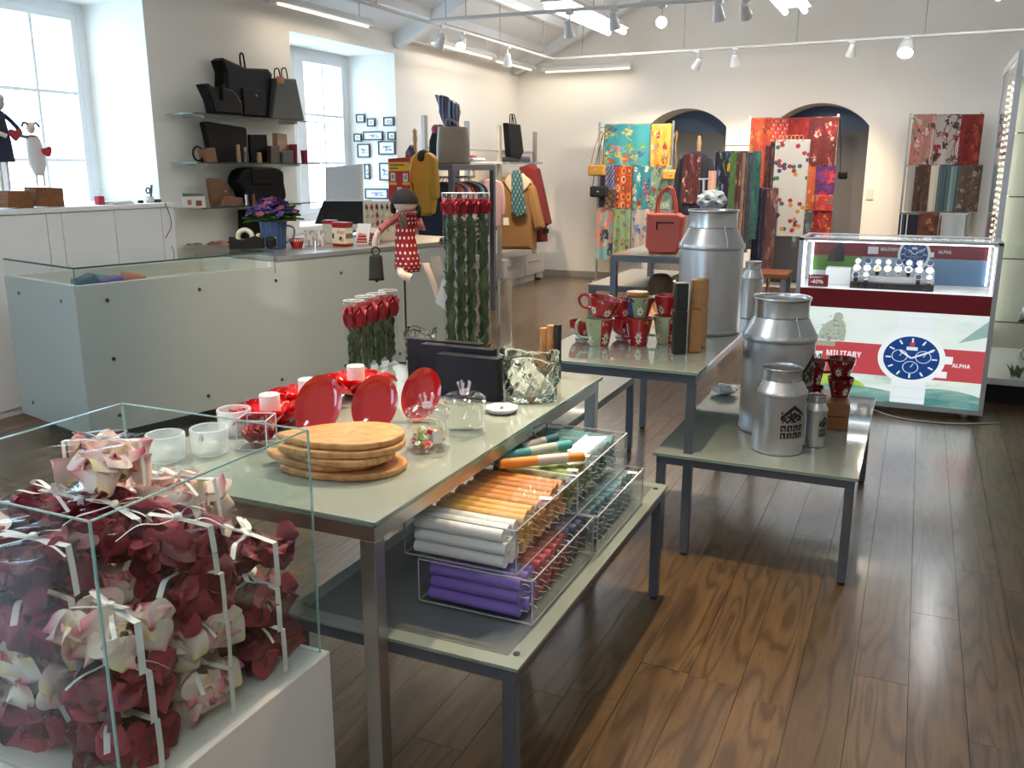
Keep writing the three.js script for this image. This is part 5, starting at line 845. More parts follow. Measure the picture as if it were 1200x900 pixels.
// dotted bowl, cow tumblers, tin, packets
{ const dotT = canvasTex(256, 64, (x) => { x.fillStyle = '#9c1218'; x.fillRect(0, 0, 256, 64); x.fillStyle = '#eadfd8'; for (let i = 0; i < 20; i++) for (let j = 0; j < 3; j++) { x.beginPath(); x.arc(i * 12.8 + (j % 2) * 6.4, 12 + j * 20, 3.4, 0, 7); x.fill(); } });
  const p = onY(348, 290, CH), t = thing('dotted_bowl', 'small red bowl with white dots beside the blue jug', 'bowl', [p.x, CH, p.z]); mesh('bowl', lathe([[0.001, 0], [0.036, 0], [0.040, 0.006], [0.058, 0.062], [0.055, 0.062], [0.034, 0.012], [0.001, 0.010]], 28), mat([1, 1, 1], 0.2, 0, { map: dotT }), t);
  const cowT = canvasTex(128, 64, (x) => { x.fillStyle = '#d9d6d2'; x.fillRect(0, 0, 128, 64); x.fillStyle = '#1b1a1a'; let k = 31; const r = () => { k = (k * 16807) % 2147483647; return k / 2147483647; }; for (let i = 0; i < 60; i++) { x.beginPath(); x.ellipse(r() * 128, r() * 64, 2 + r() * 4, 1 + r() * 3, r() * 3, 0, 7); x.fill(); } });
  [[363, 288, 'cow patterned tumbler touching the dotted bowl'], [376, 288, 'cow patterned tumbler next to the red tin']].forEach(([px, py, label]) => { const q = onY(px, py, CH), o = thing('cow_tumbler', label, 'tumbler', [q.x, CH, q.z], 0, 'cow patterned tumblers'); mesh('tumbler', lathe([[0.001, 0], [0.036, 0], [0.040, 0.108], [0.038, 0.108], [0.033, 0.006], [0.001, 0.005]], 24), mat([1, 1, 1], 0.3, 0, { map: cowT }), o); });
  const tinT = canvasTex(256, 320, (x, w, h) => { x.fillStyle = '#d8cdb4'; x.fillRect(0, 0, w, h); x.fillStyle = '#8d141c'; x.fillRect(0, 0, w, 30); x.fillRect(0, h - 40, w, 40); x.fillStyle = '#a81c24'; x.font = 'italic bold 74px serif'; x.fillText('Kägi', 92, 120, 150); x.fillStyle = '#3a2418'; x.beginPath(); x.arc(170, 200, 34, 0, 7); x.fill(); x.fillStyle = '#c79a5a'; x.beginPath(); x.arc(200, 222, 28, 0, 7); x.fill(); x.fillStyle = '#241a16'; x.fillRect(0, 120, 40, 80); });
  cowT.repeat.set(3, 2); const q = onY(402, 288, CH), tin = thing('biscuit_tin', 'cream tin with red lid and red lettering on the counter', 'tin', [q.x, CH, q.z], 1.323 - Math.PI / 2 + 0.15); mesh('tin_body', uvFit(rbox(0.125, 0.145, 0.09, 0.006, 0, 0.073, 0)), mat([1, 1, 1], 0.3, 0, { map: tinT }), tin); mesh('tin_lid', rbox(0.129, 0.026, 0.094, 0.006, 0, 0.159, 0), mat([0.30, 0.012, 0.02], 0.3), tin);
  const q2 = onY(385, 286, CH); const tin2 = thing('red_lidded_tin', 'slim tin with a red lid behind the lettered one', 'tin', [q2.x - 0.05, CH, q2.z - 0.1], 0.1); mesh('tin_body', rbox(0.09, 0.145, 0.08, 0.006, 0, 0.073, 0), mat([0.5, 0.45, 0.36], 0.4), tin2); mesh('tin_lid', rbox(0.094, 0.026, 0.084, 0.006, 0, 0.159, 0), mat([0.28, 0.012, 0.02], 0.3), tin2);
  [[424, 287, 'white packet with a red dotted cloth leaning on the tin', 0.35], [436, 285, 'white packet with red dotted cloth lying in front of the cow cards', 0.6]].forEach(([px, py, label, tl], i) => { const a = onY(px, py, CH), o = thing('cloth_packet', label, 'packet', [a.x, CH + 0.003, a.z], 0.1 + i * 0.3, 'packets of dotted cloths'); const g = new THREE.Group(); g.name = 'packet'; o.add(g); g.rotation.x = -tl; mesh('bag', rbox(0.11, 0.16 - i * 0.03, 0.014, 0.006, 0, 0.08 - i * 0.015, 0), mat([0.75, 0.74, 0.72], 0.25), g); mesh('dotted_cloth', uvFit(extrude([[-0.045, 0.01], [0.05, 0.01], [0.03, 0.075], [-0.03, 0.085]], 0.004)), mat([1, 1, 1], 0.5, 0, { map: dotT }), g, [0, 0, 0.0085]); });
  // display card hung with small cow figures
  const c = onY(446, 282, CH), d = thing('keyring_display', 'beige display board hung with rows of small cow keyrings', 'display board', [c.x, CH, c.z], YAW + 0.1); const br = mat([0.50, 0.44, 0.34], 0.8);
  mesh('board', rbox(0.26, 0.30, 0.008, 0.002, 0, 0.155, 0), br, d, null, [-0.15, 0, 0]); mesh('board_foot', rbox(0.24, 0.012, 0.12, 0.003, 0, 0.007, -0.03), br, d);
  for (let r = 0; r < 4; r++) for (let k = 0; k < 6; k++) { const cowg = merge([at(new THREE.SphereGeometry(0.013, 8, 6), 0, 0, 0), at(new THREE.SphereGeometry(0.008, 8, 6), 0, 0.016, 0.004), cyl(0.003, 0.003, 0.016, 6, -0.006, -0.024, 0), cyl(0.003, 0.003, 0.016, 6, 0.006, -0.024, 0)]); mesh('cow_figure', cowg, mat(pick([[0.6, 0.56, 0.5], [0.5, 0.46, 0.42], [0.05, 0.10, 0.07], [0.08, 0.05, 0.04], [0.35, 0.03, 0.03]]), 0.5), d, [-0.10 + k * 0.04, 0.26 - r * 0.062, 0.018 - 0.036 + (3 - r) * 0.009], [0, rr(-0.5, 0.5), 0]); }
  const c2 = onY(548, 284, CH), bk = thing('striped_basket', 'round basket with dark stripes and white loops behind the doll', 'basket', [c2.x - 0.12, CH, c2.z - 0.2]); for (let i = 0; i < 9; i++) { const g = new THREE.TorusGeometry(0.10 + 0.005 * Math.sin(i), 0.011, 6, 26); g.rotateX(Math.PI / 2); mesh('coil', at(g, 0, 0.012 + i * 0.019, 0), mat(i % 2 ? [0.05, 0.04, 0.03] : [0.42, 0.34, 0.2], 0.8), bk); }
  for (let i = 0; i < 5; i++) mesh('white_loop', at(new THREE.TorusGeometry(0.05 + 0.01 * (i % 2), 0.006, 6, 22), -0.03 + i * 0.015, 0.20, -0.04 + i * 0.02), mat([0.62, 0.61, 0.6], 0.6), bk, null, [0, 0.3 * i, 0]);
  const c3 = onY(520, 286, CH), cam = thing('black_gadget', 'small round black gadget at the end of the counter', 'gadget', [c3.x, CH, c3.z]); mesh('shell', lathe([[0.001, 0], [0.03, 0.002], [0.036, 0.02], [0.03, 0.045], [0.001, 0.052]], 20), blackPlastic, cam); mesh('ring', at(new THREE.TorusGeometry(0.016, 0.003, 6, 18), 0, 0.028, 0.032), mat([0.3, 0.3, 0.3], 0.3, 0.8), cam);
  // till screen
  const e = onY(418, 277, CH), till = thing('till_screen', 'black slanted till screen behind the counter displays', 'screen', [e.x - 0.35, CH, e.z - 0.35], YAW); mesh('stand', rbox(0.16, 0.02, 0.16, 0.005, 0, 0.011, 0), blackPlastic, till); mesh('neck', rbox(0.06, 0.12, 0.05, 0.005, 0, 0.07, 0), blackPlastic, till); mesh('screen', extrude([[-0.26, 0], [0.2, 0], [0.24, 0.2], [-0.19, 0.2]], 0.03, 0.006), blackPlastic, till, [0, 0.08, 0.04], [-0.35, 0, 0]); mesh('white_edge', extrude([[-0.19, 0.2], [0.24, 0.2], [0.24, 0.212], [-0.185, 0.212]], 0.03, 0.002), paperWhite, till, [0, 0.08, 0.04], [-0.35, 0, 0]);
}
// ------------------------------------------------------------------ shelves between the windows
const SHX = -5.36;
[1.98, 1.605, 1.25].forEach((y, i) => {
  const z0 = -5.53, z1 = -7.12, t = thing('glass_shelf', ['top glass wall shelf carrying the large black bags', 'middle glass wall shelf carrying small leather goods', 'lowest glass wall shelf carrying the brown folder'][i], 'shelf', [XL, y, (z0 + z1) / 2], 0, 'glass wall shelves');
  mesh('glass_board', span(0.003, 0.29, -0.010, 0, -(z0 - z1) / 2, (z0 - z1) / 2), mat([0.72, 0.82, 0.80], 0.03, 0, { transmission: 0.85, thickness: 0 }), t); mesh('front_edge', span(0.29, 0.292, -0.010, 0, -(z0 - z1) / 2, (z0 - z1) / 2), mat([0.03, 0.05, 0.05], 0.2), t);
  for (const z of [-0.6, 0.6]) mesh('bracket', span(0.003, 0.2, -0.028, -0.0105, z - 0.012, z + 0.012), chrome, t);
});
const SH = [1.9805, 1.6055, 1.2505];
function shelfBag(name, label, cat, pts, row, th, m, bevel = 0.02, smooth = false, X = SHX) { const q = traced(pts, { x: X }, th, bevel, { smooth }); const t = thing(name, label, cat, [q.pos[0], row, q.pos[2]], q.turn); mesh('body', q.g, m, t); t.userData.w = undefined; delete t.userData.w; return { t, q }; }
{
  let b = shelfBag('leather_bag', 'small black roll top bag on the top glass shelf', 'bag', [[233, 97], [240, 96], [246, 101], [257, 100], [270, 105], [279, 118], [280, 134], [246, 132], [242, 116]], SH[0], 0.10, leatherBlack, 0.025, false, -5.265);
  mesh('strap', rbox(0.03, 0.12, 0.01, 0.003, -0.02, 0.17, 0.062), leatherBlack, b.t);
  b = shelfBag('leather_bag', 'large black roll top backpack on the top glass shelf', 'bag', [[252, 69], [256, 66], [283, 78], [308, 79], [313, 85], [309, 136], [266, 135], [257, 120], [257, 82]], SH[0], 0.14, leatherBlack, 0.035, false, -5.41);
  mesh('handle', tube([[-0.04, 0.40, 0.02], [-0.038, 0.52, 0.02], [-0.01, 0.53, 0.02], [0.02, 0.38, 0.02]], 0.008, 20, 6), leatherBlack, b.t); mesh('clasp', at(new THREE.SphereGeometry(0.012, 10, 8), 0.06, 0.19, 0.078), mat([0.5, 0.42, 0.25], 0.3, 0.9), b.t); mesh('front_pocket', rbox(0.3, 0.22, 0.02, 0.008, 0.04, 0.13, 0.075), leatherBlack, b.t);
  b = shelfBag('shopping_bag', 'grey waxed tote with two black handles on the top glass shelf', 'bag', [[317, 87], [340, 88], [350, 137], [311, 135]], SH[0], 0.14, leatherGrey);
  for (const z of [-0.04, 0.04]) mesh('handle', tube([[-0.03, 0.33, z], [-0.02, 0.44, z], [0.03, 0.45, z], [0.06, 0.33, z]], 0.006, 20, 6), leatherBlack, b.t); mesh('leather_flap', rbox(0.1, 0.06, 0.012, 0.004, -0.09, 0.34, 0.07), mat([0.36, 0.13, 0.04], 0.5), b.t);
  shelfBag('laptop_bag', 'flat black leather laptop bag on the middle glass shelf', 'bag', [[236, 142], [240, 141], [284, 148], [286, 150], [288, 189], [247, 189]], SH[1], 0.06, leatherBlack, 0.012);
  { const p = onX(231, 166, -5.3), t = thing('leather_strap', 'coiled black leather strap on the middle glass shelf', 'strap', [-5.3, SH[1], p.z], Math.PI / 2); mesh('loop', at(new THREE.TorusGeometry(0.055, 0.008, 8, 24), 0, 0.066, 0), leatherBlack, t); mesh('buckle', rbox(0.04, 0.016, 0.02, 0.004, 0.05, 0.009, 0), leatherBlack, t); }
  shelfBag('card_box', 'small brown leather card box on the middle glass shelf', 'box', [[234, 172], [248, 170], [251, 187], [238, 187]], SH[1], 0.07, leatherBrown, 0.006, false, -5.3);
  shelfBag('notebook', 'upright black leather notebook on the middle glass shelf', 'notebook', [[291, 157], [311, 157], [314, 190], [293, 190]], SH[1], 0.03, leatherBlack, 0.006);
  shelfBag('wooden_figure', 'wooden box figure with a small box head on the middle glass shelf', 'figurine', [[322, 155], [333, 156], [334, 168], [341, 169], [342, 190], [326, 190], [324, 170], [322, 169]], SH[1], 0.06, mat([0.36, 0.21, 0.12], 0.6), 0.006);
  shelfBag('gift_box', 'dark brown cube box beside the wooden figure', 'box', [[315, 170], [325, 170], [326, 190], [315, 190]], SH[1], 0.05, mat([0.06, 0.03, 0.025], 0.5), 0.004, false, -5.29);
  for (const [px, w, ty, c, n] of [[280, 0.035, 169, [0.35, 0.22, 0.11], 'wooden topped bottle in front of the laptop bag'], [304, 0.045, 178, [0.45, 0.28, 0.12], 'light wooden beaker in front of the notebook'], [288, 0.03, 172, [0.15, 0.14, 0.13], 'small steel flask beside the wooden topped bottle']]) { const p = onX(px, 190, -5.26), h = onX(px, ty, -5.26).y - onX(px, 190, -5.26).y, t = thing('small_bottle', n, 'bottle', [-5.26, SH[1], p.z]); mesh('bottle_body', lathe([[0.001, 0], [w * 0.5, 0], [w * 0.5, h * 0.62], [w * 0.36, h * 0.68]], 16), mat(c, 0.45), t); mesh('stopper', lathe([[w * 0.37, h * 0.69], [w * 0.42, h * 0.72], [w * 0.42, h], [0.001, h]], 16), mat([0.45, 0.28, 0.12], 0.6), t); }
  shelfBag('stone_block', 'grey rounded block on the middle glass shelf', 'block', [[329, 178], [341, 176], [342, 191], [329, 191]], SH[1], 0.05, mat([0.07, 0.075, 0.07], 0.8), 0.01, false, -5.27);
  for (const [px, ty, n] of [[345, 168, 'taller red glass beaker at the end of the middle shelf'], [357, 175, 'shorter red glass beaker at the end of the middle shelf']]) { const p = onX(px, 190, -5.3), h = onX(px, ty, -5.3).y - p.y, t = thing('red_beaker', n, 'glass', [-5.3, SH[1], p.z]); mesh('beaker', lathe([[0.001, 0], [0.028, 0], [0.033, h], [0.030, h], [0.025, 0.006], [0.001, 0.006]], 18), mat([0.42, 0.02, 0.05], 0.15, 0, { transmission: 0.3, thickness: 0 }), t); }
  b = shelfBag('leather_folder', 'brown leather document folder on the lowest glass shelf', 'folder', [[242, 206], [245, 205], [264, 207], [271, 236], [247, 238]], SH[2], 0.035, leatherBrown, 0.008); mesh('snap', at(new THREE.SphereGeometry(0.008, 8, 6), 0.05, 0.12, 0.018), mat([0.5, 0.42, 0.25], 0.3, 0.9), b.t);
  b = shelfBag('travel_bag', 'black leather weekend bag on the lowest glass shelf', 'bag', [[277, 197], [300, 194], [325, 198], [327, 212], [329, 230], [322, 236], [284, 235], [279, 222], [272, 212]], SH[2], 0.14, leatherBlack, 0.035, true); mesh('flap', rbox(0.34, 0.14, 0.02, 0.01, 0.02, 0.24, 0.07), leatherBlack, b.t);
  shelfBag('wallet', 'brown leather wallet on the lowest glass shelf', 'wallet', [[262, 227], [283, 229], [284, 238], [258, 238]], SH[2], 0.03, leatherBrown, 0.006, false, -5.27);
  const pc = shelfBag('picture_card', 'white picture card leaning on the lowest glass shelf', 'card', [[213, 221], [238, 222], [241, 238], [215, 238]], SH[2], 0.006, mat([1, 1, 1], 0.6, 0, { map: canvasTex(128, 96, (x) => { x.fillStyle = '#d8d6d0'; x.fillRect(0, 0, 128, 96); x.fillStyle = '#5c5a55'; x.fillRect(0, 0, 128, 22); x.fillStyle = '#a85a30'; x.fillRect(24, 44, 22, 30); x.fillStyle = '#7a3a20'; x.fillRect(70, 50, 34, 34); }) }), 0.001, false, -5.26); void pc;
  for (const [px, n] of [[289, 'slim steel flask on the lowest glass shelf'], [297, 'slim brown flask on the lowest glass shelf']]) { const p = onX(px, 238, -5.25), t = thing('small_flask', n, 'bottle', [-5.25, SH[2], p.z]); mesh('flask_body', cyl(0.016, 0.016, 0.09, 14), n.includes('steel') ? chrome : leatherBrown, t); mesh('flask_lid', cyl(0.013, 0.012, 0.02, 14, 0, 0.0905, 0), blackPlastic, t); }
}
// low white back cabinet under the shelves
{ const t = thing('back_cabinet', 'low white cabinet along the wall under the glass shelves', 'cabinet', [-5.28, 0, -6.75]); mesh('cabinet_body', span(-0.19, 0.18, 0.0, 0.90, -1.35, 1.25), whitePaint, t); mesh('worktop', span(-0.19, 0.20, 0.901, 0.925, -1.36, 1.26), whitePaint, t); for (let i = 0; i < 4; i++) { const d = mesh('door', span(0.181, 0.197, 0.06, 0.88, -1.34 + i * 0.65, -1.34 + i * 0.65 + 0.64), whitePaint, t); mesh('knob', at(new THREE.SphereGeometry(0.012, 10, 8), 0.205, 0.72, -1.34 + i * 0.65 + 0.56), chrome, d); }
  [[225, 283, [0.02, 0.018, 0.018], 'black leather belt coiled on the low cabinet'], [252, 280, [0.20, 0.09, 0.06], 'brown leather belts lying on the low cabinet'], [276, 284, [0.16, 0.10, 0.08], 'dusky pink leather strip on the low cabinet']].forEach(([px, py, c, n], i) => { const p = onX(px, py, -5.24), o = thing('belt', n, 'belt', [-5.22, 0.926, p.z]); for (let k = 0; k < 3; k++) { const g = new THREE.TorusGeometry(0.07 - 0.016 * k, 0.008, 6, 22); g.scale(1, 1, 1.8); g.rotateX(Math.PI / 2); g.scale(1, 1, 1.6); mesh('coil', at(g, 0.0, 0.016 + 0.012 * k, 0), mat(c, 0.6), o); } mesh('buckle', rbox(0.03, 0.006, 0.04, 0.002, 0.02, 0.052, 0.04), chrome, o); });
  shelfBag('sling_bag', 'small black sling bag on the low cabinet under the shelves', 'bag', [[283, 248], [302, 246], [306, 270], [300, 285], [284, 284]], 0.926, 0.1, leatherBlack, 0.02);
}
// ------------------------------------------------------------------ window cabinet with dolls
{
  const fx = -5.2, top = onX(100, 242, fx).y, z1 = onX(205, 260, fx).z, t = thing('window_cabinet', 'long white built in cabinet under the window with dolls', 'cabinet', [fx, 0, z1]), white = whitePaint, L = 3.4;
  mesh('carcass', span(-0.295, -0.02, 0.0, top - 0.03, 0.0, L), white, t); mesh('worktop', span(-0.295, 0.012, top - 0.029, top, -0.004, L), whitePaint, t);
  const seams = [205, 190, 135, 73, 55].map((px) => onX(px, 262, fx).z - z1).concat([1.9, 2.6, L]);
  for (let i = 0; i < seams.length - 1; i++) mesh('door', span(-0.0195, 0, 0.05, top - 0.035, seams[i] + 0.003, seams[i + 1] - 0.003), white, t);
  const sill = structure(mesh('trim_1', span(XL - 0.63, XL - 0.001, top - 0.34, top - 0.002, -5.39, -3.56), whitePaint, scene), 'white inner window sill'); void sill;
  tag(mesh('thin_cable', tube([V3(fx + 0.016, top + 0.002, onX(192, 240, fx).z), V3(fx + 0.018, top - 0.1, onX(197, 252, fx).z), V3(fx + 0.018, top - 0.17, onX(199, 268, fx).z), V3(fx + 0.018, top - 0.26, onX(192, 281, fx).z)], 0.003, 30, 5), blackPlastic, scene), 'thin dark cable hanging down the white window cabinet', 'cable');
  const bx = -5.35, wood = mat([0.42, 0.30, 0.20], 0.85, 0, { map: pale, bumpMap: plasterBump, bumpScale: 0.004 });
  const blk = (pts, n) => { const q = traced(pts, { x: bx }, 0.12, 0.006); const o = thing('wood_block', n, 'wood block', [bx, top + 0.0005, q.pos[2]], q.turn); mesh('block', q.g, wood, o); q.g.computeBoundingBox(); return { z: q.pos[2], h: q.g.boundingBox.max.y }; };
  const b1 = blk([[2, 223], [28, 223], [33, 243], [2, 243]], 'rough wooden block carrying the navy doll'), b2 = blk([[35, 220], [67, 221], [69, 243], [36, 243]], 'rough wooden block carrying the sheep doll');
  const skin = mat([0.72, 0.60, 0.52], 0.8), navy = mat([0.02, 0.025, 0.05], 0.85), red = mat([0.42, 0.025, 0.04], 0.7), s = mpp(V3(bx, 1.6, b1.z));
  const heart = (k) => { const h = new THREE.Shape(); h.moveTo(0, -k); h.bezierCurveTo(-k * 1.5, 0, -k * 0.9, k * 1.1, 0, k * 0.4); h.bezierCurveTo(k * 0.9, k * 1.1, k * 1.5, 0, 0, -k); return extrude(h, 0.02, 0.006); };
  { const y0 = top + 0.001 + b1.h, zc = onX(4, 200, bx).z, d = thing('window_doll', 'long legged doll in navy dress holding a red heart', 'doll', [bx, y0, zc], Math.PI / 2); const Y = (py) => onX(4, py, bx).y - y0;
    for (const x of [-0.02, 0.03]) mesh('leg', loft([[0, 0.006], [0.02, 0.007], [Y(186) + 0.01, 0.009]].map(([y, r]) => ringAt(y, r, r, 10, 2, x, 0))), skin, d);
    mesh('dress', loft([[Y(190), 0.085], [Y(165), 0.075], [Y(140), 0.055], [Y(131), 0.05], [Y(129), 0.02]].map(([y, r]) => ringAt(y, r, r * 0.6, 20))), navy, d);
    mesh('head', at(new THREE.SphereGeometry(0.055, 18, 14), 0, Y(121), 0), skin, d); mesh('hair', at(new THREE.SphereGeometry(0.06, 18, 10, 0, 6.3, 0, 1.4), 0, Y(119), 0), mat([0.6, 0.55, 0.48], 0.9), d);
    mesh('arm', tube([[0.05, Y(134), 0], [0.10, Y(145), 0.02], [0.115, Y(155), 0.05], [0.05, Y(160), 0.07]], 0.014, 20, 8), navy, d); mesh('arm', tube([[-0.05, Y(134), 0], [-0.09, Y(150), 0.03], [0.0, Y(160), 0.07]], 0.014, 20, 8), skin, d); mesh('heart', heart(0.045), red, d, [0.05, Y(157), 0.085]); }
  { const y0 = top + 0.001 + b2.h, zc = onX(42, 200, bx).z, d = thing('window_doll', 'white sheep doll with horns holding a red heart', 'doll', [bx, y0, zc], Math.PI / 2); const Y = (py) => onX(42, py, bx).y - y0, cl = mat([0.74, 0.70, 0.66], 0.85);
    for (const x of [0.0, 0.055]) mesh('leg', loft([[0, 0.005], [Y(200) + 0.01, 0.008]].map(([y, r]) => ringAt(y, r, r, 10, 2, x, 0))), skin, d);
    mesh('dress', loft([[Y(206), 0.03], [Y(192), 0.06], [Y(172), 0.055], [Y(162), 0.045], [Y(158), 0.02]].map(([y, r], k) => ringAt(y, r, r * 0.7, 20, 2, 0.025 - k * 0.006, 0))), cl, d); const hd = new THREE.SphereGeometry(0.03, 16, 12); hd.scale(0.85, 1.25, 1); mesh('head', at(hd, 0.0, Y(150), 0), mat([0.75, 0.58, 0.48], 0.8), d);
    for (const k of [-1, 1]) mesh('horn', tube([[k * 0.02, Y(146), 0], [k * 0.045, Y(144), 0], [k * 0.065, Y(149), 0]], 0.008, 12, 6), mat([0.2, 0.18, 0.2], 0.7), d); const cg = new THREE.TorusGeometry(0.035, 0.005, 6, 18); cg.rotateX(Math.PI / 2); mesh('neckband', at(cg, 0, Y(160), 0), red, d); mesh('heart', heart(0.04), red, d, [0.05, Y(177), 0.065], [0, 0, 0.3]); mesh('arm', tube([[-0.03, Y(161), 0], [-0.07, Y(160), 0], [-0.11, Y(157), 0]], 0.012, 12, 7), mat([0.25, 0.24, 0.2], 0.8), d); }
  const sm = (px, n, label, cat, f) => { const p = onX(px, 238, bx), o = thing(n, label, cat, [bx, top + 0.0005, p.z]); f(o); };
  sm(117, 'ring_box', 'small red box with a glass stopper on the window cabinet', 'box', (o) => { mesh('box', rbox(0.05, 0.06, 0.05, 0.006, 0, 0.031, 0), red, o); mesh('stopper', lathe([[0.012, 0.0615], [0.005, 0.075], [0.012, 0.09], [0.001, 0.105]], 12), glass(), o); });
  sm(135, 'paper_stack', 'fanned stack of white papers on the window cabinet', 'papers', (o) => { for (let i = 0; i < 4; i++) mesh('sheet', box(0.16, 0.004, 0.22, 0, 0.003 + i * 0.0055, 0), paperWhite, o, null, [0, 0.15 * i, 0]); });
  sm(176, 'pen_holder', 'small holder with dark scissors and pens on the window cabinet', 'pen holder', (o) => { mesh('holder', lathe([[0.001, 0], [0.03, 0], [0.03, 0.045], [0.027, 0.045], [0.027, 0.004], [0.001, 0.004]], 18), mat([0.6, 0.58, 0.55], 0.5), o); mesh('scissor_grip', rotg(at(new THREE.TorusGeometry(0.02, 0.006, 6, 16), 0, 0.09, 0), 0, 1.57, 0.1), mat([0.03, 0.05, 0.12], 0.4), o); mesh('pen', bar([0.01, 0.006, 0.005], [0.0, 0.13, -0.03], 0.008), mat([0.03, 0.05, 0.12], 0.4), o); });
  sm(165, 'marker_cap', 'dark round cap lying on the window cabinet', 'cap', (o) => mesh('cap', lathe([[0.001, 0], [0.02, 0], [0.022, 0.012], [0.016, 0.02], [0.001, 0.021]], 16), blackPlastic, o));
  sm(184, 'tape_roll', 'dark roll lying beside the pen holder', 'tape', (o) => { const g = new THREE.TorusGeometry(0.024, 0.012, 8, 20); g.rotateX(Math.PI / 2); mesh('roll', at(g, 0, 0.012, 0), mat([0.05, 0.04, 0.06], 0.5), o); });
}
// ------------------------------------------------------------------ pictures in the second recess, board, notice
{
  const rects = [[103, 83, 165, 142], [180, 112, 238, 170], [295, 103, 370, 165], [87, 220, 142, 275], [153, 205, 292, 265], [325, 207, 383, 263], [112, 292, 202, 388], [258, 272, 380, 368], [160, 432, 202, 540], [265, 424, 345, 550], [165, 605, 330, 680]];
  const names = ['small square framed picture, topmost by the window', 'small framed picture just right of the topmost one', 'small framed picture nearest the recess edge at the top', 'small framed picture left of the wide one', 'wide framed picture in the middle of the group', 'small framed picture right of the wide one', 'upright framed picture below the wide one', 'large framed landscape picture below the wide one', 'narrow framed picture behind the white screen', 'large upright framed picture beside the red notice', 'wide framed picture lowest of the group'];
  const art = [0, 1, 2].map((k) => canvasTex(96, 96, (x) => { x.fillStyle = '#c9ccd2'; x.fillRect(0, 0, 96, 96); x.fillStyle = '#e4e5e7'; x.fillRect(10, 10, 76, 76); let s = 11 + k * 7; const r = () => { s = (s * 16807) % 2147483647; return s / 2147483647; }; for (let i = 0; i < 26; i++) { x.fillStyle = pickc(['#5d6068', '#8b8e96', '#33353b', '#a9adb5'], r()); x.fillRect(20 + r() * 50, 28 + r() * 38, 4 + r() * 14, 3 + r() * 10); } }));
  rects.forEach(([a, b, c, d], i) => {
    const z = -8.98, p = onZ(400 + a / 6, 120 + b / 6, z), q = onZ(400 + c / 6, 120 + d / 6, z), w = q.x - p.x, h = p.y - q.y, t = thing('wall_picture', names[i], 'picture', [(p.x + q.x) / 2, q.y, z]), f = 0.014, dk = mat([0.035, 0.028, 0.024], 0.5);
    mesh('frame_side', span(-w / 2, -w / 2 + f, 0, h, -0.009, 0.009), dk, t); mesh('frame_side', span(w / 2 - f, w / 2, 0, h, -0.009, 0.009), dk, t); mesh('frame_side', span(-w / 2 + f, w / 2 - f, h - f, h, -0.009, 0.009), dk, t); mesh('frame_side', span(-w / 2 + f, w / 2 - f, 0, f, -0.009, 0.009), dk, t);
    mesh('picture', uvFit(span(-w / 2 + f, w / 2 - f, f, h - f, -0.008, 0.002)), mat([1, 1, 1], 0.4, 0, { map: art[i % 3] }), t);
  });
  const wb = traced([[383, 196], [424, 192], [425, 246], [383, 246]], { z: -7.25 }, 0.05, 0.008), o = thing('white_screen', 'white flat screen standing in front of the second window', 'screen', [wb.pos[0], 0.926, -7.25]); const sh = wb.pos[1] - 0.926; mesh('panel', wb.g, mat([0.8, 0.82, 0.85], 0.25), o, [0, sh, 0]); mesh('foot', merge([rbox(0.24, 0.012, 0.14, 0.004, 0, 0.007, 0), rbox(0.06, Math.max(0.05, sh + 0.02), 0.03, 0.004, 0, Math.max(0.05, sh + 0.02) / 2 + 0.01, -0.02)]), mat([0.6, 0.6, 0.6], 0.4, 0.3), o);
  const nt = canvasTex(192, 320, (x, w, h) => { x.fillStyle = '#a81f26'; x.fillRect(0, 0, w, h); x.fillStyle = '#d6a61e'; x.fillRect(0, 34, w, 62); x.fillStyle = '#4a3a12'; x.fillRect(14, 50, 130, 9); x.fillRect(14, 72, 76, 9); x.fillStyle = '#d6a61e'; for (const [a, b] of [[10, 172], [124, 172], [40, 280]]) x.fillRect(a, b, 64, 20); x.fillStyle = '#d2cfca'; for (const [a, b] of [[22, 108], [132, 112], [78, 208]]) { x.fillRect(a, b, 40, 56); x.fillStyle = '#8a8a8a'; x.fillRect(a + 8, b + 12, 24, 30); x.fillStyle = '#d2cfca'; } });
  const nq = traced([[455, 186], [480, 184], [480, 236], [456, 238]], { z: -7.45 }, 0.006, 0.001), np = thing('red_notice', 'red and yellow notice on a floor stand behind the counter', 'sign', [nq.pos[0], 0, -7.45]); mesh('notice_board', nq.g, mat([1, 1, 1], 0.5, 0, { map: nt }), np, [0, nq.pos[1], 0]); mesh('pole', bar([0, 0.01, -0.012], [0, nq.pos[1] + 0.2, -0.012], 0.009), mat([0.2, 0.2, 0.2], 0.4, 0.6), np); mesh('base_plate', cyl(0.11, 0.10, 0.012, 24), mat([0.2, 0.2, 0.2], 0.4, 0.6), np);
}
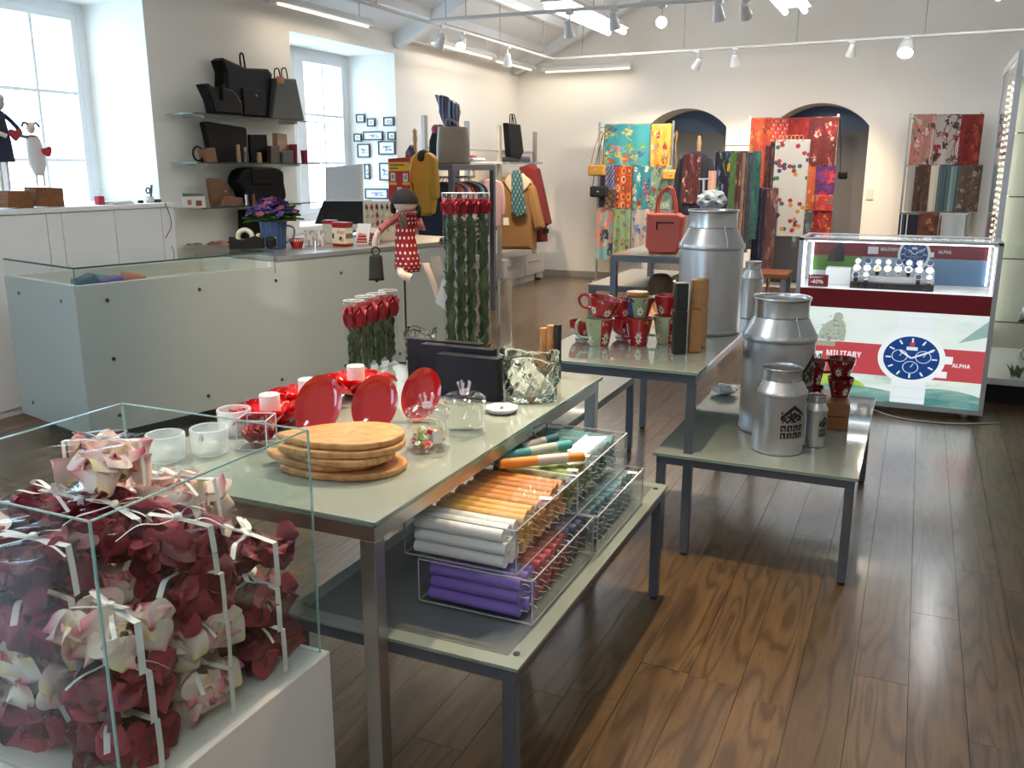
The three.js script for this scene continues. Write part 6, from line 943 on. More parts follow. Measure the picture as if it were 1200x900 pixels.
// ------------------------------------------------------------------ printed cloths
function scarfTex(bg, pal, n, style = 'flowers') {
  return canvasTex(128, 192, (x, w, h) => {
    let k = n * 7919 + 11; const r = () => { k = (k * 16807) % 2147483647; return k / 2147483647; };
    x.fillStyle = bg; x.fillRect(0, 0, w, h);
    if (style === 'blocks') for (let i = 0; i < 6; i++) { x.fillStyle = pickc(pal, r()); x.fillRect(r() * w * 0.8, r() * h * 0.9, 20 + r() * 60, 16 + r() * 50); }
    if (style === 'rings') for (let j = 0; j < 5; j++) for (let i = 0; i < 3; i++) { x.strokeStyle = pickc(pal, r()); x.lineWidth = 5; x.beginPath(); x.arc(22 + i * 42, 20 + j * 40, 14, 0, 7); x.stroke(); x.fillStyle = pickc(pal, r()); x.beginPath(); x.arc(22 + i * 42, 20 + j * 40, 6, 0, 7); x.fill(); }
    if (style === 'stripes') for (let i = 0; i < 12; i++) { x.fillStyle = pickc(pal, r()); x.fillRect(i * 11, 0, 3 + r() * 7, h); }
    if (style === 'dots') for (let j = 0; j < 12; j++) for (let i = 0; i < 8; i++) { x.fillStyle = pal[(i + j) % pal.length]; x.beginPath(); x.arc(8 + i * 16, 8 + j * 16, 5, 0, 7); x.fill(); }
    if (style === 'flowers' || style === 'blocks') for (let i = 0; i < 26; i++) {
      const cx = r() * w, cy = r() * h, q = 4 + r() * 13; x.globalAlpha = 0.55 + 0.4 * r(); x.strokeStyle = pickc(pal, r()); x.lineWidth = 1 + r() * 2.5; x.beginPath(); x.moveTo(cx, cy); x.quadraticCurveTo(cx + (r() - 0.5) * 40, cy + 14, cx + (r() - 0.5) * 44, cy + 20 + r() * 24); x.stroke();
      x.fillStyle = pickc(pal, r()); const m = 4 + Math.floor(r() * 5); for (let p = 0; p < m; p++) { const an = p * 6.28 / m + r(); x.beginPath(); x.ellipse(cx + Math.cos(an) * q * (0.4 + 0.5 * r()), cy + Math.sin(an) * q * (0.4 + 0.5 * r()), q * (0.3 + 0.4 * r()), q * (0.2 + 0.3 * r()), an, 0, 7); x.fill(); }
      x.fillStyle = pickc(pal, r()); x.beginPath(); x.ellipse(cx, cy, q * 0.4 * r() + 1, q * 0.3, r() * 3, 0, 7); x.fill(); x.globalAlpha = 1;
    }
  });
}
function cloth(w, h, t, folds, amp, ph = 0) {   // hanging cloth: top at y = h, hem at y = 0
  const g = new THREE.BoxGeometry(w, h, t, 22, 4, 1), p = g.attributes.position;
  for (let i = 0; i < p.count; i++) { const u = p.getX(i) / w, v = 0.5 - p.getY(i) / h; p.setZ(i, p.getZ(i) + amp * (0.35 + v) * Math.sin(u * folds * 6.28 + ph)); p.setX(i, p.getX(i) * (1 + 0.03 * v * Math.sin(ph))); }
  g.translate(0, h / 2, 0); g.computeVertexNormals(); return g;
}
const scarfMat = (tex) => mat([0.82, 0.82, 0.82], 0.85, 0, { map: tex, sheen: 0.2, sheenColor: C([1, 1, 1]) });
// one scarf from its pixel box on the plane z = Z, folded over a bar
function scarf(px0, py0, px1, py1, Z, m, label, group, folds = 2.5, off = 0) {
  const a = onZ(px0, py0, Z), b = onZ(px1, py1, Z), w = b.x - a.x, h = a.y - b.y, t = thing('scarf', label, 'scarf', [(a.x + b.x) / 2, b.y, Z + off], 0, group);
  mesh('front_fall', cloth(w * 0.98, h, 0.006, folds, 0.008, px0), m, t); mesh('back_fall', cloth(w * 0.96, h * 0.82, 0.006, folds, 0.006, px0 + 2), m, t, [0, h * 0.18, -0.045]); mesh('fold', rotg(at(new THREE.CylinderGeometry(0.024, 0.024, w * 0.97, 10, 1, false, 0, Math.PI), 0, 0, 0), 0, 0, Math.PI / 2), m, t, [0, h - 0.004, -0.022], [0, 0, 0]);
  return t;
}
const rackMetal = mat([0.45, 0.45, 0.46], 0.3, 0.85), rackDark = mat([0.06, 0.058, 0.055], 0.4, 0.6);
function scarfRack(label, pxL, pxR, pyTop, Z, rows, m) {
  const l = onZ(pxL, pyTop, Z), r = onZ(pxR, pyTop, Z), w = r.x - l.x, t = thing('scarf_rack', label, 'scarf rack', [(l.x + r.x) / 2, 0, Z - 0.022]);
  for (const s of [-1, 1]) { mesh('post', span(s * w / 2 - 0.012, s * w / 2 + 0.012, 0.02, l.y + 0.02, -0.012, 0.012), m, t); mesh('foot', rbox(0.05, 0.02, 0.36, 0.006, s * w / 2, 0.0105, 0), m, t); }
  rows.forEach((py) => { const y = onZ((pxL + pxR) / 2, py, Z).y; mesh('bar', bar([-w / 2 + 0.012, y - 0.016, 0], [w / 2 - 0.012, y - 0.016, 0], 0.009), m, t); });
}
const G1 = 'scarves on the colourful rack', G2 = 'scarves on the red toned rack', G3 = 'scarves on the rack beside the showcase';
{
  const Z = -12.0; scarfRack('tall rack of brightly coloured scarves beside the left arch', 702, 789, 145, Z, [147, 195, 246], rackMetal);
  scarf(708, 147, 761, 194, Z, scarfMat(scarfTex('#3d9aa6', ['#c8502c', '#e3c06a', '#e08a94', '#2d4a86', '#d7b84a', '#69a05a'], 1)), 'wide turquoise scarf with orange flowers on the top bar', G1);
  scarf(764, 147, 785, 195, Z, scarfMat(scarfTex('#d99a3c', ['#d9541e', '#e8cfa0', '#7d8f8c', '#8c1f30', '#e6b65a'], 2)), 'orange and cream scarf on the top bar', G1);
  scarf(703, 196, 709, 243, Z, scarfMat(scarfTex('#2a2f48', ['#4a5878', '#1a1d2c', '#8a3040'], 3, 'stripes')), 'narrow navy scarf on the middle bar', G1, 1);
  scarf(710, 195, 720, 221, Z, scarfMat(scarfTex('#3f6292', ['#dfe4ea', '#2c4a7c', '#c84a3a'], 4, 'dots')), 'short blue and white dotted scarf on the middle bar', G1, 1);
  scarf(709, 222, 721, 244, Z + 0.02, scarfMat(scarfTex('#5a4438', ['#8a705c', '#2c2420', '#c8a468'], 5)), 'brown patterned cloth under the dotted scarf', G1, 1);
  scarf(721, 195, 740, 244, Z, scarfMat(scarfTex('#c8542a', ['#e0a23a', '#8c2a1c', '#e9d9b4', '#3f4a3c'], 6, 'rings')), 'orange scarf with rosettes on the middle bar', G1, 2);
  scarf(742, 195, 762, 245, Z, scarfMat(scarfTex('#2f8a96', ['#e8c23a', '#b8284c', '#27408c', '#e7e2d2', '#d86a2c'], 7)), 'teal scarf with bright blossoms on the middle bar', G1, 2);
  scarf(763, 196, 785, 245, Z, scarfMat(scarfTex('#7f9c86', ['#3e5a48', '#a83a3c', '#c8d2b8'], 8)), 'sage green scarf with leaves on the middle bar', G1, 2);
  scarf(699, 246, 717, 304, Z, scarfMat(scarfTex('#d98a78', ['#2f3a4a', '#7db0ae', '#e0b4a4', '#86b6b4'], 9, 'blocks')), 'salmon and pale teal scarf on the lowest bar', G1, 2);
  scarf(719, 246, 738, 300, Z, scarfMat(scarfTex('#8fb08a', ['#e0b83a', '#a86a3a', '#5a8a52', '#8c4a30'], 10)), 'light green scarf with brown flowers on the lowest bar', G1, 2);
  scarf(740, 246, 760, 300, Z, scarfMat(scarfTex('#c3b6ac', ['#3e5a94', '#5f7aa8', '#c89a9a'], 11)), 'beige scarf with blue drawings on the lowest bar', G1, 2);
  const hb = (px0, py0, px1, py1, c, label, strap) => { const a = onZ(px0, py0, Z + 0.1), b = onZ(px1, py1, Z + 0.1), w = b.x - a.x, h = a.y - b.y, t = thing('box_bag', label, 'handbag', [(a.x + b.x) / 2, b.y, Z + 0.1]); mesh('bag_body', rbox(w, h, 0.09, 0.025, 0, h / 2, 0, 3), mat(c, 0.7), t); mesh('shoulder_strap', tube([[-w * 0.35, h * 0.9, 0.02], [-w * 0.1, h + strap * 0.6, 0.0], [0.04, h + strap, -0.07], [w * 0.2, h + strap * 0.6, 0.0], [w * 0.35, h * 0.9, 0.02]], 0.006, 28, 5), mat(c.map((v) => v * 0.6), 0.6), t); mesh('clasp', rbox(0.03, 0.02, 0.01, 0.003, 0, h * 0.5, 0.048), chrome, t); };
  hb(690, 193, 709, 206, [0.50, 0.26, 0.035], 'mustard yellow box handbag hanging beside the black one', 0.45); hb(692, 218, 712, 231, [0.012, 0.012, 0.012], 'black furry box handbag hanging below the mustard one', 0.72); hb(777, 199, 796, 211, [0.48, 0.26, 0.04], 'mustard yellow box handbag hanging on the rack edge next to the arch', 0.5);
}
{
  const Z = -12.0; scarfRack('tall rack of red and purple scarves beside the right arch', 879, 982, 138, Z, [140, 194, 246], mat([0.7, 0.69, 0.66], 0.35, 0.3));
  scarf(880, 140, 901, 194, Z, scarfMat(scarfTex('#8c2c1a', ['#b8641e', '#6a1c14', '#a8402a', '#7a4a20'], 12)), 'rust red scarf with amber flowers on the red rack', G2, 2);
  scarf(903, 140, 921, 193, Z, scarfMat(scarfTex('#a83a34', ['#c86a5a', '#8c1c20', '#c0a090'], 13, 'dots')), 'coral dotted scarf on the red rack', G2, 2);
  scarf(922, 140, 946, 193, Z, scarfMat(scarfTex('#7c1018', ['#94202a', '#5c0c12', '#8c1820'], 14)), 'plain dark red scarf on the red rack', G2, 2);
  scarf(948, 139, 979, 194, Z, scarfMat(scarfTex('#54101a', ['#c0a49a', '#3c0c12', '#7a1c24'], 15)), 'burgundy scarf with pale birds on the red rack', G2, 2.5);
  scarf(938, 195, 953, 246, Z, scarfMat(scarfTex('#b0522c', ['#d8a888', '#8c2c20', '#c8903a'], 16)), 'orange patterned scarf on the middle bar of the red rack', G2, 1.5);
  scarf(954, 195, 977, 229, Z, scarfMat(scarfTex('#4a1c5c', ['#a81c24', '#5c2a70', '#c8302c'], 17, 'blocks')), 'purple scarf with red patches on the red rack', G2, 2);
  scarf(955, 230, 975, 247, Z + 0.02, scarfMat(scarfTex('#b02c24', ['#d86a4a', '#3a7a84', '#8c1818'], 18)), 'bright red square on the red rack', G2, 2);
  scarf(884, 195, 902, 246, Z, scarfMat(scarfTex('#7a3a2c', ['#a87a48', '#5c6a48', '#8c2c24'], 19)), 'brown and olive scarf on the middle bar of the red rack', G2, 2);
  scarf(952, 248, 972, 290, Z, scarfMat(scarfTex('#8c141a', ['#c89a3c', '#b0402c', '#6a0c12'], 20)), 'red flowered scarf on the lowest bar of the red rack', G2, 2);
  scarf(930, 248, 951, 290, Z, scarfMat(scarfTex('#4a5054', ['#6a7478', '#8c9a9c', '#343a3e'], 21)), 'slate grey scarf on the lowest bar of the red rack', G2, 2);
  const a = onZ(983, 199, Z + 0.08), b = onZ(992, 207, Z + 0.08), t = thing('black_pouch', 'small black pouch hanging by a cord from the red rack', 'pouch', [(a.x + b.x) / 2, b.y - 0.03, Z + 0.04]); mesh('pouch', rbox(0.11, 0.09, 0.05, 0.02, 0, 0.045, 0, 3), leatherBlack, t); mesh('cord', tube([[-0.03, 0.08, 0], [-0.05, 0.35, -0.02], [-0.09, 0.72, -0.05]], 0.005, 16, 5), leatherBlack, t);
}
{
  const Z = -12.1; scarfRack('rack of scarves with a chrome post beside the glass showcase', 1067, 1150, 135, Z, [136, 193, 249], chrome);
  scarf(1070, 136, 1092, 193, Z, scarfMat(scarfTex('#b87a6c', ['#d8cabc', '#a8505c', '#7a8a7c', '#3a3434'], 22)), 'dusty pink scarf with cream lilies on the top bar', G3, 2);
  scarf(1094, 136, 1121, 193, Z, scarfMat(scarfTex('#b8aaa2', ['#2c2828', '#94202a', '#3c3436'], 23)), 'pale scarf with black and red figures on the top bar', G3, 2);
  scarf(1122, 136, 1147, 193, Z, scarfMat(scarfTex('#7a1c18', ['#a84a24', '#5c1412', '#8c3c2c'], 24)), 'rust coloured scarf on the top bar next to the showcase', G3, 2);
  scarf(1064, 195, 1071, 248, Z, mat([0.30, 0.29, 0.26], 0.8), 'narrow grey scarf on the middle bar', G3, 1);
  scarf(1072, 195, 1086, 248, Z, scarfMat(scarfTex('#4a3424', ['#6a4a30', '#2c2018', '#7a5c3c'], 25)), 'brown marbled scarf on the middle bar', G3, 1.5);
  scarf(1088, 195, 1096, 248, Z, mat([0.55, 0.49, 0.40], 0.8), 'cream scarf on the middle bar', G3, 1);
  scarf(1098, 195, 1121, 248, Z, scarfMat(scarfTex('#5f7c82', ['#8a9a92', '#3c5a64', '#46504a'], 26, 'stripes')), 'blue grey striped scarf on the middle bar', G3, 2);
  scarf(1123, 195, 1146, 248, Z, scarfMat(scarfTex('#5c4a3a', ['#8a7c68', '#3a2c22', '#a89a84'], 27)), 'brown and stone scarf on the middle bar', G3, 2);
  scarf(1054, 251, 1076, 290, Z, scarfMat(scarfTex('#141c34', ['#e0ded6', '#2c4070', '#0c1020'], 28, 'stripes')), 'navy and white scarf on the lowest bar', G3, 2);
  scarf(1077, 251, 1100, 290, Z, scarfMat(scarfTex('#6a3c28', ['#a8875c', '#3a241a', '#8c2c20'], 29)), 'chestnut paisley scarf on the lowest bar', G3, 2);
  scarf(1101, 251, 1128, 290, Z, mat([0.42, 0.44, 0.44], 0.8), 'light grey scarf on the lowest bar', G3, 2);
}
structure(tag(mesh('trim_2', rbox(0.09, 0.13, 0.012, 0.004, 0, 0, 0), mat([0.68, 0.64, 0.55], 0.5), scene, onZ(1019, 228, ZF + 0.007)), 'cream wall switch plate beside the right arch'));
delete scene.children[scene.children.length - 1].userData.category;
// ------------------------------------------------------------------ stand with the white embroidered scarf, scarf carousel
{
  const Z = -11.2, c = onZ(927, 164, Z), t = thing('scarf_stand', 'brass topped stand carrying the white embroidered scarf', 'stand', [c.x, 0, Z]), brass = mat([0.42, 0.30, 0.14], 0.3, 0.9), w = onZ(943, 164, Z).x - onZ(910, 164, Z).x;
  mesh('pole', bar([-w / 2, 0.015, 0], [-w / 2, c.y, 0], 0.012), rackDark, t); mesh('arm', bar([-w / 2, c.y - 0.01, 0], [w / 2, c.y - 0.01, 0], 0.012), brass, t); mesh('base_plate', cyl(0.11, 0.10, 0.015, 28, -w / 2, 0, 0), rackDark, t);
  for (let i = 0; i < 6; i++) mesh('hook', at(new THREE.TorusGeometry(0.025, 0.004, 5, 14), -w * 0.35 + i * 0.045, c.y + 0.028, 0), brass, t, null, [0, 0, 0]);
  const wt = canvasTex(128, 384, (x, W, H) => { x.fillStyle = '#d6d1c8'; x.fillRect(0, 0, W, H); let k = 77; const r = () => { k = (k * 16807) % 2147483647; return k / 2147483647; }; for (let i = 0; i < 46; i++) { const cy = i < 24 ? r() * 150 : 235 + r() * 140; x.fillStyle = pickc(['#b8303a', '#2c4a86', '#c8923a', '#3a6a48', '#a02430', '#40506a'], r()); const cx = r() * W; for (let p = 0; p < 5; p++) { x.beginPath(); x.arc(cx + Math.cos(p * 1.257) * 5, cy + Math.sin(p * 1.257) * 5, 4, 0, 7); x.fill(); } } });
  scarf(909, 166, 942, 277, Z, scarfMat(wt), 'long white scarf embroidered with red and blue flowers', 'hung long scarves', 1.5, 0.035);
  [[903, 168, 909, 262, '#2c2430'], [897, 172, 903, 260, '#5c2c2c']].forEach(([a, b, d, e, col], i) => scarf(a, b, d, e, Z - 0.1, scarfMat(scarfTex(col, ['#8a6a48', '#3a3a5c', '#7a2c34'], 40 + i)), ['black patterned scarf beside the white embroidered one', 'dark maroon scarf behind the white embroidered one'][i], 'hung long scarves', 1));
}
{
  const Z = -10.6, c = onZ(862, 174, Z), t = thing('scarf_carousel', 'brass rail stand with many long hanging scarves', 'stand', [c.x, 0, Z]), brass = mat([0.42, 0.30, 0.14], 0.3, 0.9), x0 = onZ(838, 178, Z).x - c.x, x1 = onZ(887, 178, Z).x - c.x, y = onZ(862, 178, Z).y;
  mesh('pole', bar([0, 0.015, -0.06], [0, y, -0.06], 0.014), rackDark, t); mesh('base_plate', cyl(0.24, 0.22, 0.015, 28, 0, 0, -0.06), rackDark, t); mesh('rail', merge([bar([x0, y, 0], [x1, y, 0], 0.008), bar([x0, y, 0], [x0, y, -0.12], 0.008), bar([x1, y, 0], [x1, y, -0.12], 0.008), bar([x0, y, -0.12], [x1, y, -0.12], 0.008), bar([0, y, 0], [0, y, -0.12], 0.008)]), brass, t);
  mesh('top_loop', merge([bar([x0 * 0.6, y, 0], [x0 * 0.6, y + 0.07, 0], 0.006), bar([x1 * 0.8, y, 0], [x1 * 0.8, y + 0.07, 0], 0.006), bar([x0 * 0.6, y + 0.07, 0], [x1 * 0.8, y + 0.07, 0], 0.006)]), brass, t);
  const L = [[839, 856, 262, '#16182c', ['#3a5a9c', '#c89a2c', '#4a7a4c', '#8a9ac8'], 'black scarf with large blue flowers on the brass stand'], [857, 861, 270, '#4a6a38', ['#6a8a4c', '#3a5a2c'], 'narrow green scarf on the brass stand'], [861, 866, 285, '#4a2c24', ['#8a6a48', '#6a2c2c', '#a88a68'], 'brown flecked scarf on the brass stand'], [866, 870, 290, '#2c2a24', ['#5a5a44', '#7a4a3c'], 'dark olive scarf on the brass stand'], [870, 876, 296, '#8a6a5c', ['#a88a7c', '#7a5c50'], 'rose beige scarf on the brass stand'], [876, 880, 292, '#343c44', ['#4a5a64', '#1c2024'], 'charcoal scarf on the brass stand'], [880, 886, 280, '#2c5a54', ['#3c7a70', '#1c443e'], 'teal green scarf on the brass stand']];
  L.forEach(([a, b, e, bg, pal, label], i) => scarf(a, 179, b, e, Z, scarfMat(scarfTex(bg, pal, 50 + i)), label, 'scarves on the brass stand', 1, 0.024));
  [[884, 892, 318, '#1c1c34', ['#2c2c5c', '#0c0c1c', '#3c3470'], 'long midnight blue scarf on the chrome arm'], [893, 905, 325, '#5c3a3a', ['#8a5c58', '#3c2428', '#a8807c'], 'long wine and rose scarf on the chrome arm']].forEach(([a, b, e, bg, pal, label], i) => scarf(a, 222, b, e, -11.0, scarfMat(scarfTex(bg, pal, 60 + i)), label, 'scarves on the chrome arm', 1));
  const q = onZ(893, 219, -11.0), s = thing('chrome_arm_stand', 'chrome arm stand holding two long dark scarves', 'stand', [q.x, 0, -11.03]); mesh('pole', bar([0.14, 0.012, -0.05], [0.14, q.y, -0.05], 0.011), chrome, s); mesh('arm', bar([-0.12, q.y - 0.02, 0.0], [0.16, q.y - 0.02, 0.0], 0.01), chrome, s); mesh('knob', at(new THREE.SphereGeometry(0.018, 12, 10), -0.125, q.y - 0.02, 0.0), chrome, s); mesh('link', bar([0.14, q.y - 0.02, -0.06], [0.14, q.y - 0.02, 0.01], 0.01), chrome, s); mesh('base_plate', cyl(0.09, 0.08, 0.012, 24, 0.14, 0, -0.05), chrome, s);
}
// ------------------------------------------------------------------ dressed stand, back tables, red tote
glassTable('tall grey framed table holding the red leather tote', -2.60, -1.72, -7.95, -9.3, TH, greyMetal, 0.06, 0.05, mat([0.22, 0.21, 0.2], 0.2));
glassTable('long low grey bench beside the red tote table', -2.95, -2.35, -8.35, -9.9, LH, greyMetal, 0.06, 0.05, mat([0.26, 0.25, 0.24], 0.35));
{
  const Z = -9.7, c = onZ(815, 190, Z), t = thing('clothes_bust', 'bust stand with wooden knob wearing a navy jacket', 'bust stand', [c.x, 0, Z]); const Y = (py) => onZ(815, py, Z).y, s = mpp(V3(c.x, 1.5, Z));
  mesh('pole', bar([0, 0.015, 0], [0, Y(240), 0], 0.016), rackDark, t); mesh('base_plate', cyl(0.2, 0.18, 0.015, 28), rackDark, t); mesh('wooden_knob', at(lathe([[0.022, 0], [0.018, 0.04], [0.028, 0.07], [0.02, 0.11], [0.016, 0.15], [0.001, 0.16]], 16), 0.03, Y(177), 0), mat([0.45, 0.28, 0.13], 0.5), t);
  const jk = thing('navy_jacket', 'dark navy jacket on the bust stand by the left arch', 'jacket', [c.x, Y(252), Z]); mesh('body', loft([[252, 17], [235, 18], [210, 17], [192, 18], [184, 16], [178, 7]].map(([py, r]) => ringAt(Y(py) - Y(252), r * s, r * s * 0.6, 28, 2.3, 0, 0, (a) => 1 + 0.03 * Math.sin(9 * a)))), mat([0.012, 0.014, 0.026], 0.85), jk);
  for (const k of [-1, 1]) mesh('sleeve', loft([[186, 14, 5.5], [205, 19, 5], [232, 21, 4.4], [246, 21, 4]].map(([py, x, r]) => ringAt(Y(py) - Y(252), r * s, r * s, 14, 2, k * x * s, 0))), mat([0.012, 0.014, 0.026], 0.85), jk);
  const sc = thing('draped_scarf', 'burgundy and white patterned scarf over the navy jacket', 'scarf', [c.x - 0.01, Y(238), Z + 0.115]); mesh('fall', cloth(20 * s, Y(181) - Y(238), 0.02, 2, 0.012, 1), scarfMat(scarfTex('#4a1820', ['#c8b8b4', '#2c1014', '#8a4048'], 70)), sc);
  const sh = thing('draped_scarf', 'rose beige shawl hanging beside the navy jacket', 'scarf', [c.x + 22 * s, Y(245), Z + 0.06]); mesh('fall', cloth(9 * s, Y(200) - Y(245), 0.02, 1.5, 0.012, 2), mat([0.42, 0.27, 0.22], 0.85), sh);
}
function handbag(pts, Z, th, m, base, label, handle) {
  const q = traced(pts, { z: Z }, th, 0.03, { smooth: false }), t = thing('tote_bag', label, 'handbag', [q.pos[0], base, Z]); mesh('bag_body', q.g, m, t); q.g.computeBoundingBox(); const b = q.g.boundingBox;
  for (const z of [-th * 0.3, th * 0.3]) mesh('handle', tube([[b.min.x * 0.5, b.max.y * 0.97, z], [b.min.x * 0.35, b.max.y + handle * 0.7, z], [b.max.x * 0.15, b.max.y + handle, z], [b.max.x * 0.4, b.max.y + handle * 0.6, z], [b.max.x * 0.55, b.max.y * 0.97, z]], 0.011, 26, 6), m, t);
  return { t, b };
}
{
  const red = mat([0.50, 0.085, 0.055], 0.42), h = handbag([[760, 239], [770, 240], [797, 240], [803, 244], [799, 280], [793, 287], [764, 287], [758, 279]], -8.25, 0.14, red, TH + 0.001, 'coral red leather tote with a black zip', 0.23);
  mesh('zip', rbox(0.17, 0.012, 0.006, 0.002, 0.01, h.b.max.y * 0.76, 0.071), leatherBlack, h.t); mesh('zip_tassel', rbox(0.012, 0.06, 0.008, 0.003, -0.065, h.b.max.y * 0.66, 0.071), leatherBlack, h.t);
  const g = handbag([[811, 243], [850, 243], [850, 262], [811, 262]], -8.6, 0.14, mat([0.30, 0.33, 0.31], 0.6), TH + 0.001 + 0.0, 'pale grey canvas tote behind the largest milk can', 0.3); g.t.scale.y = 1; 
  const sc = thing('knotted_scarf', 'pale blue scarf with dark flecks knotted on the grey tote', 'scarf', [onZ(832, 240, -8.45).x, TH + 0.43, -8.5]); const gg = new THREE.IcosahedronGeometry(0.12, 4), p = gg.attributes.position; for (let i = 0; i < p.count; i++) { const k = 1 + 0.16 * Math.sin(p.getX(i) * 60) * Math.sin(p.getY(i) * 50 + 1) + 0.1 * Math.sin(p.getZ(i) * 70); p.setXYZ(i, p.getX(i) * 1.1 * k, p.getY(i) * 0.75 * k, p.getZ(i) * 0.5 * k); } gg.computeVertexNormals(); mesh('knot', uvFit(at(gg, 0, 0.06, 0)), scarfMat(scarfTex('#9ab0c0', ['#c8d2d8', '#3c4a64', '#dfe3e4'], 71)), sc);
  const st = onZ(825, 210, -8.75), cs = thing('chrome_bag_stand', 'chrome T stand rising behind the largest milk can', 'stand', [st.x, TH + 0.001, -8.75]); mesh('pole', bar([0, 0.01, 0], [0, st.y - TH, 0], 0.012), chrome, cs); mesh('cross_bar', bar([-0.05, st.y - TH, 0], [0.06, st.y - TH, 0], 0.011), chrome, cs); mesh('base_plate', cyl(0.09, 0.08, 0.012, 20), chrome, cs);
  const bl = onY(774, 296, TH + 0.006), pc = thing('folded_cloth', 'folded pale blue cloth under the red tote', 'cloth', [bl.x, TH + 0.0005, bl.z - 0.1]); for (let i = 0; i < 2; i++) mesh('fold', rbox(0.24, 0.022, 0.2, 0.01, 0.01 * i, 0.0115 + i * 0.023, 0, 3), mat(i ? [0.42, 0.48, 0.46] : [0.22, 0.34, 0.42], 0.85), pc);
  const pz = onY(772, 392, 0), ph = topAt(772, 320, pz), pf = thing('leather_pouffe', 'brown domed leather pouffe behind the mugs', 'pouffe', [pz.x, 0, pz.z]), r = 14.5 * mpp(pz); mesh('cushion', lathe([[0.001, 0.04], [r * 0.9, 0.04], [r, 0.1], [r, ph - r * 0.8], [r * 0.85, ph - r * 0.35], [r * 0.5, ph - r * 0.07], [0.001, ph]], 28), mat([0.10, 0.055, 0.028], 0.6), pf); mesh('base_ring', cyl(r * 0.85, r * 0.85, 0.039, 24), blackPlastic, pf);
  // low wooden bench behind the slim can
  const wb = thing('wooden_bench', 'low dark wooden bench beneath the hanging scarves', 'bench', [-1.55, 0, -9.9]); mesh('seat', rbox(0.7, 0.05, 0.5, 0.006, 0, 0.455, 0), mat([0.2, 0.12, 0.07], 0.5, 0, { map: beech }), wb); for (const a of [-1, 1]) for (const b of [-1, 1]) mesh('leg', rbox(0.05, 0.43, 0.05, 0.004, a * 0.31, 0.2155, b * 0.21), greyMetal, wb);
}
// ------------------------------------------------------------------ clothes corner
function hanger(t, y, w, z = 0) { mesh('hanger', merge([tube([[-w / 2, y - 0.05, z], [0, y + 0.02, z], [w / 2, y - 0.05, z]], 0.008, 16, 6), tube([[0, y + 0.02, z], [0, y + 0.06, z], [0.02, y + 0.085, z], [0.0, y + 0.1, z]], 0.004, 12, 5)]), mat([0.35, 0.22, 0.12], 0.5), t); }
function jacketGeo(w, h, th) { return extrude(smoothPts([[-w * 0.12, h], [-w * 0.42, h * 0.93], [-w * 0.5, h * 0.8], [-w * 0.52, h * 0.25], [-w * 0.42, h * 0.24], [-w * 0.36, h * 0.6], [-w * 0.36, 0.0], [w * 0.36, 0.0], [w * 0.36, h * 0.6], [w * 0.42, h * 0.24], [w * 0.52, h * 0.25], [w * 0.5, h * 0.8], [w * 0.42, h * 0.93], [w * 0.12, h]], 3), th, th * 0.35, 2); }
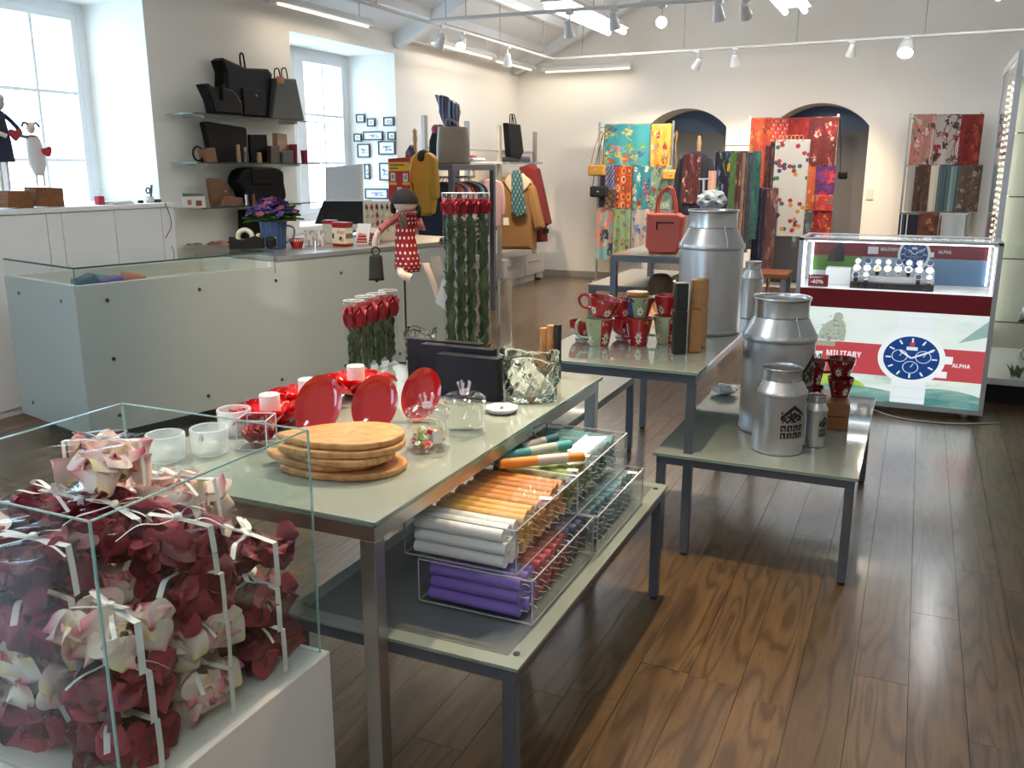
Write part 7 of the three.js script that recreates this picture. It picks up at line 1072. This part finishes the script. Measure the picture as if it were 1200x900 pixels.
{
  const x0 = -4.75, x1 = -4.26, zn = -8.0, zf = -9.0, H = 1.59, t = thing('garment_frame', 'square grey metal garment frame with a tote on top', 'clothes rack', [(x0 + x1) / 2, 0, (zn + zf) / 2]), hw = (x1 - x0) / 2, hd = (zn - zf) / 2, b = 0.05;
  for (const a of [-1, 1]) for (const c of [-1, 1]) mesh('post', span(a * hw, a * (hw - b), 0, H - b, c * hd, c * (hd - b)), greyMetal, t);
  for (const c of [-1, 1]) { mesh('top_rail', span(-hw, hw, H - b, H, c * hd, c * (hd - b)), greyMetal, t); mesh('top_rail', span(c * hw, c * (hw - b), H - b, H, -hd + b, hd - b), greyMetal, t); }
  mesh('top_panel', span(-hw + 0.01, hw - 0.01, H + 0.0005, H + 0.010, -hd + 0.01, hd - 0.01), mat([0.25, 0.26, 0.27], 0.2), t); mesh('hanging_rail', bar([0, H - 0.12, -hd + b], [0, H - 0.12, hd - b], 0.012), chrome, t);
  mesh('rail_bracket', merge([span(-0.012, 0.012, H - 0.13, H - b, -hd + b - 0.02, -hd + b), span(-0.012, 0.012, H - 0.13, H - b, hd - b, hd - b + 0.02)]), chrome, t);
  const cols = [[[0.012, 0.016, 0.04], 'navy blue jacket'], [[0.02, 0.02, 0.03], 'blue black jacket'], [[0.30, 0.03, 0.025], 'brick red jacket'], [[0.32, 0.14, 0.05], 'tan brown jacket'], [[0.10, 0.05, 0.10], 'plum coloured jacket'], [[0.45, 0.38, 0.26], 'cream knit jacket'], [[0.40, 0.02, 0.035], 'bright red jacket'], [[0.014, 0.014, 0.016], 'black jacket'], [[0.02, 0.025, 0.022], 'dark green black jacket'], [[0.20, 0.32, 0.33], 'pale teal printed jacket'], [[0.03, 0.03, 0.035], 'charcoal jacket with cream lining']];
  cols.forEach(([c, n], i) => { const g = thing('hung_jacket', n + ' hanging inside the grey garment frame', 'jacket', [(x0 + x1) / 2, 0.66, zn - 0.09 - i * 0.08], 0.12, 'jackets inside the garment frame'); mesh('garment', jacketGeo(0.40, 0.76, 0.065), mat(c, 0.85), g); hanger(g, 0.72, 0.3); });
  // tote with scarf on the frame
  const tp = onZ(531, 190, -8.35), s = mpp(tp), tt = thing('canvas_tote', 'large grey brown leather tote standing on the garment frame', 'handbag', [tp.x, H + 0.0107, -8.35], 0.55), tm = mat([0.27, 0.21, 0.16], 0.55);
  mesh('bag_body', loft([[0, 0.16, 0.11], [0.02, 0.17, 0.12], [0.2, 0.165, 0.115], [0.36, 0.15, 0.10], [0.37, 0.148, 0.098]].map(([y, a, b2]) => ringAt(y, a, b2, 32, 7))), tm, tt); for (const z of [-0.06, 0.06]) mesh('handle', tube([[-0.07, 0.36, z], [-0.06, 0.44, z], [0.04, 0.40, z * 1.5], [0.07, 0.30, z * 1.8]], 0.011, 20, 6), tm, tt);
  const ss = thing('bunched_scarf', 'navy and pink patterned scarf sticking up from the tote', 'scarf', [tp.x - 0.01, H + 0.387, -8.35], 0.2); const rg = [[0, 0.07], [0.06, 0.085], [0.14, 0.11], [0.22, 0.105], [0.28, 0.08], [0.31, 0.05]].map(([y, r], j) => ringAt(y, r, r * 0.7, 30, 2, -0.012 * j + (j > 3 ? -0.03 * (j - 3) : 0), 0, (a) => 1 + 0.12 * Math.sin(5 * a + j))); mesh('cloth', uvFit(loft(rg)), scarfMat(scarfTex('#3c4a6a', ['#a87a84', '#1c2238', '#8fa0b4', '#5c3448'], 72, 'stripes')), ss);
  const bp = traced([[503, 165], [508, 150], [514, 146], [517, 152], [514, 170], [513, 193], [502, 193]], { z: -8.55 }, 0.14, 0.03), bq = thing('black_backpack', 'black backpack beside the tote on the garment frame', 'backpack', [bp.pos[0], H + 0.0107, -8.6]); mesh('bag_body', bp.g, leatherBlack, bq); mesh('red_flower', at(new THREE.IcosahedronGeometry(0.05, 2), 0.02, 0.36, 0.05), mat([0.25, 0.04, 0.05], 0.8), bq);
  // wooden stand with yellow jacket
  const yz = -7.8, yp = onZ(486, 160, yz), st = thing('coat_stand', 'wooden coat stand beside the garment frame', 'coat stand', [yp.x, 0, yz]), wd = mat([0.42, 0.25, 0.12], 0.5); mesh('pole', bar([0, 0.02, 0], [0, yp.y - 0.05, 0], 0.018), wd, st); mesh('finial', at(lathe([[0.02, -0.06], [0.026, -0.02], [0.018, 0.02], [0.024, 0.05], [0.001, 0.08]], 14), 0, yp.y, 0), wd, st); mesh('base_plate', cyl(0.13, 0.12, 0.02, 24), wd, st);
  const Yt = (py) => onZ(498, py, yz).y; const yj = traced([[494, 187], [500, 185], [505, 190], [508, 208], [510, 233], [486, 235], [488, 212], [491, 195]], { z: yz + 0.12 }, 0.12, 0.03), yy = thing('yellow_jacket', 'mustard yellow jacket hanging on the wooden coat stand', 'jacket', [yj.pos[0], yj.pos[1] - 0.12, yz + 0.12]); mesh('garment', jacketGeo(0.27, 0.58, 0.12), mat([0.42, 0.22, 0.02], 0.85), yy); mesh('fur_collar', at(new THREE.IcosahedronGeometry(0.075, 2), 0.0, Yt(182) - yj.pos[1] + 0.1, 0), mat([0.02, 0.02, 0.018], 0.95), yy); mesh('hanging_loop', bar([0, Yt(186) - yj.pos[1] + 0.1, 0], [yp.x - yj.pos[0], Yt(178) - yj.pos[1] + 0.1, -0.11], 0.008), leatherBlack, yy);
  const bj = traced([[481, 178], [486, 170], [492, 182], [490, 232], [480, 232]], { z: yz }, 0.1, 0.025), bb = thing('blue_jacket', 'blue and white jacket on the wooden coat stand', 'jacket', [bj.pos[0] - 0.03, bj.pos[1], yz + 0.01]); mesh('garment', bj.g, mat([1, 1, 1], 0.85, 0, { map: scarfTex('#26344e', ['#8fa4b8', '#c05a3a', '#4a74b0', '#141a28'], 73, 'blocks') }), bb);
}
// wall unit with rails, coats and drawers
{
  const X = -5.0, t = thing('coat_rack', 'steel post wall rack with rails and shelves for coats', 'clothes rack', [X, 0, -10.3]), P = [[497, 135], [547, 142], [585, 147], [621, 154]].map(([px, py]) => onX(px, py, X));
  P[3].z = -11.85; P.forEach((p) => { mesh('post', span(-0.02, 0.02, 0.0, p.y, p.z + 10.3 - 0.035, p.z + 10.3 + 0.035), mat([0.38, 0.37, 0.34], 0.35, 0.5), t); mesh('foot', rbox(0.4, 0.03, 0.06, 0.006, -0.1, 0.016, p.z + 10.3), rackDark, t); });
  const zz = (i) => P[i].z + 10.3; for (const y of [1.78]) mesh('rail', bar([0, y, zz(0)], [0, y, zz(3)], 0.01), rackMetal, t);
  mesh('rail', bar([0.02, 1.45, zz(2)], [0.02, 1.45, zz(3)], 0.011), rackMetal, t); mesh('shelf', span(-0.3, 0.12, 1.62, 1.645, zz(2) - 0.05, zz(3) + 0.0), rackMetal, t); mesh('shelf', span(-0.3, 0.05, 1.62, 1.645, zz(1), zz(2)), mat([0.5, 0.52, 0.5], 0.2), t);
  // folded jumpers
  [[[0.10, 0.12, 0.16], 'folded grey blue jumper, lowest on the rack shelf'], [[0.55, 0.42, 0.42], 'folded pale pink jumper on the rack shelf'], [[0.62, 0.55, 0.52], 'folded cream pink jumper, topmost on the rack shelf']].forEach(([c, n], i) => tag(mesh('folded_jumper', rbox(0.32, 0.055, 0.36, 0.025, 0, 0.028, 0, 3), mat(c, 0.9), scene, [-5.12, 1.6455 + i * 0.057, -11.45]), n, 'jumper', 'folded jumpers'));
  { const f = thing('folded_shirt', 'folded white and red shirt on the middle shelf of the rack', 'shirt', [-5.1, 1.6455, -10.0]); mesh('shirt', rbox(0.3, 0.04, 0.34, 0.015, 0, 0.0205, 0, 3), mat([0.45, 0.5, 0.58], 0.9), f); mesh('red_label', rbox(0.12, 0.03, 0.1, 0.01, 0.06, 0.056, 0.05), mat([0.5, 0.1, 0.08], 0.8), f); }
  // black shopper hanging from the rail
  const sb = traced([[592, 144], [607, 146], [611, 178], [607, 187], [595, 184]], { x: -4.93 }, 0.08, 0.02), so = thing('black_shopper', 'black leather shopper hanging high on the coat rack', 'handbag', [-4.93, sb.pos[1], sb.pos[2]], Math.PI / 2); mesh('bag_body', sb.g, leatherBlack, so); sb.g.computeBoundingBox(); const mh = sb.g.boundingBox.max.y; for (const z of [-0.015, 0.015]) mesh('handle', tube([[-0.08, mh - 0.02, z], [-0.03, mh + 0.11, z - 0.02], [0.03, mh + 0.11, z - 0.02], [0.06, mh - 0.02, z]], 0.008, 20, 6), leatherBlack, so);
  // coats
  const camel = mat([0.27, 0.135, 0.042], 0.9), Zc = -10.95;
  const coat = traced([[590, 209], [600, 204], [611, 204], [621, 210], [627, 225], [627, 292], [586, 292], [584, 245], [586, 222]], { z: Zc }, 0.2, 0.06), ct = thing('camel_coat', 'camel coat with cream fur collar on the coat rack', 'coat', [coat.pos[0], coat.pos[1], Zc], 0); mesh('coat_body', coat.g, camel, ct);
  const sl = (pts, n) => { const q = traced(pts, { z: Zc + 0.03 }, 0.13, 0.045); mesh(n, q.g, camel, ct, [q.pos[0] - coat.pos[0], q.pos[1] - coat.pos[1], 0.05]); }; sl([[588, 212], [592, 222], [588, 250], [584, 270], [577, 269], [581, 240]], 'sleeve'); sl([[620, 210], [628, 220], [639, 266], [629, 270], [621, 240]], 'sleeve');
  for (const [pts] of [[[[591, 212], [598, 203], [603, 206], [600, 226]]], [[[608, 206], [613, 203], [623, 214], [613, 226]]]]) { const q = traced(pts, { z: Zc + 0.1 }, 0.04, 0.012); mesh('fur_collar', q.g, mat([0.58, 0.48, 0.34], 0.95), ct, [q.pos[0] - coat.pos[0], q.pos[1] - coat.pos[1], 0.105]); }
  const pt = traced([[590, 255], [596, 255], [597, 264], [590, 264]], { z: Zc + 0.1 }, 0.003, 0.0005); mesh('price_tag', pt.g, paperWhite, ct, [pt.pos[0] - coat.pos[0], pt.pos[1] - coat.pos[1], 0.105]);
  const ts = traced([[600, 200], [610, 199], [613, 215], [617, 250], [607, 254], [600, 247]], { z: Zc + 0.14 }, 0.035, 0.008), tq = thing('neck_scarf', 'teal checked scarf round the camel coat', 'scarf', [ts.pos[0], ts.pos[1], Zc + 0.15]); mesh('cloth', ts.g, scarfMat(scarfTex('#3c6a70', ['#a8b8a4', '#1c343c', '#6a9a98', '#2a4a5c'], 74, 'dots')), tq);
  const rc = traced([[611, 196], [622, 192], [631, 198], [637, 225], [645, 262], [639, 265], [640, 283], [622, 284], [612, 240]], { z: Zc - 0.3 }, 0.2, 0.05), rq = thing('red_coat', 'dark red coat hanging behind the camel coat', 'coat', [rc.pos[0], rc.pos[1], Zc - 0.3]); mesh('coat_body', rc.g, mat([0.16, 0.014, 0.014], 0.9), rq); mesh('dark_cuff', at(box(0.09, 0.06, 0.12), 0.13, 0.16, 0.02), mat([0.015, 0.012, 0.012], 0.9), rq);
  const pk = thing('pink_blouse', 'pale pink blouse hanging beside the camel coat', 'blouse', [-4.98, 0.85, -10.35], 0.3); mesh('garment', jacketGeo(0.36, 0.58, 0.06), mat([0.45, 0.28, 0.27], 0.85), pk); hanger(pk, 0.55, 0.28);
  // drawers
  const d = thing('drawer_unit', 'grey drawer unit under the coats in the corner', 'cabinet', [-5.2, 0, -11.45]); mesh('carcass', span(-0.25, 0.22, 0.0, 0.38, -0.7, 0.75), mat([0.34, 0.33, 0.30], 0.5), d); for (let i = 0; i < 2; i++) { const dr = mesh('drawer', span(0.221, 0.24, 0.09, 0.37, -0.69 + i * 0.72, -0.69 + i * 0.72 + 0.70), mat([0.42, 0.40, 0.37], 0.45), d); mesh('handle', span(0.2405, 0.252, 0.27, 0.285, -0.5 + i * 0.72, -0.1 + i * 0.72), rackMetal, dr); } mesh('end_panel', span(-0.25, 0.24, 0.10, 0.37, 0.7505, 0.765), mat([0.42, 0.40, 0.37], 0.45), d);
}
// ------------------------------------------------------------------ tall glass showcase
{
  const x0 = 0.47, x1 = 1.75, zn = -6.68, zf = -7.9, H = 2.28, cx = (x0 + x1) / 2, cz = (zn + zf) / 2, hw = (x1 - x0) / 2, hd = (zn - zf) / 2, t = thing('glass_showcase', 'tall lit glass showcase full of jewellery', 'showcase', [cx, 0, cz]), wh = mat([0.66, 0.67, 0.70], 0.35, 0.4);
  mesh('plinth', span(-hw + 0.02, hw, 0, 0.13, -hd, hd - 0.02), blackPlastic, t); mesh('floor_panel', span(-hw, hw, 0.131, 0.175, -hd, hd), wh, t); mesh('top_panel', span(-hw, hw, H - 0.05, H, -hd, hd), wh, t);
  for (const a of [-1, 1]) for (const b of [-1, 1]) mesh('post', span(a * hw, a * (hw - 0.035), 0.175, H - 0.05, b * hd, b * (hd - 0.035)), wh, t);
  mesh('front_glass', span(-hw + 0.035, hw - 0.035, 0.18, H - 0.06, hd - 0.012, hd - 0.006), glass([0.97, 0.98, 0.97]), t); for (const a of [-1, 1]) mesh('side_glass', span(a * (hw - 0.006), a * (hw - 0.012), 0.18, H - 0.06, -hd + 0.035, hd - 0.035), glass([0.97, 0.98, 0.97]), t); mesh('back_panel', span(-hw + 0.036, hw - 0.036, 0.18, H - 0.06, -hd + 0.006, -hd + 0.012), mat([0.36, 0.38, 0.34], 0.4), t);
  const SHY = [0.56, 0.98, 1.38, 1.78]; SHY.forEach((y) => { mesh('glass_shelf', span(-hw + 0.05, hw - 0.05, y - 0.008, y, -hd + 0.03, hd - 0.03), mat([0.85, 0.9, 0.88], 0.03, 0, { transmission: 0.9, thickness: 0 }), t); mesh('shelf_edge', span(-hw + 0.05, hw - 0.05, y - 0.008, y, hd - 0.03, hd - 0.028), mat([0.03, 0.05, 0.045], 0.2), t); });
  const led = mat([1, 1, 1], 0.4, 0, { emissive: C([1, 0.92, 0.75]), emissiveIntensity: 10 });
  for (const [lx, lz] of [[-hw + 0.045, -hd + 0.06], [-hw + 0.045, -hd + 0.42]]) { for (let i = 0; i < 40; i++) mesh('led_dot', box(0.012, 0.022, 0.012), led, t, [lx, 0.35 + i * 0.046, lz]); mesh('led_channel', span(lx - 0.012, lx - 0.007, 0.3, H - 0.07, lz - 0.012, lz + 0.012), wh, t); const L = new THREE.RectAreaLight(C([1, 0.92, 0.75]), 22, 0.02, 1.8); L.position.set(cx + lx + 0.02, 1.25, cz + lz); L.rotation.y = -Math.PI / 2; scene.add(L); }
  const put = (name, label, cat, x, y, z, f) => { const o = thing(name, label, cat, [x, y + 0.0005, z], rr(-0.4, 0.4)); f(o); };
  const levels = [0.1755, ...SHY], ln = ['on the showcase floor', 'on the lowest showcase shelf', 'on the second showcase shelf', 'on the third showcase shelf', 'on the top showcase shelf'];
  levels.forEach((y, i) => {
    put('necklace_bust', 'white necklace bust ' + ln[i], 'display bust', 0.78, y, -6.95, (o) => { mesh('bust', loft([[0, 0.05, 0.035], [0.02, 0.045, 0.03], [0.09, 0.065, 0.03], [0.15, 0.06, 0.025], [0.18, 0.022, 0.018], [0.2, 0.02, 0.016]].map(([h, a, b]) => ringAt(h, a, b, 18))), mat([0.75, 0.74, 0.72], 0.5), o); mesh('necklace', at(rotg(new THREE.TorusGeometry(0.045, 0.004, 6, 22), -0.25, 0, 0), 0, 0.135, 0.03), mat(pick([[0.6, 0.45, 0.2], [0.6, 0.6, 0.62], [0.35, 0.03, 0.04]]), 0.2, 0.9), o); });
    put('jewel_box', (i % 2 ? 'red' : 'black') + ' jewellery box ' + ln[i], 'box', 0.95, y, -6.85, (o) => { const m = i % 2 ? mat([0.32, 0.02, 0.03], 0.5) : blackPlastic; mesh('box_base', rbox(0.09, 0.04, 0.07, 0.005, 0, 0.0205, 0), m, o); mesh('box_lid', rbox(0.09, 0.075, 0.014, 0.004, 0, 0.078, -0.034), m, o); mesh('ring', at(new THREE.TorusGeometry(0.012, 0.003, 6, 16), 0, 0.052, 0), chrome, o); });
    put('bracelet_stand', 'small stand with bracelets ' + ln[i], 'stand', 1.12, y, -7.0, (o) => { mesh('bar', rotg(at(cyl(0.014, 0.014, 0.16, 12), 0, -0.08, 0), 0, 0, Math.PI / 2), blackPlastic, o, [0, 0.1, 0]); mesh('upright', cyl(0.01, 0.01, 0.09, 10), blackPlastic, o); mesh('foot', cyl(0.04, 0.035, 0.012, 16), blackPlastic, o); for (let k = 0; k < 4; k++) mesh('bracelet', at(rotg(new THREE.TorusGeometry(0.03, 0.004, 6, 20), 0, Math.PI / 2, 0), -0.055 + k * 0.036, 0.085, 0), k % 2 ? chrome : mat([0.55, 0.4, 0.18], 0.25, 0.9), o); });
    if (i < 3) put('knick_knack', ['green tufted ornament', 'small silver figurine', 'small gold figurine'][i] + ' ' + ln[i], 'ornament', 0.7, y, -6.76, (o) => { if (i === 0) for (let k = 0; k < 14; k++) mesh('blade', leafGeo(0.09, 0.02), mat([0.09, 0.16, 0.05], 0.7), o, [rr(-0.03, 0.03), 0, rr(-0.03, 0.03)], [rr(0, 0.7), rr(0, 6), 0]).rotation.order = 'YXZ'; else { mesh('figure', lathe([[0.001, 0], [0.025, 0], [0.02, 0.02], [0.028, 0.05], [0.012, 0.07], [0.018, 0.085], [0.001, 0.1]], 16), i === 1 ? chrome : mat([0.55, 0.4, 0.18], 0.25, 0.9), o); mesh('disc', cyl(0.03, 0.03, 0.004, 16, 0, 0, 0), blackPlastic, o); } });
  });
  const sp = thing('showcase_lamp', 'chrome clamp lamp on top of the glass showcase', 'lamp', [0.62, H + 0.0005, -6.75]); mesh('clamp', rbox(0.1, 0.05, 0.1, 0.01, 0, 0.026, 0), chrome, sp); mesh('head', rotg(cyl(0.05, 0.06, 0.16, 18), 0.6, 0, 0), chrome, sp, [0, 0.08, 0.0]); mesh('black_cap', rotg(cyl(0.055, 0.05, 0.05, 18, 0, 0.16, 0), 0.6, 0, 0), blackPlastic, sp, [0, 0.08, 0]);
}
scene.traverse((o) => { if (o.isMesh) { o.castShadow = true; o.receiveShadow = true; } });
renderer.render(scene, camera);
